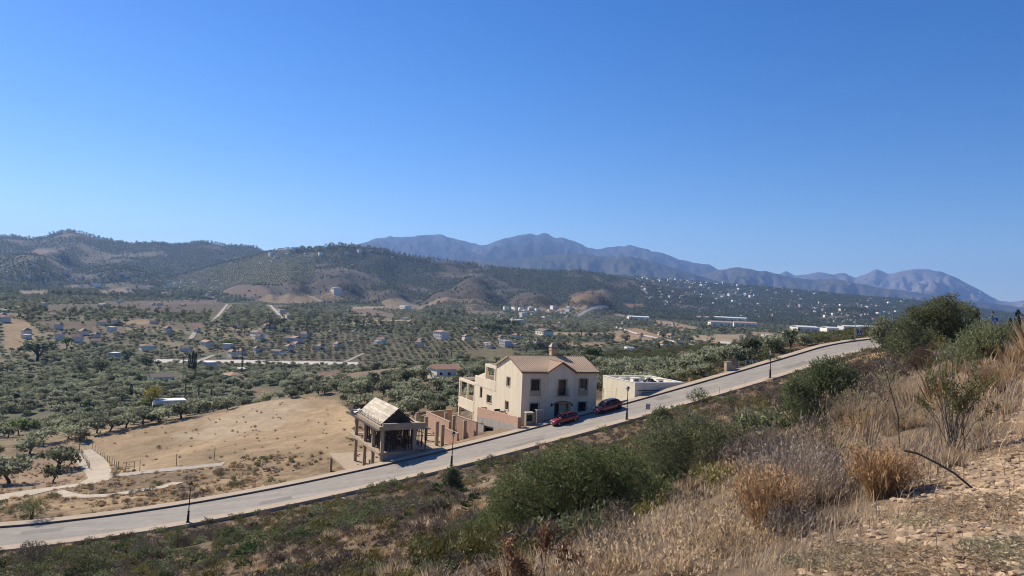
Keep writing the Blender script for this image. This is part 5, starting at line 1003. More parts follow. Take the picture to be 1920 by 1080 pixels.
def car(s, d, paint, roofm, L, W, Ht, belt, hood, clear, label, wr, rimm):
    p = road_pt(np.array([s]), d)[0]; g = float((road_z(s+2)-road_z(s-2))/(4*math.hypot(1, .33)))
    E = link('parked_car', None); set_props(E, label, 'car')
    fx = -np.array([RT[0], RT[1], g]); fx /= np.linalg.norm(fx); fy = np.cross([0, 0, 1], fx); fy /= np.linalg.norm(fy); fz = np.cross(fx, fy)
    E.matrix_world = Matrix(((fx[0], fy[0], fz[0], p[0]), (fx[1], fy[1], fz[1], p[1]), (fx[2], fy[2], fz[2], p[2]+.002), (0, 0, 0, 1)))
    h = W/2; a = L/2
    def ring(w, zb, zt, sh=.86): return [(-w*.8, zb), (w*.8, zb), (w*.95, zb+.07), (w, zb+.25), (w*1.0, zb+(zt-zb)*.6), (w*.96, zt-.1), (w*sh, zt), (-w*sh, zt), (-w*.96, zt-.1), (-w, zb+(zt-zb)*.6), (-w, zb+.25), (-w*.95, zb+.07)]
    S = [(-a, h*.70, clear+.18, belt-.22), (-a+.06, h*.86, clear+.08, belt-.05), (-a+.3, h*.96, clear, belt+.02), (-a+.8, h, clear, belt+.02), (-.3, h, clear-.02, belt), (.5, h, clear-.02, belt-.01), (a-1.35, h, clear, belt-.02), (a-1.1, h*.99, clear, hood+.08), (a-.7, h*.96, clear, hood+.02), (a-.3, h*.9, clear+.02, hood-.07), (a-.08, h*.78, clear+.06, hood-.18), (a, h*.62, clear+.14, hood-.32)]
    body = loft([(x, ring(w, zb, zt)) for x, w, zb, zt in S]); V, F = body; k = 12; n = len(S)
    me = np_mesh('body', V, F, [paint], True); bm_ = bmesh.new(); bm_.from_mesh(me); bm_.verts.ensure_lookup_table(); bm_.faces.new([bm_.verts[j] for j in range(k)]); bm_.faces.new([bm_.verts[(n-1)*k+j] for j in range(k)][::-1]); bmesh.ops.recalc_face_normals(bm_, faces=bm_.faces); bm_.to_mesh(me); bm_.free(); bo = link('body', me, E)
    sm = bo.modifiers.new('smooth', 'SUBSURF'); sm.levels = 1; sm.render_levels = 1
    # cabin glass and roof
    G = [(-a+.18, .80, belt-.02, belt+.06), (-a+.55, .80, belt-.02, Ht-.13), (-a+1.0, .79, belt-.02, Ht-.03), (-.35, .79, belt-.02, Ht), (.25, .78, belt-.03, Ht-.05), (a-1.12, .72, hood+.05, hood+.13)]
    def gring(wr_, zb, zt): t = max(zt-zb, .05); w = h*.93; tw = h*wr_*(1 if t > .25 else 1.1); return [(-w, zb), (w, zb), (w*.97, zb+t*.3), (tw*1.02, zb+t*.85), (tw*.9, zt), (-tw*.9, zt), (-tw*1.02, zb+t*.85), (-w*.97, zb+t*.3)]
    put('window_glass', loft([(x, gring(w, zb, zt)) for x, w, zb, zt in G]), GLASS, E, True)
    R_s = [(-a+.45, .80, Ht-.2), (-a+.62, .82, Ht-.08), (-a+1.0, .84, Ht+.0), (-.35, .83, Ht+.03), (.2, .82, Ht-.02), (.36, .8, Ht-.1)]
    put('roof', loft([(x, [(-h*w, z-.05), (h*w, z-.05), (h*w*.98, z-.01), (h*w*.7, z+.02), (-h*w*.7, z+.02), (-h*w*.98, z-.01)]) for x, w, z in R_s]), roofm, E, True)
    for sg in (-1, 1):
        put('pillar', bars([((a-1.1, sg*h*.9, hood+.08), (.3, sg*h*.8, Ht-.08)), ((-.25, sg*h*.94, belt), (-.3, sg*h*.83, Ht-.03)), ((-a+.75, sg*h*.93, belt), (-a+.85, sg*h*.82, Ht-.04))], .045), paint if sg else paint, E)
        put('mirror', box(.72, .92, sg*(h+.02) if sg > 0 else -h-.2, sg*(h+.2) if sg > 0 else -h-.02, belt-.02, belt+.13), paint, E, bevel=.03)
        put('headlight', [box(a-.42, a-.12, sg*h*.58-.12, sg*h*.58+.16*1, hood-.24, hood-.1)], HEADL, E, bevel=.03); put('tail_light', box(-a+.0, -a+.2, sg*h*.72-.13, sg*h*.72+.13, belt-.35, belt-.08), TAIL, E, bevel=.02)
        dn = put('door', [box(-.95, .85, sg*(h+.004)-.004, sg*(h+.004)+.004, clear+.1, clear+.18)], BLACKP, E); put('handle', box(-.18, .02, sg*(h+.02)-.02, sg*(h+.02)+.02, belt-.2, belt-.16), paint, dn)
        for xw in (a-.82, -a+.72):
            ar = put('wheel_arch', tube([(xw, sg*(h-.18), wr), (xw, sg*(h+.005), wr)], [wr+.07, wr+.07], 20), BLACKP, E)
            t = lathe([(wr-.12, -.11), (wr-.02, -.11), (wr, -.07), (wr, .07), (wr-.02, .11), (wr-.12, .11)], 24); rot = lambda V_: V_[:, [0, 2, 1]]*[1, 1, 1]+np.array([xw, sg*(h-.085), wr])
            w_ = put('wheel', (rot(t[0]), t[1]), TYRE, E, True); fs = []
            for q in range(5):
                an = q*2*math.pi/5; c_, s_ = math.cos(an), math.sin(an); fs.append(tube([(xw, sg*(h+.015), wr), (xw+c_*(wr-.1), sg*(h+.02), wr+s_*(wr-.1))], [.05, .035], 5))
            rt = lathe([(wr-.12, -.1), (wr-.1, .105), (wr-.125, .105)], 20); put('rim', [(rot(rt[0]*[1, 1, sg]), rt[1])]+fs, rimm, w_)
            hub = lathe([(0.001, .07), (wr-.13, .06)], 16); put('hub_face', (rot(hub[0]*[1, 1, sg]), hub[1]), BLACKP, w_)
    put('grille', box(a-.1, a-.015, -h*.42, h*.42, hood-.36, hood-.24), BLACKP, E, bevel=.02); put('bumper_lip', box(a-.3, a+.0, -h*.62, h*.62, clear+.02, clear+.1), CHROME if roofm is BLACKR else BLACKP, E, bevel=.02); put('number_plate', box(a-.005, a+.02, -.26, .26, clear+.2, clear+.31), PLATE, E)
    put('sill', [box(-a+1.1, a-1.2, -h*.99, h*.99, clear-.06, clear+.06)], BLACKP, E); put('badge', box(a-.16, a-.02, -.06, .06, hood-.22, hood-.12), CHROME, E)
    return E
REDP = mat('red_paint', (0.30, 0.012, 0.016), 0.25, 0, coat=1.0, spec=0.5); REDP2 = mat('crimson_paint', (0.27, 0.014, 0.014), 0.28, 0, coat=1.0, spec=0.5); BLACKR = mat('black_paint', (0.012, 0.012, 0.014), 0.35, 0, coat=0.25)
car(10.75, 7.55, REDP, REDP, 4.05, 1.76, 1.46, .93, .88, .2, 'red hatchback with red roof parked downhill below the villa', .31, RIM)
car(17.15, 7.6, REDP2, BLACKR, 4.25, 1.82, 1.6, 1.03, 1.0, .24, 'red compact crossover with black roof parked above the hatchback', .345, BLACKP)

# ------------------------------------------------------------------ fences by the dry field
POSTM = mat('fence_post_wood', (0.16, 0.115, 0.08), 0.95, 0.2, 5)
def fence(px, step, h, label, rail=False):
    P = ground([p[0] for p in px], [p[1] for p in px])[:, :2]; s = np.r_[0, np.cumsum(np.hypot(*np.diff(P, axis=0).T))]; q = np.arange(0, s[-1]+.01, step); X = np.interp(q, s, P[:, 0]); Y = np.interp(q, s, P[:, 1]); Z = gz(X, Y)
    E = link('post_fence', None, loc=(X[0], Y[0], Z[0])); set_props(E, label, 'fence'); rel = np.stack([X-X[0], Y-Y[0], Z-Z[0]], 1); rg = np.random.default_rng(len(label))
    for r in rel: put('post', tube([r+[0, 0, -.3], r+[rg.normal()*.07, rg.normal()*.07, h*rg.uniform(.9, 1.1)]], [.06, .05], 5), POSTM, E)
    seg = [(rel[i]+[0, 0, h*f], rel[i+1]+[0, 0, h*f]) for i in range(len(rel)-1) for f in ((.35, .65, .92) if not rail else (.5, .95))]; put('wire' if not rail else 'rail', bars(seg, .008 if not rail else .04), GALV if not rail else POSTM, E)
fence([(168, 880), (158, 862), (147, 845)], 2.2, 1.5, 'weathered post fence on the left side of the dirt track')
fence([(222, 880), (205, 868), (185, 852), (170, 842)], 2.4, 1.4, 'weathered post fence on the right side of the dirt track')
fence([(235, 884), (248, 882), (258, 886)], 2.6, 1.7, 'leaning gate posts with rails at the bottom corner of the field', True)
fence([(262, 884), (300, 878), (340, 872), (380, 866), (420, 860), (455, 856)], 6.0, 2.0, 'thin wire fence along the lower edge of the dry field')
E = link('junk_pile', None, loc=ground([515], [880])[0]); set_props(E, 'pile of broken bricks and rubble on the verge left of the house frame', 'rubble'); rr = np.random.default_rng(9)
for i in range(14):
    s_ = rr.uniform(.1, .32); put('rubble_block', box(-s_, s_, -s_*.7, s_*.7, -s_*.4, s_*.4), (BRICK, CONC, CONCG)[i % 3], E, loc=tuple(rr.normal(size=3)*[1.7, 1.0, .05]+[0, 0, s_*.35+.1]), rot=tuple(rr.uniform(-.5, .5, 3)))

# ------------------------------------------------------------------ scattered white houses
ROOFT = mat('far_roof_tile', (0.34, 0.2, 0.125), 0.9, 0.2, 0.8, obj_rand=0.3); ROOFB = mat('far_roof_brown', (0.2, 0.15, 0.115), 0.9, 0.2, 0.8)
LIMEV = mat('far_limewash', (0.8, 0.72, 0.59), 0.9, 0.04, 0.3, obj_rand=0.2)
def house_meshes(w, d, h, rh, kind):
    parts = [box(-w/2, w/2, -d/2, d/2, -3, h)]
    if kind == 'flat': parts += [box(-w/2-.1, w/2+.1, -d/2-.1, d/2+.1, h, h+.35)]; roof = box(-w/2+.3, w/2-.3, -d/2+.3, d/2-.3, h+.36, h+.42)
    elif kind == 'hip': e = .4; roof = (np.array([(-w/2-e, -d/2-e, h), (w/2+e, -d/2-e, h), (w/2+e, d/2+e, h), (-w/2-e, d/2+e, h), (-w/2+d*.45, -.05, h+rh), (w/2-d*.45, -.05, h+rh), (w/2-d*.45, .05, h+rh), (-w/2+d*.45, .05, h+rh)]), BOXF)
    else:
        e = .4; roof = (np.array([(-w/2-e, -d/2-e, h-.1), (w/2+e, -d/2-e, h-.1), (w/2+e, d/2+e, h-.1), (-w/2-e, d/2+e, h-.1), (-w/2-e, -.05, h+rh), (w/2+e, -.05, h+rh), (w/2+e, .05, h+rh), (-w/2-e, .05, h+rh)]), BOXF)
    return merge(parts), roof
HV = []
for i, (w, d, h, rh, kd, rm) in enumerate(((11, 8, 3.6, 1.6, 'gable', ROOFT), (13, 9, 6.2, 1.7, 'hip', ROOFT), (9, 8, 5.8, 0, 'flat', LIMEW), (15, 8, 3.4, 1.5, 'gable', ROOFB), (10, 9, 3.4, 1.5, 'hip', ROOFT), (12, 7, 3.2, 0, 'flat', LIMEW))):
    a, b = house_meshes(w, d, h, rh, kd); wm = np_mesh('house_wall', *a, [LIMEV]); rm_ = np_mesh('house_roof', *b, [rm]); win = []
    if True:
        nwn = max(int(w/3), 2); fl = 2 if h > 5 else 1
        for f in range(fl):
            for j in range(nwn): x = -w/2+w*(j+.5)/nwn; win.append(box(x-.55, x+.55, -d/2-.05, -d/2+.1, 1.0+2.8*f, 2.2+2.8*f))
    HV.append((wm, rm_, [np_mesh('house_window', *x, [GLASS]) for x in win], w, d))
NH = 0
def house(px, py, wpx, v, label, group=None, rot=None, parts=True, p=None):
    global NH
    p = ground([px], [py])[0] if p is None else p; wm, rm_, win, w, d = HV[v]; s = wpx/FOC*p[1]/w; s = min(max(s, .36), 2.2)*.96
    a = math.atan2(p[0], p[1]); o = link('house', wm, loc=p, rot=(0, 0, -a+(random.uniform(-1.35, -.85) if rot is None else rot))); o.scale = (s, s, s*.95); link('roof', rm_, o)
    if parts:
        for q in win: link('window', q, o)
    set_props(o, label, 'house', group); CLEAR.append((p[0]-math.sin(a)*s*w*.35, p[1]-math.cos(a)*s*w*.35, s*w*.74)); NH += 1; return o
house(833, 706, 54, 0, 'white farmhouse with broad brown tiled roof left of the villa', rot=.5)
house(309, 716, 54, 3, 'long white house with dark gabled roof among the olives', rot=.25)
house(317, 764, 56, 5, 'long low flat white shed below the yellow poplar', rot=.15)
for x, y, w, v, lb in ((275, 656, 26, 4, 'house with pinkish hipped roof among dark trees left of the lane'), (389, 648, 25, 0, 'white house with wide gable beside the yellow-green tree'), (482, 634, 27, 1, 'white two-storey house in the middle of the grove'), (554, 640, 24, 0, 'white house with arched front in the upper grove'), (521, 663, 27, 3, 'white house alone above the straight white road'), (215, 672, 18, 2, 'small white cube house beside the dark crown'), (393, 692, 22, 2, 'white flat house below the white road, behind the palms'), (436, 712, 32, 4, 'house with pale hipped roof below the white road'), (357, 703, 17, 5, 'small low white building by the three cypresses'), (453, 696, 22, 5, 'grey-white flat building beside the single cypress'), (468, 716, 15, 0, 'little white house next to the hipped one'),
                      (827, 634, 28, 1, 'white two-storey house on the grove slope above the farmhouse'), (947, 649, 18, 2, 'white cube house above the villa'), (965, 650, 16, 0, 'white low house right of the white cube'), (1020, 628, 40, 3, 'long low tan-roofed building above the villa roof'), (760, 580, 26, 5, 'long white farm shed at the foot of the spur'), (630, 550, 36, 1, 'large white country house below the brown spur'), (970, 607, 30, 5, 'long white barn in the valley right of centre'), (528, 588, 13, 2, 'left of two white farm houses on the dirt lane'), (541, 596, 15, 1, 'right of two white farm houses on the dirt lane'), (195, 577, 30, 3, 'farm building in dark trees among the ploughed fields'), (8, 603, 22, 1, 'white house at the left border above the tan slope'), (180, 536, 40, 5, 'long white walled building at the foot of the left hills'), (622, 624, 13, 0, 'tiny white house left of the eucalyptus group'), (664, 624, 15, 3, 'tiny pale house right of the eucalyptus group'), (658, 641, 11, 5, 'tiny flat white house in the grove centre'), (1180, 662, 18, 2, 'white house beside the lone tall eucalyptus'), (1440, 642, 22, 2, 'small white farm among walls right of the tan fields')):
    house(x, y, w, v, lb)
# warehouses of the industrial estate
def warehouse(px, py, wpx, dpx, h, rot, label, band):
    p = ground([px], [py])[0]; w = wpx/FOC*p[1]; E = link('warehouse', None, loc=p, rot=(0, 0, rot)); set_props(E, label, 'warehouse', None); d = dpx
    put('wall', box(-w/2, w/2, -d/2, d/2, -4, h), LIMEV, E); put('roof', [quadbox([(-w/2-.4, -d/2-.4, h+.02), (w/2+.4, -d/2-.4, h+.02), (w/2+.4, .0, h+2), (-w/2-.4, 0, h+2)], .3), quadbox([(-w/2-.4, 0, h+2), (w/2+.4, 0, h+2), (w/2+.4, d/2+.4, h+.02), (-w/2-.4, d/2+.4, h+.02)], .3)], band, E)
    for j in range(max(int(w/9), 2)): x = -w/2+w*(j+.5)/max(int(w/9), 2); put('loading_door', box(x-2, x+2, -d/2-.12, -d/2-.02, -.5, h*.6), BLUEG, E)
    CLEAR.append((p[0], p[1], w*.75)); CLEAR.append((p[0]*.985, p[1]*.985, w*.7))
BLUEG = mat('blue_grey_door', (0.16, 0.22, 0.3), 0.6, 0.05); RW1 = mat('warehouse_roof', (0.4, 0.25, 0.2), 0.8, 0.1, 0.2); RW2 = mat('warehouse_roof_white', (0.62, 0.6, 0.56), 0.8, 0.1, 0.2)
for a in ((1350, 612, 40, 30, 7, -.1, 'white warehouse with blue doors, front left of the estate', RW1), (1395, 613, 42, 30, 7, -.15, 'white warehouse with blue doors, front right of the estate', RW1), (1370, 603, 60, 34, 9, -.5, 'long white warehouse behind the two front ones', RW2), (1318, 602, 22, 26, 9, -.4, 'white gabled warehouse at the left end of the estate', RW1), (1196, 600, 38, 24, 6, 0, 'long white shed by the motorway', RW2), (1508, 622, 42, 26, 7, .1, 'white flat warehouse right of the estate by the river trees', RW2), (1555, 622, 24, 22, 6, .1, 'small white warehouse right of the flat one', RW2), (1590, 619, 30, 22, 7, .1, 'grey-white shed behind the small warehouse', RW2), (1620, 619, 34, 24, 7, .1, 'pale shed at the right end of the valley', RW2)): warehouse(*a)
# villages: px box, count, group
hr = np.random.default_rng(77)
def village(poly, n, wlo, whi, label, group, kinds=(0, 1, 2, 2, 5, 5, 4)):
    P = np.array(poly); k = 0
    while k < n:
        x = hr.uniform(P[:, 0].min(), P[:, 0].max()); y = hr.uniform(P[:, 1].min(), P[:, 1].max())
        if not inpoly(np.array([x]), np.array([y]), poly)[0]: continue
        p = ground([x], [y])[0]
        if not (900 < p[1] < 4500) or any(math.hypot(p[0]-c[0], p[1]-c[1]) < 16 for c in CLEAR[-140:]): k += .2; continue
        house(x, y, hr.uniform(wlo, whi), int(hr.choice(kinds)), label, group, parts=False, p=p); k += 1
village([(1195, 526), (1290, 529), (1420, 540), (1550, 552), (1700, 563), (1690, 585), (1650, 606), (1560, 612), (1440, 606), (1300, 590), (1210, 560)], 110, 4, 8.5, 'small white house among trees on the far village hillside', 'white houses on the village hillside')
village([(1190, 520), (1300, 527), (1420, 535), (1430, 541), (1300, 534), (1190, 527)], 26, 4, 8, 'white house in the town row along the far crest', 'town houses on the crest')
village([(1480, 572), (1690, 570), (1680, 610), (1500, 612)], 26, 4.5, 8.5, 'white villa near the bottom of the far village hillside', 'white villas low on the village hillside')
village([(300, 530), (425, 528), (425, 562), (330, 566), (290, 548)], 28, 5, 9, 'white house in the hamlet below the left hills', 'white houses of the hamlet')
village([(925, 576), (1080, 578), (1090, 600), (930, 602)], 16, 9, 15, 'white house in the valley cluster left of the motorway', 'white houses left of the motorway')
village([(20, 500), (300, 500), (300, 545), (20, 545)], 10, 5, 8, 'pale house on the lower slopes of the left hills', 'pale houses on the left hills')
village([(480, 470), (700, 466), (720, 478), (500, 485)], 9, 6, 12, 'white house on the crest of the wooded hill', 'white houses on the wooded crest')
village([(440, 600), (1000, 600), (1000, 640), (440, 640)], 10, 7, 12, 'small white house dotted in the olive valley', 'white houses in the olive valley')
village([(1220, 620), (1460, 642), (1500, 655), (1240, 660)], 8, 8, 14, 'pale farm building among the tan fields', 'farm buildings among the tan fields')

# the many more houses of the far town read as one mass of white walls and roofs
def town_mass(boxes):
    W_, R1 = [], []
    for poly, n in boxes:
        P = np.array(poly); k = 0; tries = 0
        xs = hr.uniform(P[:, 0].min(), P[:, 0].max(), n*4); ys = hr.uniform(P[:, 1].min(), P[:, 1].max(), n*4); ok = inpoly(xs, ys, poly); g = ground(xs[ok][:n], ys[ok][:n])
        for p in g:
            if p[1] < 480 or p[1] > 4400 or any((p[0]-c[0])**2+(p[1]-c[1])**2 < (c[2]*.8)**2 for c in CLEAR): continue
            a = -math.atan2(p[0], p[1])+hr.uniform(-1.3, -.3); w, d, h = hr.uniform(5, 11), hr.uniform(5, 8), hr.choice([3.0, 3.2, 4.8]); c, s = math.cos(a), math.sin(a); M = np.array([[c, -s, 0], [s, c, 0], [0, 0, 1]])
            sc_ = .68 if p[1] < 1500 else 1.0; w, d, h = w*sc_, d*sc_, h*sc_*1.05; V, F = box(-w/2, w/2, -d/2, d/2, -4, h); W_.append((V@M.T+p, F)); e = .4
            if hr.random() < (.5 if p[1] > 1500 else .2): V, F = box(-w/2-.1, w/2+.1, -d/2-.1, d/2+.1, h+.01, h+.4); W_.append((V@M.T+p, F))
            else: V = np.array([(-w/2-e, -d/2-e, h), (w/2+e, -d/2-e, h), (w/2+e, d/2+e, h), (-w/2-e, d/2+e, h), (-w/2+d*.3, -.05, h+1.6), (w/2-d*.3, -.05, h+1.6), (w/2-d*.3, .05, h+1.6), (-w/2+d*.3, .05, h+1.6)]); R1.append((V@M.T+p, BOXF))
            CLEAR.append((p[0]*.998, p[1]*.998, w*.6))
    E = link('distant_town', None); set_props(E, 'far spread of countless white houses over the village hillside', 'houses', kind='stuff'); a_ = put('house_walls', W_, LIMEV, E); b_ = put('house_roofs', R1, ROOFT, E); a_['kind'] = 'stuff'; b_['kind'] = 'stuff'
town_mass([([(1195, 526), (1290, 529), (1420, 540), (1550, 552), (1700, 563), (1690, 585), (1650, 606), (1560, 612), (1440, 606), (1300, 590), (1210, 560)], 120), ([(1190, 520), (1300, 527), (1430, 536), (1560, 549), (1560, 553), (1430, 541), (1300, 533), (1190, 526)], 50), ([(290, 530), (425, 528), (425, 562), (330, 566)], 24), ([(20, 505), (300, 505), (300, 545), (20, 545)], 14), ([(925, 576), (1080, 578), (1090, 600), (930, 602)], 20), ([(420, 592), (1080, 592), (1080, 655), (700, 665), (420, 672)], 36), ([(0, 560), (420, 560), (420, 700), (0, 690)], 34), ([(0, 480), (320, 490), (420, 520), (300, 548), (0, 548)], 40), ([(480, 472), (760, 482), (700, 500), (480, 500)], 14), ([(1140, 596), (1300, 610), (1480, 640), (1300, 655), (1150, 640)], 14)])
# ------------------------------------------------------------------ trees of the valley and hills
def clear_mask(x, y):
    ok = np.ones(len(x), bool)
    for cx, cy_, cr in CLEAR:
        ok &= (x-cx)**2+(y-cy_)**2 > cr*cr
    for pts, hw in TRACKS:
        P = np.array(pts); m = (x > P[:, 0].min()-15) & (x < P[:, 0].max()+15) & (y > P[:, 1].min()-15) & (y < P[:, 1].max()+15); i = np.nonzero(m)[0]
        if len(i): ok[i] &= seg_dist(x[i], y[i], pts) > hw+1.5+np.minimum(y[i]*.004, 6)
    s, d = road_st(x, y); ok &= ~((np.abs(s) < 140) & (d > -1.5) & (d < RW+3))
    # building plots beside the street
    ok &= ~((s > -26) & (s < 34) & (d > 0) & (d < RW+31) & (y < 150)); return ok
def jgrid(r0, r1, sp, rng):
    t = math.tan(R_(39)); X = np.arange(-r1*.68, r1*.68, sp); Y = np.arange(r0*.7, r1, sp); x, y = np.meshgrid(X, Y); x = x.ravel(); y = y.ravel(); x = x+rng.uniform(-.42, .42, len(x))*sp; y = y+rng.uniform(-.42, .42, len(y))*sp
    r = np.hypot(x, y); m = (r > r0) & (r < r1) & (np.abs(x) < y*.78+10); return x[m], y[m]
def rgrid(r0, r1, sp, rng):
    """planted look: blocks of land take one of three row directions"""
    X = np.arange(-r1*1.1, r1*1.1, sp*.82); Y = np.arange(-r1*.2, r1*1.2, sp*1.2); a, b = np.meshgrid(X, Y); a = a.ravel(); b = b.ravel(); ox = []; oy = []
    for k, an in enumerate((.15, .85, -.55)):
        c, s = math.cos(an), math.sin(an); x = a*c-b*s; y = a*s+b*c; r = np.hypot(x, y); m = (r > r0) & (r < r1) & (np.abs(x) < y*.78+10); x, y = x[m], y[m]
        wx = x+30*(fbm(x/120, y/120, 2, 501)-.5); wy = y+40*(fbm(x/120, y/120, 2, 502)-.5); cell = np.floor(hash2(np.floor(wx/110).astype(np.int64), np.floor(wy/160).astype(np.int64), 9)*2.999).astype(int); m = cell == k; ox.append(x[m]); oy.append(y[m])
    x = np.concatenate(ox); y = np.concatenate(oy); return x+rng.normal(size=len(x))*sp*.1, y+rng.normal(size=len(x))*sp*.1
tr = np.random.default_rng(5); TX = []; TY = []; TK = []; TS = []
def add(x, y, k, s): TX.append(x); TY.append(y); TK.append(np.full(len(x), k)); TS.append(s)
# near olives and valley floor
for r0, r1, sp in ((118, 420, 4.6), (420, 900, 5.2), (900, 1750, 6.9)):
    x, y = jgrid(r0, r1, sp, tr) if r0 < 400 else rgrid(r0, r1, sp, tr); u = landuse(x, y); n1 = fbm(x/70, y/70, 3, 201); n2 = fbm(x/22, y/22, 2, 202); pr = np.where(r0 < 200, .62, .6)*sstep(.27, .48, n1*.6+n2*.4)+.24
    pr = np.where((u == 1), .012, pr); pr = np.where((u == 2), 0, pr); pr = np.where(u == 4, .05, pr); pr = np.where((u == 3) | (u == 6), 0, pr)
    s_, d_ = road_st(x, y); pr = np.where((s_ > 58) & (y < 330), 0, pr); pr = np.where((x > 14) & (s_ < 58) & (y < 300), pr+.3, pr)
    dry = (y < 150) & (x > -75) & (x < -5); pr = np.where(dry, 0, pr); pr = np.where((np.hypot(x, y) < 150) & (x < 0), pr*.25, pr)
    k = (tr.random(len(x)) < pr) & clear_mask(x, y); x, y = x[k], y[k]; q = tr.random(len(x)); far = np.hypot(x, y) > 600
    kd = np.where(q < .80, 0, np.where(q < .93, 1, 3)); kd = np.where(~far & (kd == 3), 0, kd)
    for c in (0, 1, 3): m = kd == c; add(x[m], y[m], c, tr.uniform(.7, 1.2, m.sum())*(.86 if c == 0 else .68)*(1.0 if r0 < 400 else .86))
# planted rows
def rows(sp, rw, angle, code, k, s0):
    X = np.arange(-2200, 2200, sp); Y = np.arange(300, 3600, rw); a, b = np.meshgrid(X, Y); a = a.ravel(); b = b.ravel(); c, s = math.cos(angle), math.sin(angle); x = a*c-(b-1500)*s; y = a*s+(b-1500)*c+1500
    m = (y > 300) & (np.abs(x) < y*.75); x, y = x[m], y[m]; x = x+tr.normal(size=len(x))*.5; y = y+tr.normal(size=len(x))*.5; u = landuse(x, y); m = (u == code); x, y = x[m], y[m]; m = clear_mask(x, y) & (tr.random(len(x)) < .95); add(x[m], y[m], k, tr.uniform(.75, 1.1, m.sum())*s0)
rows(5.0, 8.0, .25, 6, 0, .8); rows(5.5, 15, 1.05, 3, 0, .75); rows(6.0, 10.5, .9, 5, 0, 1.05)
# hillsides
x, y = jgrid(1650, 4500, 10.5, tr); z = gz(x, y); u = landuse(x, y); n1 = fbm(x/190, y/190, 3, 211); n2 = fbm(x/45, y/45, 2, 212); pr = .08+.92*sstep(.36, .48, n1*.55+n2*.45)
sp_ = np.zeros(len(x))
for (px, py, d, hw, hd) in SPURS[:7]:
    v = rays(px, py)[0]; a = math.atan(v[0]); w = hw/FOC*d; e = (((x-d*math.sin(a))/w)**2+((y-d*math.cos(a)+hd*.3)/hd)**2); sp_ = np.maximum(sp_, sstep(1.15, .7, e+.6*(n2-.5)))
pr = pr*(1-.82*sp_); ta = x/y; town = sstep(.12, .25, ta); pr = pr*(1-.05*town)+.12*town
pr = np.where((u == 1) | (u == 2) | (u == 3) | (u == 5) | (u == 6), .01, pr); k = (tr.random(len(x)) < pr) & clear_mask(x, y); k &= in_sight(x, y, z, 8); x, y = x[k], y[k]
q = tr.random(len(x)); m = q < .62; add(x[m], y[m], 2, tr.uniform(.65, 1.45, m.sum())); add(x[~m], y[~m], 1, tr.uniform(.7, 1.5, (~m).sum()))
# a fringe of crowns along the skylines
for px0, px1 in ((0, 240), (260, 490), (560, 900)):
    pxs = tr.uniform(px0, px1, int((px1-px0)*.5)); g = ground(pxs, np.full(len(pxs), 425)); g = g[(g[:, 1] > 1500)]; add(g[:, 0]+tr.normal(size=len(g))*6, g[:, 1]-tr.uniform(0, 60, len(g)), 2, tr.uniform(1.2, 2.4, len(g)))
TX = np.concatenate(TX); TY = np.concatenate(TY); TK = np.concatenate(TK); TS = np.concatenate(TS); TZ = gz(TX, TY); vis = in_sight(TX, TY, TZ, 5*TS); TX, TY, TK, TS, TZ = TX[vis], TY[vis], TK[vis], TS[vis], TZ[vis]
pxx, pyy = project(np.stack([TX, TY, TZ+2], 1)); inv = (pxx > -60) & (pxx < 1980); TX, TY, TK, TS, TZ = [a[inv] for a in (TX, TY, TK, TS, TZ)]
R_all = np.hypot(TX, TY); order = np.argsort(R_all/TS); KN_ = {0: 'olive', 1: 'dark', 2: 'pine', 3: 'gum'}
single = np.zeros(len(TX), bool)
def tree_words(kd, i):
    x_ = float(project(np.array([[TX[i], TY[i], TZ[i]]]))[0][0]); r_ = R_all[i]
    w = ('left of the dirt track' if x_ < 150 else 'in the rows beyond the dry field' if x_ < 420 else 'above the crest of the dry field' if x_ < 660 else 'between the house frame and the tiled farmhouse' if x_ < 860 else 'directly behind the villa' if x_ < 1125 else 'behind the flat-roofed building' if x_ < 1300 else 'beyond the upper street')
    dpt = 'front' if r_ < (190 if x_ < 700 else 165) else 'middle' if r_ < (260 if x_ < 700 else 210) else 'rear'
    size = 'small' if TS[i] < .9 else 'large' if TS[i] > 1.1 else 'mid-sized'
    n_ = 'grey-green olive tree' if kd == 'olive' else 'dark evergreen tree'
    return '%s %s %s, %s rank' % (size, n_, w, dpt), '%ss %s' % (n_, w)
ol = order[TK[order] == 0][:255]; dk = order[TK[order] == 1][:70]; single[ol] = True; single[dk] = True
for i in np.concatenate([ol, dk]):
    kd = KN_[TK[i]]; left = TX[i] < -30
    lb, gp = tree_words(kd, i)
    if 0: lb, gp = (('grey-green olive tree in the groves beyond the dry field', 'olive trees beyond the dry field') if left else ('grey-green olive tree on the slope behind the villa and street', 'olive trees behind the villa'))
    elif 0: lb, gp = (('dark evergreen tree among the olives beyond the dry field', 'dark evergreens beyond the dry field') if left else ('dark evergreen bush-tree among the olives behind the street', 'dark evergreens behind the street'))
    make_tree('olive_tree' if kd == 'olive' else 'evergreen_tree', kd, (TX[i], TY[i], TZ[i]), TS[i], lb, 'tree', gp, int(i))
meshes = []; base = {}
for c, kd in KN_.items(): base[c] = len(meshes); meshes += [w for _, _, w in PROTO[kd]]
coll = proto_collection('plant', meshes); rest = ~single
def scat(name, m, label, cat):
    P = np.stack([TX[m], TY[m], TZ[m]-.15], 1); s = TS[m][:, None]*np.stack([tr.uniform(.88, 1.15, m.sum()), tr.uniform(.88, 1.15, m.sum()), tr.uniform(.85, 1.1, m.sum())], 1); cnt = np.array([len(PROTO[KN_[c]]) for c in range(4)]); v = np.array([base[c] for c in range(4)])[TK[m]]+(tr.integers(0, 999, m.sum()) % cnt[TK[m]])
    scatter_object(name, coll, len(meshes), P, s, tr.uniform(0, 6.28, m.sum()), v, label, cat)
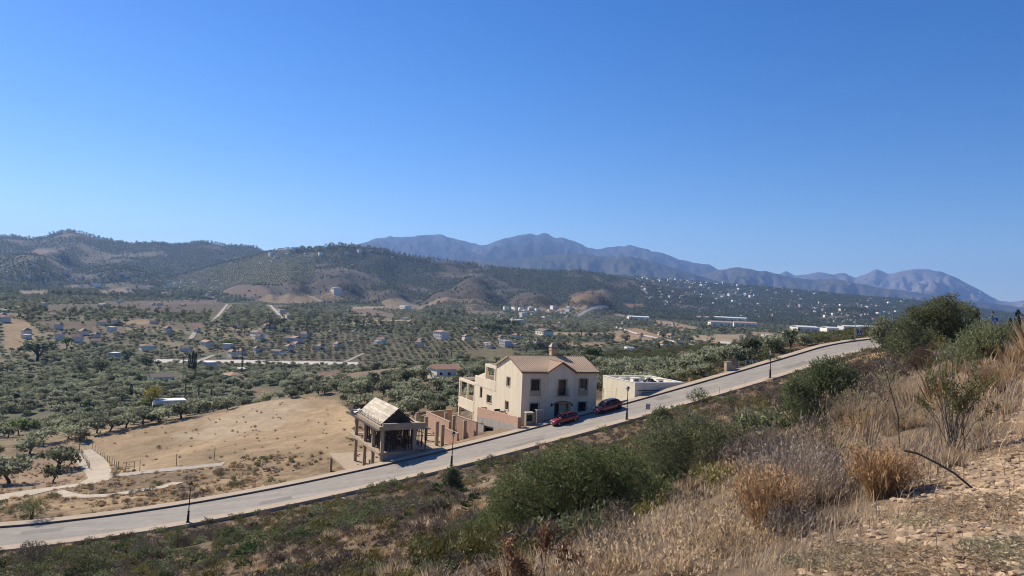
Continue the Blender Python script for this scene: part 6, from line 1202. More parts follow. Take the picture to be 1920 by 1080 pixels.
scat('olive_groves', rest & (R_all <= 1700), 'mass of olive groves and trees covering the valley floor', 'trees'); scat('hillside_woods', rest & (R_all > 1700), 'mass of pines and evergreen trees on the far hillsides', 'woods')
print('TREES', len(TX), 'houses', NH)
# ------------------------------------------------------------------ plants of the near bank: counted shrubs first, then the mass
br = np.random.default_rng(21)
BX, BY, BK, BS = [], [], [], []
def bank(r0, r1, sp):
    x, y = jgrid(r0, r1, sp, br); s, d = road_st(x, y); m = (d < -.5) & (np.abs(x) < y*.72+3); return x[m], y[m], d[m]
for r0, r1, sp in ((7, 24, .8), (24, 60, .92), (60, 150, 1.0)):
    x, y, d = bank(r0, r1, sp); ta = x/np.maximum(y, .1); r = np.hypot(x, y); n1 = fbm(x/6, y/6, 3, 301); n2 = fbm(x/15, y/15, 3, 302); n3 = fbm(x/3, y/3, 2, 303)
    pr = .38+.62*sstep(.34, .54, n1); gs = grav_side(x, y); pr = np.where((gs > .2) & (r < 30), .02, pr); pr = np.where((gs < .2) & (r < 14), .9, pr); och = ((x-41)/9)**2+((y-86)/11)**2 < 1; pr = np.where(och, .05, pr); pr = np.where((r > 60) & (ta > .3), pr*.75, pr)
    pr = np.where((np.hypot(x-10.2, (y-22.5)*.6) < 2.6), pr*.3, pr); k = br.random(len(x)) < pr; x, y, n2, n3, ta, r = x[k], y[k], n2[k], n3[k], ta[k], r[k]; q = br.random(len(x))*.55+n2*.9-.2+n3*.15
    dry = sstep(.12, .4, ta)*.22; q = q+dry
    kd = np.select([q < .36, q < .47, q < .58, q < .74, q < .88], [0, 3, 2, 1, 4], 5); fp = br.random(len(x)) < .022; kd = np.where(fp & (ta < .2), 6, kd); kd = np.where((kd == 5) & (br.random(len(x)) < .6), 4, kd); kd = np.where((r < 16) & (ta > .1) & (kd < 4), np.where(br.random(len(x)) < .6, 4, 1), kd)
    BX.append(x); BY.append(y); BK.append(kd); BS.append(br.uniform(.55, 1.25, len(x))*np.where(kd == 0, 1.12, 1)*np.where(r < 15, .45, 1)*(1+.5*(br.random(len(x)) > .93)))
# dry verge beyond the street and rough ground round the building plots
x, y = jgrid(85, 260, 2.1, br); s, d = road_st(x, y); n1 = fbm(x/8, y/8, 3, 311); u = landuse(x, y); left = (x < -14) & (y < 150); right = (x > 18) & (y < 260)
pr = np.where(left, .62*sstep(.38, .56, n1)+.1, 0)+np.where(right, .8*sstep(.35, .5, n1)+.15, 0); pr = np.where(u == 2, .006, pr); pr = np.where(u == 4, .04, pr); k = (br.random(len(x)) < pr) & (d > RW+.4); k &= ~((s > -25) & (s < 33) & (d < RW+24)); x, y = x[k], y[k]
ok = np.ones(len(x), bool)
for pts, hw in TRACKS[:3]: ok &= seg_dist(x, y, pts) > hw+.4
x, y = x[ok], y[ok]; kd = br.choice([0, 1, 2, 4, 5], len(x), p=[.16, .26, .1, .34, .14]); kd = np.where((x > 18) & (br.random(len(x)) < .6), 0, kd); BX.append(x); BY.append(y); BK.append(kd); BS.append(br.uniform(.7, 1.5, len(x))*np.where(x > 18, 1.7, 1))
x, y = jgrid(80, 230, .95, br); s, d = road_st(x, y); n1 = fbm(x/9, y/9, 3, 321); n2 = fbm(x/2.2, y/2.2, 2, 322); u = landuse(x, y)
k = (d > RW+.4) & (x < -12) & (y < 205) & ((u == 2) | (y < 150)) & (br.random(len(x)) < np.where(u == 2, .0, .5)*sstep(.34, .6, .5*n1+.5*n2)+.03) & ~((s > -26) & (d < RW+24)); x, y, n1 = x[k], y[k], n1[k]; ok = np.ones(len(x), bool)
for pts, hw in TRACKS[:3]: ok &= seg_dist(x, y, pts) > hw+.2
x, y, n1 = x[ok], y[ok], n1[ok]; BX.append(x); BY.append(y); BK.append(np.where(br.random(len(x)) < sstep(.4, .65, n1)*.6, 5, 4)); BS.append(br.uniform(.6, 1.3, len(x)))
BX, BY, BK, BS = [np.concatenate(a) for a in (BX, BY, BK, BS)]; BZ = gz(BX, BY)
px_, py_ = project(np.stack([BX, BY, BZ+.4*BS], 1)); k = (px_ > -80) & (px_ < 2000) & (py_ < 1180); BX, BY, BK, BS, BZ = [a[k] for a in (BX, BY, BK, BS, BZ)]
BN = {0: 'scrub', 1: 'heath', 2: 'broom', 3: 'sage', 4: 'straw', 5: 'rust', 6: 'fanpalm'}
BL = {0: ('shrub', 'leafy olive-green shrub', 'leafy green shrubs on the bank', 'shrub', 70), 1: ('shrub', 'twiggy grey-brown dead shrub', 'dried brown shrubs on the bank', 'shrub', 60), 2: ('shrub', 'yellowish broom-like bush', 'yellowish bushes on the bank', 'shrub', 45), 3: ('shrub', 'pale grey-green sage-like shrub', 'pale grey-green shrubs on the bank', 'shrub', 45), 4: ('grass_tuft', 'straw-coloured dry grass tuft', 'straw grass tufts on the bank', 'grass', 40), 5: ('grass_tuft', 'rusty orange dry grass tuft', 'orange grass tufts on the bank', 'grass', 40), 6: ('fan_palm', 'dark green dwarf fan palm clump', 'dwarf fan palms on the bank', 'palm', 40)}
sz = BS/np.hypot(BX, BY); bank_side = road_st(BX, BY)[1] < 0; vis_ = (py_[k] < 1075) & (px_[k] > 0) & (px_[k] < 1920); single = np.zeros(len(BX), bool)
PXB, PYB = px_[k], py_[k]
def bank_words(i):
    x_, y_ = PXB[i], PYB[i]
    if x_ < 480: w = 'around the lowest lantern post' if y_ < 1030 else 'at the lower left of the view'
    elif x_ < 900: w = 'below the second lantern post' if y_ < 1000 else 'left of the dark thicket'
    elif x_ < 1200: w = 'above the dark thicket' if y_ < 900 else 'in front of the dark thicket'
    elif x_ < 1480: w = 'on the cut bank up the street' if y_ < 800 else 'beside the olive-green bush'
    else: w = 'near the feathery bush' if y_ < 800 else 'by the gravel slope'
    return w, ('small' if BS[i] < .8 else 'large' if BS[i] > 1.15 else 'mid-sized')
for c, (nm, lb, gp, cat, cnt) in BL.items():
    i_ = np.nonzero((BK == c) & bank_side & vis_)[0]; i_ = i_[np.argsort(-sz[i_])][:cnt]; single[i_] = True
    for i in i_:
        o = link(nm, PROTO[BN[c]][int(i) % len(PROTO[BN[c]])][1], loc=(BX[i], BY[i], BZ[i]-.03), rot=(0, 0, br.uniform(0, 6.28))); s_ = BS[i]; o.scale = (s_, s_, s_*br.uniform(.8, 1.1)); w_, z_ = bank_words(i); set_props(o, '%s %s %s' % (z_, lb, w_), cat, gp+' '+w_)
meshes = []; base = {}
for c, kd in BN.items(): base[c] = len(meshes); meshes += [w[1] for w in PROTO[kd]]
coll2 = proto_collection('scrub_plant', meshes); m = ~single; cnt = np.array([len(PROTO[BN[c]]) for c in range(7)])
scatter_object('bank_scrub', coll2, len(meshes), np.stack([BX[m], BY[m], BZ[m]-.03], 1), BS[m][:, None]*np.stack([br.uniform(.85, 1.2, m.sum()), br.uniform(.85, 1.2, m.sum()), br.uniform(.75, 1.1, m.sum())], 1), br.uniform(0, 6.28, m.sum()), np.array([base[c] for c in range(7)])[BK[m]]+br.integers(0, 999, m.sum()) % cnt[BK[m]], 'mass of low dry scrub and grass tufts covering the bank', 'scrub')
print('BANK', len(BX))

# ------------------------------------------------------------------ large single bushes (crown volumes set where they stand)
def sprig_cloud(rng, B, n, L, W, per=7, up=.35, uni=.22, twig=None, rough=1.0):
    """leaves strung on short shoots that point outwards from the crown volumes"""
    ns = n//per; w = (B[:, 3]*B[:, 4]*B[:, 5])**(2/3.); w = w/w.sum(); k = rng.choice(len(B), ns, p=w); d = unit(rng.normal(size=(ns, 3))); d[:, 2] = np.where(rng.random(ns) < .55, np.abs(d[:, 2]), d[:, 2])
    lump = .80+.30*rng.random(ns)*rough; rad = np.where(rng.random(ns) < uni, rng.uniform(.25, .85, ns), lump); A = B[k, :3]+d*B[k, 3:6]*rad[:, None]
    sd = unit(d+rng.normal(size=(ns, 3))*.45+np.array([0, 0, up])); T = L*per*.42*rng.uniform(.6, 1.3, ns); t = (np.arange(per)+.5)/per
    C = A[:, None]+sd[:, None]*(t[None, :, None]-.5)*T[:, None, None]; D = sd[:, None]*.8+unit(rng.normal(size=(ns, per, 3)))*.9; C = (C+unit(D)*L*.35).reshape(-1, 3); D = D.reshape(-1, 3); s = rng.uniform(.7, 1.3, len(C)); return leaves(C, D, L*s, W*s, rng)
def hero(name, blobs, depth, base, n, L, W, lm, label, cat='shrub', stems=9, up=.35, dj=.6, seed=1, foot=None, br_mat=None, per=7, flat=1.0):
    rng = np.random.default_rng(seed); B = []
    for bx, by, rp in blobs:
        dd = depth+rng.uniform(-dj, dj); c = unp([bx], [by], [dd])[0]; r = rp/FOC*dd; B.append((*c, r, r*1.05, r*flat))
    B = np.array(B); g = ground([base[0]], [base[1]])[0] if foot is None else np.array(foot, float); f = unp([base[0]], [base[1]], [depth])[0]; f[2] = gz(f[0], f[1])[0]; o = f
    E = link(name, None, loc=o); set_props(E, label, cat); Bl = B.copy(); Bl[:, :3] -= o
    C = sprig_cloud(rng, Bl, n, L, W, up=up, per=per); link('crown', np_mesh('crown', *C, [lm]), E); P = []
    for i in range(stems):
        b = Bl[rng.integers(0, len(Bl))]; tip = b[:3]+rng.normal(size=3)*b[3]*.35; m_ = tip*.5+np.array([0, 0, abs(tip[2])*.12]); r0 = .012*math.sqrt(max(np.linalg.norm(tip), .2))+.008; P.append(tube([rng.normal(size=3)*[.12, .12, 0]+[0, 0, -.25], m_, tip], [r0*2, r0*1.3, r0*.4], 5))
    put('stem', P, br_mat or BARK, E, True); return E
leafmat('retama', (0.165, 0.19, 0.09), trans=.34)
hero('lentisk_bush', [(1000, 935, 70), (1075, 912, 76), (1155, 915, 72), (1210, 955, 64), (1100, 968, 84), (1000, 992, 70), (945, 995, 54), (1190, 1008, 56), (958, 940, 42), (1060, 1006, 70), (1100, 884, 42), (1152, 878, 40), (910, 1005, 40), (1232, 992, 48), (1030, 890, 36)], 25, (1090, 1015), 80000, .085, .034, LEAF['lentisk'], 'broad dark green lentisk thicket filling the lower middle of the bank', stems=26, dj=1.1, seed=2)
hero('wild_olive_bush', [(1245, 838, 50), (1300, 830, 54), (1345, 880, 58), (1310, 930, 55), (1250, 872, 50), (1355, 830, 38), (1285, 965, 42), (1345, 940, 40), (1220, 880, 34)], 29, (1300, 985), 36000, .095, .032, LEAF['wildolive'], 'olive-green bush right behind the dark lentisk thicket', stems=20, dj=1.0, seed=3)
hero('retama_bush', [(1520, 742, 44), (1560, 722, 44), (1596, 745, 38), (1500, 768, 36), (1545, 698, 24), (1570, 772, 36), (1615, 730, 22), (1492, 735, 24), (1540, 780, 34)], 26, (1545, 806), 30000, .11, .026, LEAF['retama'], 'rounded feathery green bush at mid height of the bank', stems=18, up=.8, dj=.8, seed=4)
hero('wild_olive_tree', [(1702, 645, 36), (1740, 620, 46), (1788, 608, 38), (1762, 588, 28), (1700, 672, 34), (1672, 655, 20), (1800, 634, 30), (1732, 660, 40), (1780, 568, 15), (1810, 588, 18), (1722, 598, 22), (1692, 616, 20)], 36, (1745, 700), 34000, .12, .034, LEAF['wildolive'], 'big rounded wild olive against the far mountain', 'tree', stems=22, dj=1.1, seed=5)
hero('sage_bush', [(1800, 682, 38), (1850, 652, 42), (1890, 650, 32), (1830, 702, 38), (1872, 690, 36), (1785, 718, 28), (1848, 622, 22), (1900, 625, 20), (1815, 640, 22)], 19, (1845, 745), 13000, .075, .02, LEAF['sage'], 'silvery bush at the right border below the crossing sign', stems=22, up=.7, dj=.6, seed=6)
hero('yellow_bush', [(1830, 722, 26), (1800, 735, 22), (1770, 735, 20), (1850, 735, 18)], 17.5, (1815, 755), 3200, .05, .022, LEAF['broom'], 'yellow-green weed under the silvery bush', stems=14, up=.6, dj=.4, seed=7)
hero('small_round_tree', [(1655, 620, 17), (1646, 626, 12), (1664, 628, 13), (1655, 610, 11)], 106, (1656, 654), 5200, .32, .13, LEAF['olive'], 'small round-headed tree at the street crest', 'tree', stems=6, dj=.6, seed=8)
hero('green_bush', [(1240, 786, 18), (1226, 793, 13), (1254, 795, 13), (1240, 775, 10)], 90, (1240, 806), 5200, .24, .07, LEAF['lentisk'], 'fresh green rounded bush at the near kerb beside the notice', stems=6, dj=.4, seed=9)
hero('green_bush', [(848, 900, 17), (850, 918, 17), (842, 910, 12), (846, 886, 9)], 76, (848, 934), 4600, .22, .08, LEAF['dark'], 'tall dark bush just below the second lantern post', stems=6, dj=.4, seed=10)
hero('mauve_mound', [(1600, 692, 24), (1638, 684, 28), (1565, 712, 22), (1672, 690, 20), (1620, 708, 24), (1640, 712, 22)], 33, (1615, 728), 9000, .13, .012, LEAF['mauve'], 'low dome of dead mauve-brown brush in front of the wild olive', stems=14, up=.4, dj=.8, seed=11)
hero('mauve_mound', [(1735, 668, 16), (1760, 655, 16), (1712, 680, 14)], 28, (1735, 690), 4200, .11, .012, LEAF['mauve'], 'ridge of dead mauve-brown brush under the wild olive', stems=10, up=.4, dj=.5, seed=12)
hero('palm_clump', [(1500, 812, 18), (1478, 816, 14), (1520, 814, 14)], 27, (1500, 830), 1500, .3, .03, LEAF['fanpalm'], 'bright green dwarf palm clump under the feathery bush', stems=4, up=.8, dj=.3, seed=13, per=5)
for i, (x, y, w, lm, lb) in enumerate(((1190, 855, 20, 'broom', 'golden broom above the dark thicket'), (1400, 790, 26, 'greyweed', 'grey dead brush left of the feathery bush'), (1440, 745, 20, 'heath', 'brown shrub on the cut bank below the upper lamp'), (1370, 755, 22, 'scrub', 'olive shrub at the foot of the cut bank'), (1310, 745, 22, 'sage', 'spiky grey-green shrub by the stakes'), (1450, 840, 34, 'greyweed', 'wide patch of grey dead weeds right of the olive bush'), (1420, 870, 26, 'broom', 'ochre weeds beside the olive bush'), (700, 945, 20, 'scrub', 'green shrub between rocks below the pavement'), (560, 1010, 24, 'fanpalm', 'dwarf palm clump near the lower middle'), (160, 1050, 40, 'scrub', 'dark shrub mass at the lower left of the bank'), (60, 1045, 34, 'heath', 'brown twiggy shrub at the lower left corner'), (330, 1010, 24, 'scrub', 'green shrub below the lowest lantern post'), (270, 1035, 26, 'sage', 'grey-green shrub left of the lowest lantern post'), (60, 955, 28, 'scrub', 'low green hedge-like shrub on the far verge at left'), (215, 888, 9, 'dark', 'dark round bush at the fork of the dirt track'), (800, 925, 18, 'heath', 'brown shrub left of the tall dark bush'), (990, 870, 22, 'heath', 'grey-brown shrub below the pavement under the villa'), (780, 1030, 30, 'broom', 'golden bush left of the dark thicket'), (860, 1000, 30, 'scrub', 'olive shrub touching the dark thicket'))):
    g = ground([x], [y+w*.7])[0]; dep = g[1]; sz_ = w/FOC*dep
    hero('shrub', [(x-w*.5, y+w*.1, w*.55), (x+w*.45, y, w*.55), (x, y-w*.3, w*.55), (x, y+w*.3, w*.6)], dep, (x, y+w*.7), 3400, max(.055*sz_*1.6, .05), max(.055*sz_*.5, .012), LEAF[lm], lb, stems=7, dj=sz_*.4, seed=30+i, up=.5)

# ------------------------------------------------------------------ grasses close to the camera
def blades(rng, base, n, h, spread, width, lean=.5, foot=.08, droop=.25, heads=0.0):
    a = rng.uniform(0, 6.283, n); sp = rng.uniform(0, 1, n)**.6; b = np.stack([np.cos(a)*sp*foot, np.sin(a)*sp*foot, np.full(n, -.03)], 1); H_ = h*rng.uniform(.45, 1.05, n); ex = sp*spread*rng.uniform(.6, 1.2, n); a2 = a+rng.normal(size=n)*.5; out = np.stack([np.cos(a2)*ex, np.sin(a2)*ex, np.zeros(n)], 1); sd = unit(np.cross(out+rng.normal(size=(n, 3))*.05, [0, 0, 1.0])+1e-6); V = []; F = []
    ts = np.array([0, .35, .7, 1.0]); ws = np.array([1, .9, .6, .12])
    for t, w_ in zip(ts, ws):
        c = b+out*(t**1.7)[None] if np.ndim(t) else b+out*t**1.7; c = c+np.stack([np.zeros(n), np.zeros(n), H_*(t-droop*t**3*.5)], 1); V += [c-sd*width*w_*.5, c+sd*width*w_*.5]
    V = np.stack(V, 1).reshape(-1, 3); i = np.arange(n)[:, None]*8; F = np.concatenate([i+np.array([[0, 1, 3, 2]]), i+np.array([[2, 3, 5, 4]]), i+np.array([[4, 5, 7, 6]])]); parts = [(V+base, F)]
    if heads:
        m = int(n*heads); tip = (b+out+np.stack([np.zeros(n), np.zeros(n), H_*(1-droop*.5)], 1))[:m]; q = 5; C = np.repeat(tip, q, 0)+rng.normal(size=(m*q, 3))*[.008, .008, .03]; parts.append((lambda L_: (L_[0]+base, L_[1]))(leaves(C, np.repeat(out[:m], q, 0)*.6+[0, 0, .4]+rng.normal(size=(m*q, 3))*.2, .045, .012, rng)))
    return merge(parts)
def tuft(px, py, depth, hpx, wpx, n, lm, label, seed, heads=.3, foot=None, width=.006, name='grass_tuft'):
    rng = np.random.default_rng(seed); p = unp([px], [py-hpx], [depth])[0]; zt = p[2]; p[2] = gz(p[0], p[1])[0]; h = max(zt-p[2], .12); w = wpx/FOC*depth; o = link(name, np_mesh(name, *blades(rng, np.zeros(3), n, h, w, width, foot=w*.45 if foot is None else foot, heads=heads), [lm]), loc=p); set_props(o, label, 'grass'); return o
tuft(1655, 950, 6.3, 122, 48, 1500, LEAF['rust'], 'dense rusty orange grass tussock below the black hose', 51)
tuft(1862, 748, 13, 75, 40, 700, LEAF['rust'], 'orange grass tussock under the silvery bush at right', 52, width=.009)
tuft(1445, 1060, 5.8, 200, 55, 1300, LEAF['rust'], 'tall orange grass stand at the lower right of the bank', 53)
tuft(1700, 800, 12, 50, 45, 500, LEAF['straw'], 'pale grass tuft behind the bare-stalked weed', 54, width=.008)
tuft(1610, 770, 15, 48, 60, 700, LEAF['straw'], 'straw tuft in front of the mauve brush', 56, width=.01); tuft(1560, 850, 10.5, 60, 70, 900, LEAF['straw'], 'broad straw tuft between hose and feathery bush', 57, width=.007); tuft(1700, 740, 17, 45, 60, 600, LEAF['straw'], 'straw tuft at the foot of the wild olive', 58, width=.011)
for i, (x, y, d, h, w, nn) in enumerate(((1130, 1130, 5.6, 130, 45, 500), (1190, 1140, 5.2, 160, 50, 600), (1250, 1145, 5.0, 190, 55, 700), (1310, 1140, 5.0, 190, 55, 700), (1370, 1120, 5.0, 170, 50, 600), (1080, 1125, 6.2, 90, 40, 350), (1400, 1090, 5.2, 150, 50, 500), (1340, 1050, 6.6, 110, 45, 420))):
    tuft(x+[7, -12, 15, -6, 10, 0, -8, 4][i], y, d+[0, .5, -.3, .7, .2, 0, .4, 0][i], h*[.8, 1.0, .7, .95, .75, .8, .9, .8][i], w*1.5, int(nn*.42), LEAF['straw'], ['first', 'second', 'third', 'fourth', 'fifth', 'sixth', 'seventh', 'eighth'][i]+' pale straw tuft along the lower edge, in the order they stand', 60+i, .5)
for i, (x, y, d, h, w, nn, lb) in enumerate(((1520, 985, 7.2, 150, 95, 1400, 'wide tangle of grey dead weeds left of the orange tussock'), (1590, 950, 7.4, 110, 70, 900, 'grey dead weeds touching the orange tussock'), (1480, 900, 9, 120, 80, 900, 'grey weeds beside the ochre brush'), (1540, 1060, 5.2, 90, 80, 700, 'low grey straw litter in front of the gravel'))): tuft(x, y, d, h, w, nn, LEAF['greyweed'], lb, 80+i, .4, width=.0045, name='weed_clump')
def stalk_field(name, n, x, y, h, width, lm, label, seed, lean=.85):
    rng = np.random.default_rng(seed); n = len(x); z = gz(x, y)-.02; H_ = h*rng.uniform(.4, 1.15, n); a = rng.uniform(0, 6.283, n); e = H_*rng.uniform(.05, lean, n); out = np.stack([np.cos(a)*e, np.sin(a)*e, np.zeros(n)], 1); b = np.stack([x, y, z], 1); sd = unit(np.cross(out, [0, 0, 1.0])+rng.normal(size=(n, 3))*.002); V = []
    for t, w_ in ((0, 1), (.4, .85), (.75, .6), (1, .15)): c = b+out*t**1.8+np.stack([0*x, 0*x, H_*(t-.12*t**3)], 1); V += [c-sd*(width*w_*.5)[:, None], c+sd*(width*w_*.5)[:, None]]
    V = np.stack(V, 1).reshape(-1, 3); i = np.arange(n)[:, None]*8; F = np.concatenate([i+np.array([[0, 1, 3, 2]]), i+np.array([[2, 3, 5, 4]]), i+np.array([[4, 5, 7, 6]])]); o = link(name, np_mesh(name, V, F, [lm])); set_props(o, label, 'grass', kind='stuff')
gq = np.random.default_rng(404); nq = 90000; rq = 3.5+42*gq.random(nq)**1.25; aq = gq.uniform(-.2, .72, nq); xq = rq*np.sin(aq); yq = rq*np.cos(aq); gsq = grav_side(xq, yq); nA = fbm(xq/2.2, yq/2.2, 3, 411); nB = fbm(xq/1.1, yq/1.1, 3, 412); taq = np.tan(aq); dens = np.where(np.hypot(xq-10.2, (yq-21.5)*.6) < 3, .2, 1)*sstep(.42, .6, .55*nA+.45*nB)*np.maximum(sstep(.25, -.3, gsq+.5*(nB-.5)), .07*sstep(2.5, 0, gsq))*sstep(-.12, .3, taq)*np.where(rq < 9, sstep(.14, .3, taq), 1)
kq = gq.random(nq) < dens; xq, yq, rq, nA = xq[kq], yq[kq], rq[kq], nA[kq]; tq = gq.random(len(xq)); wq = np.maximum(.004, rq*.0009)
for nm, m_, hh, lm_, lb in (('straw_stalks', tq < .4, .42, 'straw', 'loose straw stalks standing all over the weedy edge of the gravel'), ('grey_stalks', (tq >= .4) & (tq < .82), .36, 'greyweed', 'tangled grey dead stalks among the weeds'), ('orange_stalks', tq >= .82, .36, 'rust', 'scattered orange stalks among the weeds')): stalk_field(nm, 0, xq[m_], yq[m_], hh*np.clip(rq[m_]/11, .42, 1), wq[m_], LEAF[lm_], lb, 5)
# bare-stalked weed with thin yellow-green leaves
def stalks(name, px, py, depth, hpx, wpx, n, label, lm, seed, leaf_n=0, rad=.006, lean=0.0, cat='weed'):
    rng = np.random.default_rng(seed); p = unp([px], [py-hpx], [depth])[0]; zt = p[2]; p[2] = gz(p[0], p[1])[0]; h = max(zt-p[2], .15); w = wpx/FOC*depth; E = link(name, None, loc=p); set_props(E, label, cat); LP = []; LD = []
    for i in range(n):
        a = rng.uniform(0, 6.283); e = rng.uniform(.1, 1)*w; hh = h*rng.uniform(.5, 1.0); b = rng.normal(size=3)*[.05, .05, 0]; tip = np.array([math.cos(a)*e+lean*w, math.sin(a)*e, hh]); mid_ = tip*[.42, .42, .55]+rng.normal(size=3)*.02
        put('stalk', tube([b+[0, 0, -.05], mid_, tip], [rad, rad*.75, rad*.3], 5), BARKG, E)
        if leaf_n:
            t = rng.uniform(.3, 1, leaf_n)[:, None]; LP.append(mid_*(1-t)+tip*t+rng.normal(size=(leaf_n, 3))*.03); LD.append(np.repeat((tip-mid_)[None], leaf_n, 0)+rng.normal(size=(leaf_n, 3))*.25)
        for _ in range(3):
            t = rng.uniform(.4, .9); q = mid_*(1-t)+tip*t; put('twig', tube([q, q+rng.normal(size=3)*[.08, .08, .05]*h*1.2+[0, 0, .07*h]], [rad*.5, rad*.2], 4), BARKG, E)
    if leaf_n: link('leaves', np_mesh('leaves', *leaves(np.concatenate(LP), np.concatenate(LD), .045, .016, rng), [lm]), E)
    return E
stalks('tall_weed', 1790, 862, 8.6, 190, 75, 26, 'tall bare-stalked weed with sparse yellow-green leaves on the gravel edge', LEAF['weed'], 91, 60)
stalks('tall_weed', 1640, 800, 10, 170, 80, 14, 'thin grey branching weed left of the bare-stalked one', LEAF['weed'], 92, 12, .005)
stalks('tall_weed', 1400, 1010, 7, 120, 60, 12, 'leafless dark weed at the edge of the olive bush', LEAF['weed'], 93, 10, .004)
stalks('tall_weed', 1560, 850, 9, 120, 80, 14, 'spindly dark-stemmed weed in the straw', LEAF['broom'], 94, 18, .004)
for i, (x, h) in enumerate(((958, 120), (1022, 150), (1065, 135), (1090, 110), (985, 80), (925, 60))):
    E = stalks('dock_plant', x, 1125, 6.6, h, 20, 4, ['leftmost tall', 'tallest', 'second tallest', 'rightmost', 'short', 'smallest'][i]+' of the rust-brown dock stalks at the lower edge', LEAF['dock'], 100+i, 70, .005); 
def twig(pts, depth, r, label, m=BARK, cat='twig'):
    P = np.concatenate([unp([x], [y], [depth]) for x, y in pts]); P2 = [P[0]]
    for a, b in zip(P[:-1], P[1:]): P2 += [a*.66+b*.34, a*.33+b*.67]
    P2.append(P[-1]); P2 = np.array(P2); o = P2[-1].copy(); o[2] = gz(o[0], o[1])[0]; q = P2-o; q[-1, 2] = min(q[-1, 2], -.03); t = link('dry_twig', np_mesh('dry_twig', *tube(q, np.linspace(r*.35, r, len(q)), 5), [m], True), loc=o); set_props(t, label, cat)
twig([(1631, 637), (1645, 655), (1660, 690), (1672, 740), (1690, 800)], 9.5, .007, 'dark curved dead stem crossing the street crest in view'); twig([(1745, 605), (1752, 640), (1762, 690), (1772, 760), (1780, 830)], 9.0, .009, 'pale dead stem rising in front of the wild olive', BARKG)
twig([(1785, 660), (1786, 690), (1786, 760), (1787, 840)], 8.8, .008, 'straight pale stake standing in the weeds', BARKG, 'stake'); twig([(1430, 905), (1450, 950), (1462, 1000), (1470, 1060)], 6.0, .006, 'thin dark stem in front of the orange grass')
# black hose
A = unp([1695], [845], [6.1])[0]; Bq = unp([1760], [870], [5.9])[0]; Cq = unp([1822], [905], [5.7])[0]; Cq[2] = gz(Cq[0], Cq[1])[0]+.005; Bq[2] = max(Bq[2], gz(Bq[0], Bq[1])[0]+.03)
path = [A, A*.6+Bq*.4+[0, 0, .02], Bq, Bq*.5+Cq*.5+[0, 0, .015], Cq, Cq+np.array([.15, -.08, -.1])]; o = link('black_hose', np_mesh('black_hose', *tube(np.array(path)-Cq, [.008]*6, 8), [BLACKP], True), loc=Cq); set_props(o, 'black irrigation hose sticking out over the gravel slope', 'hose')

# ------------------------------------------------------------------ stones
STONE = mat('ochre_stone', (0.40, 0.285, 0.175), 0.95, 0.15, 6, 0.3, 30, obj_rand=0.35); STONEW = mat('pale_rock', (0.55, 0.48, 0.39), 0.95, 0.15, 3, 0.4, 12)
def stone_mesh(seed, m, k=1):
    rng = np.random.default_rng(seed); bm_ = bmesh.new(); bmesh.ops.create_icosphere(bm_, subdivisions=k, radius=.5)
    sc = rng.uniform(.6, 1.2, 3)*[1, 1, .42]
    for v in bm_.verts: v.co = Vector(np.array(v.co)*sc*rng.uniform(.75, 1.2))
    me = bpy.data.meshes.new('stone'); bm_.to_mesh(me); bm_.free(); me.materials.append(m); return me
SM = [stone_mesh(i, STONE) for i in range(6)]; SMW = [stone_mesh(20+i, STONEW, 2) for i in range(4)]
gr = np.random.default_rng(61); n = 60000; r = 2+20*gr.random(n)**1.3; a = gr.uniform(-.1, .75, n); x = r*np.sin(a); y = r*np.cos(a); w = sstep(25, 10, r+6*(fbm(x/1.5, y/1.5, 3, 401)-.5))*sstep(-.6, .4, grav_side(x, y)+(fbm(x/2, y/2, 3, 402)-.5)); k = gr.random(n) < w; x, y = x[k], y[k]; s = .007+.05*gr.random(len(x))**5
scatter_object('gravel', proto_collection('pebble', SM), 6, np.stack([x, y, gz(x, y)+s*.1], 1), np.repeat(s[:, None], 3, 1)*2, gr.uniform(0, 6.28, len(x)), gr.integers(0, 6, len(x)), 'loose ochre gravel and chips on the near slope', 'gravel')
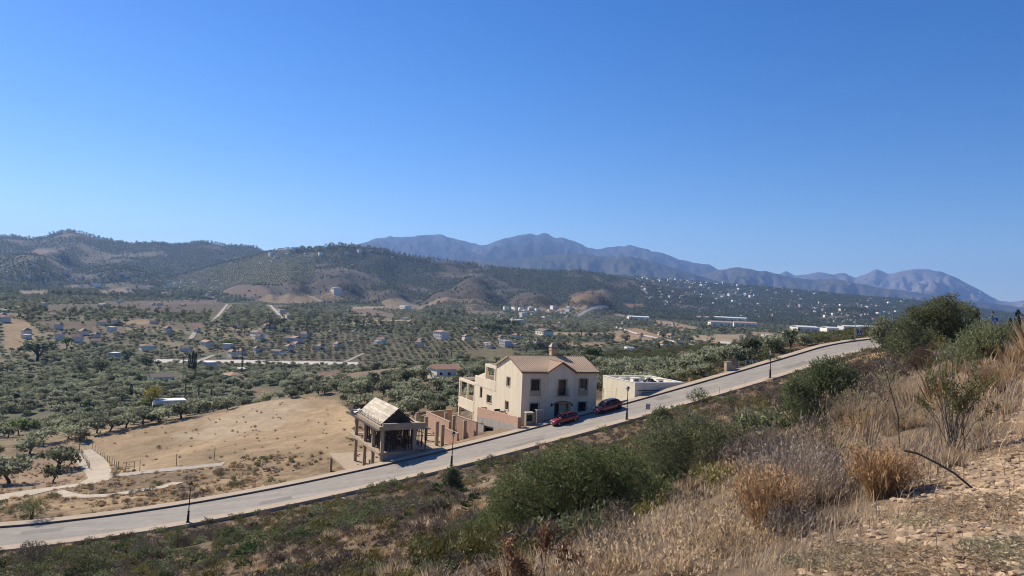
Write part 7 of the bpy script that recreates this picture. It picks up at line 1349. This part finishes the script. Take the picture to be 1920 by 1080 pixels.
for i, (xp, yp, w) in enumerate(((1735, 940, 26), (1845, 950, 30), (1860, 845, 22), (1745, 975, 24), (1890, 865, 18), (1790, 1055, 26), (1620, 975, 20), (1880, 1010, 20), (1700, 1010, 16), (1905, 925, 18), (1650, 1045, 18), (1560, 1070, 20), (1820, 880, 14), (1770, 960, 14), (1900, 790, 16))):
    p = ground([xp], [yp])[0]; s = w/FOC*p[1]; o = link('stone', SM[i % 6], loc=p+[0, 0, s*.12], rot=(gr.uniform(-.3, .3), gr.uniform(-.3, .3), gr.uniform(0, 6))); o.scale = (s, s, s); set_props(o, 'flat ochre stone lying on the gravel slope', 'stone', 'ochre stones on the gravel slope')
for i, (xp, yp, w, lb) in enumerate(((645, 937, 16, 'pale rock just below the pavement, lowest of three'), (680, 958, 14, 'rounded grey rock in the brown scrub'), (787, 925, 12, 'reddish rock right of the pale ones'), (742, 918, 18, 'pale flat rock below the pavement, highest of three'), (1468, 786, 16, 'white rock beside the feathery bush'), (1385, 905, 40, 'pale rock ledge at the edge of the olive bush'), (1415, 880, 30, 'smaller rock ledge above the first'))):
    p = ground([xp], [yp])[0]; s = w/FOC*p[1]; o = link('rock', SMW[i % 4], loc=p+[0, 0, s*.1], rot=(gr.uniform(-.3, .3), gr.uniform(-.3, .3), gr.uniform(0, 6))); o.scale = (s, s, s); set_props(o, lb, 'rock')

leafmat('pale', (0.34, 0.29, 0.18), trans=.3)
def creeping(px, py, rpx, n, label, seed, lm='sage'):
    rng = np.random.default_rng(seed); c = ground([px], [py])[0]; R = rpx/FOC*c[1]; a = rng.uniform(0, 6.283, n); q = R*rng.random(n)**.6*(.7+.5*vnoise(a*1.2, 0*a, seed)); x = c[0]+np.cos(a)*q; y = c[1]+np.sin(a)*q*2.0; z = gz(x, y)+rng.uniform(.005, .05, n)
    C = np.stack([x, y, z], 1)-c; D = rng.normal(size=(n, 3))*[1, 1, .5]; o = link('creeping_weed', np_mesh('creeping_weed', *leaves(C, D, rng.uniform(.02, .05, n), .007, rng), [LEAF[lm]]), loc=c); set_props(o, label, 'weed')
creeping(1560, 1056, 80, 1900, 'flat silvery weed mat at the lower edge of the gravel', 201, 'pale'); creeping(1895, 1045, 70, 1600, 'flat silvery weed mat in the lower right corner', 202, 'pale'); creeping(1720, 985, 40, 400, 'little grey-green mat by the orange tussock', 203, 'pale'); creeping(1680, 1060, 120, 3000, 'thin straw litter over the lower gravel', 204, 'straw'); creeping(1830, 960, 110, 2600, 'thin straw litter over the middle gravel', 205, 'straw'); creeping(1870, 850, 90, 2400, 'thin straw litter over the upper gravel', 206, 'straw')
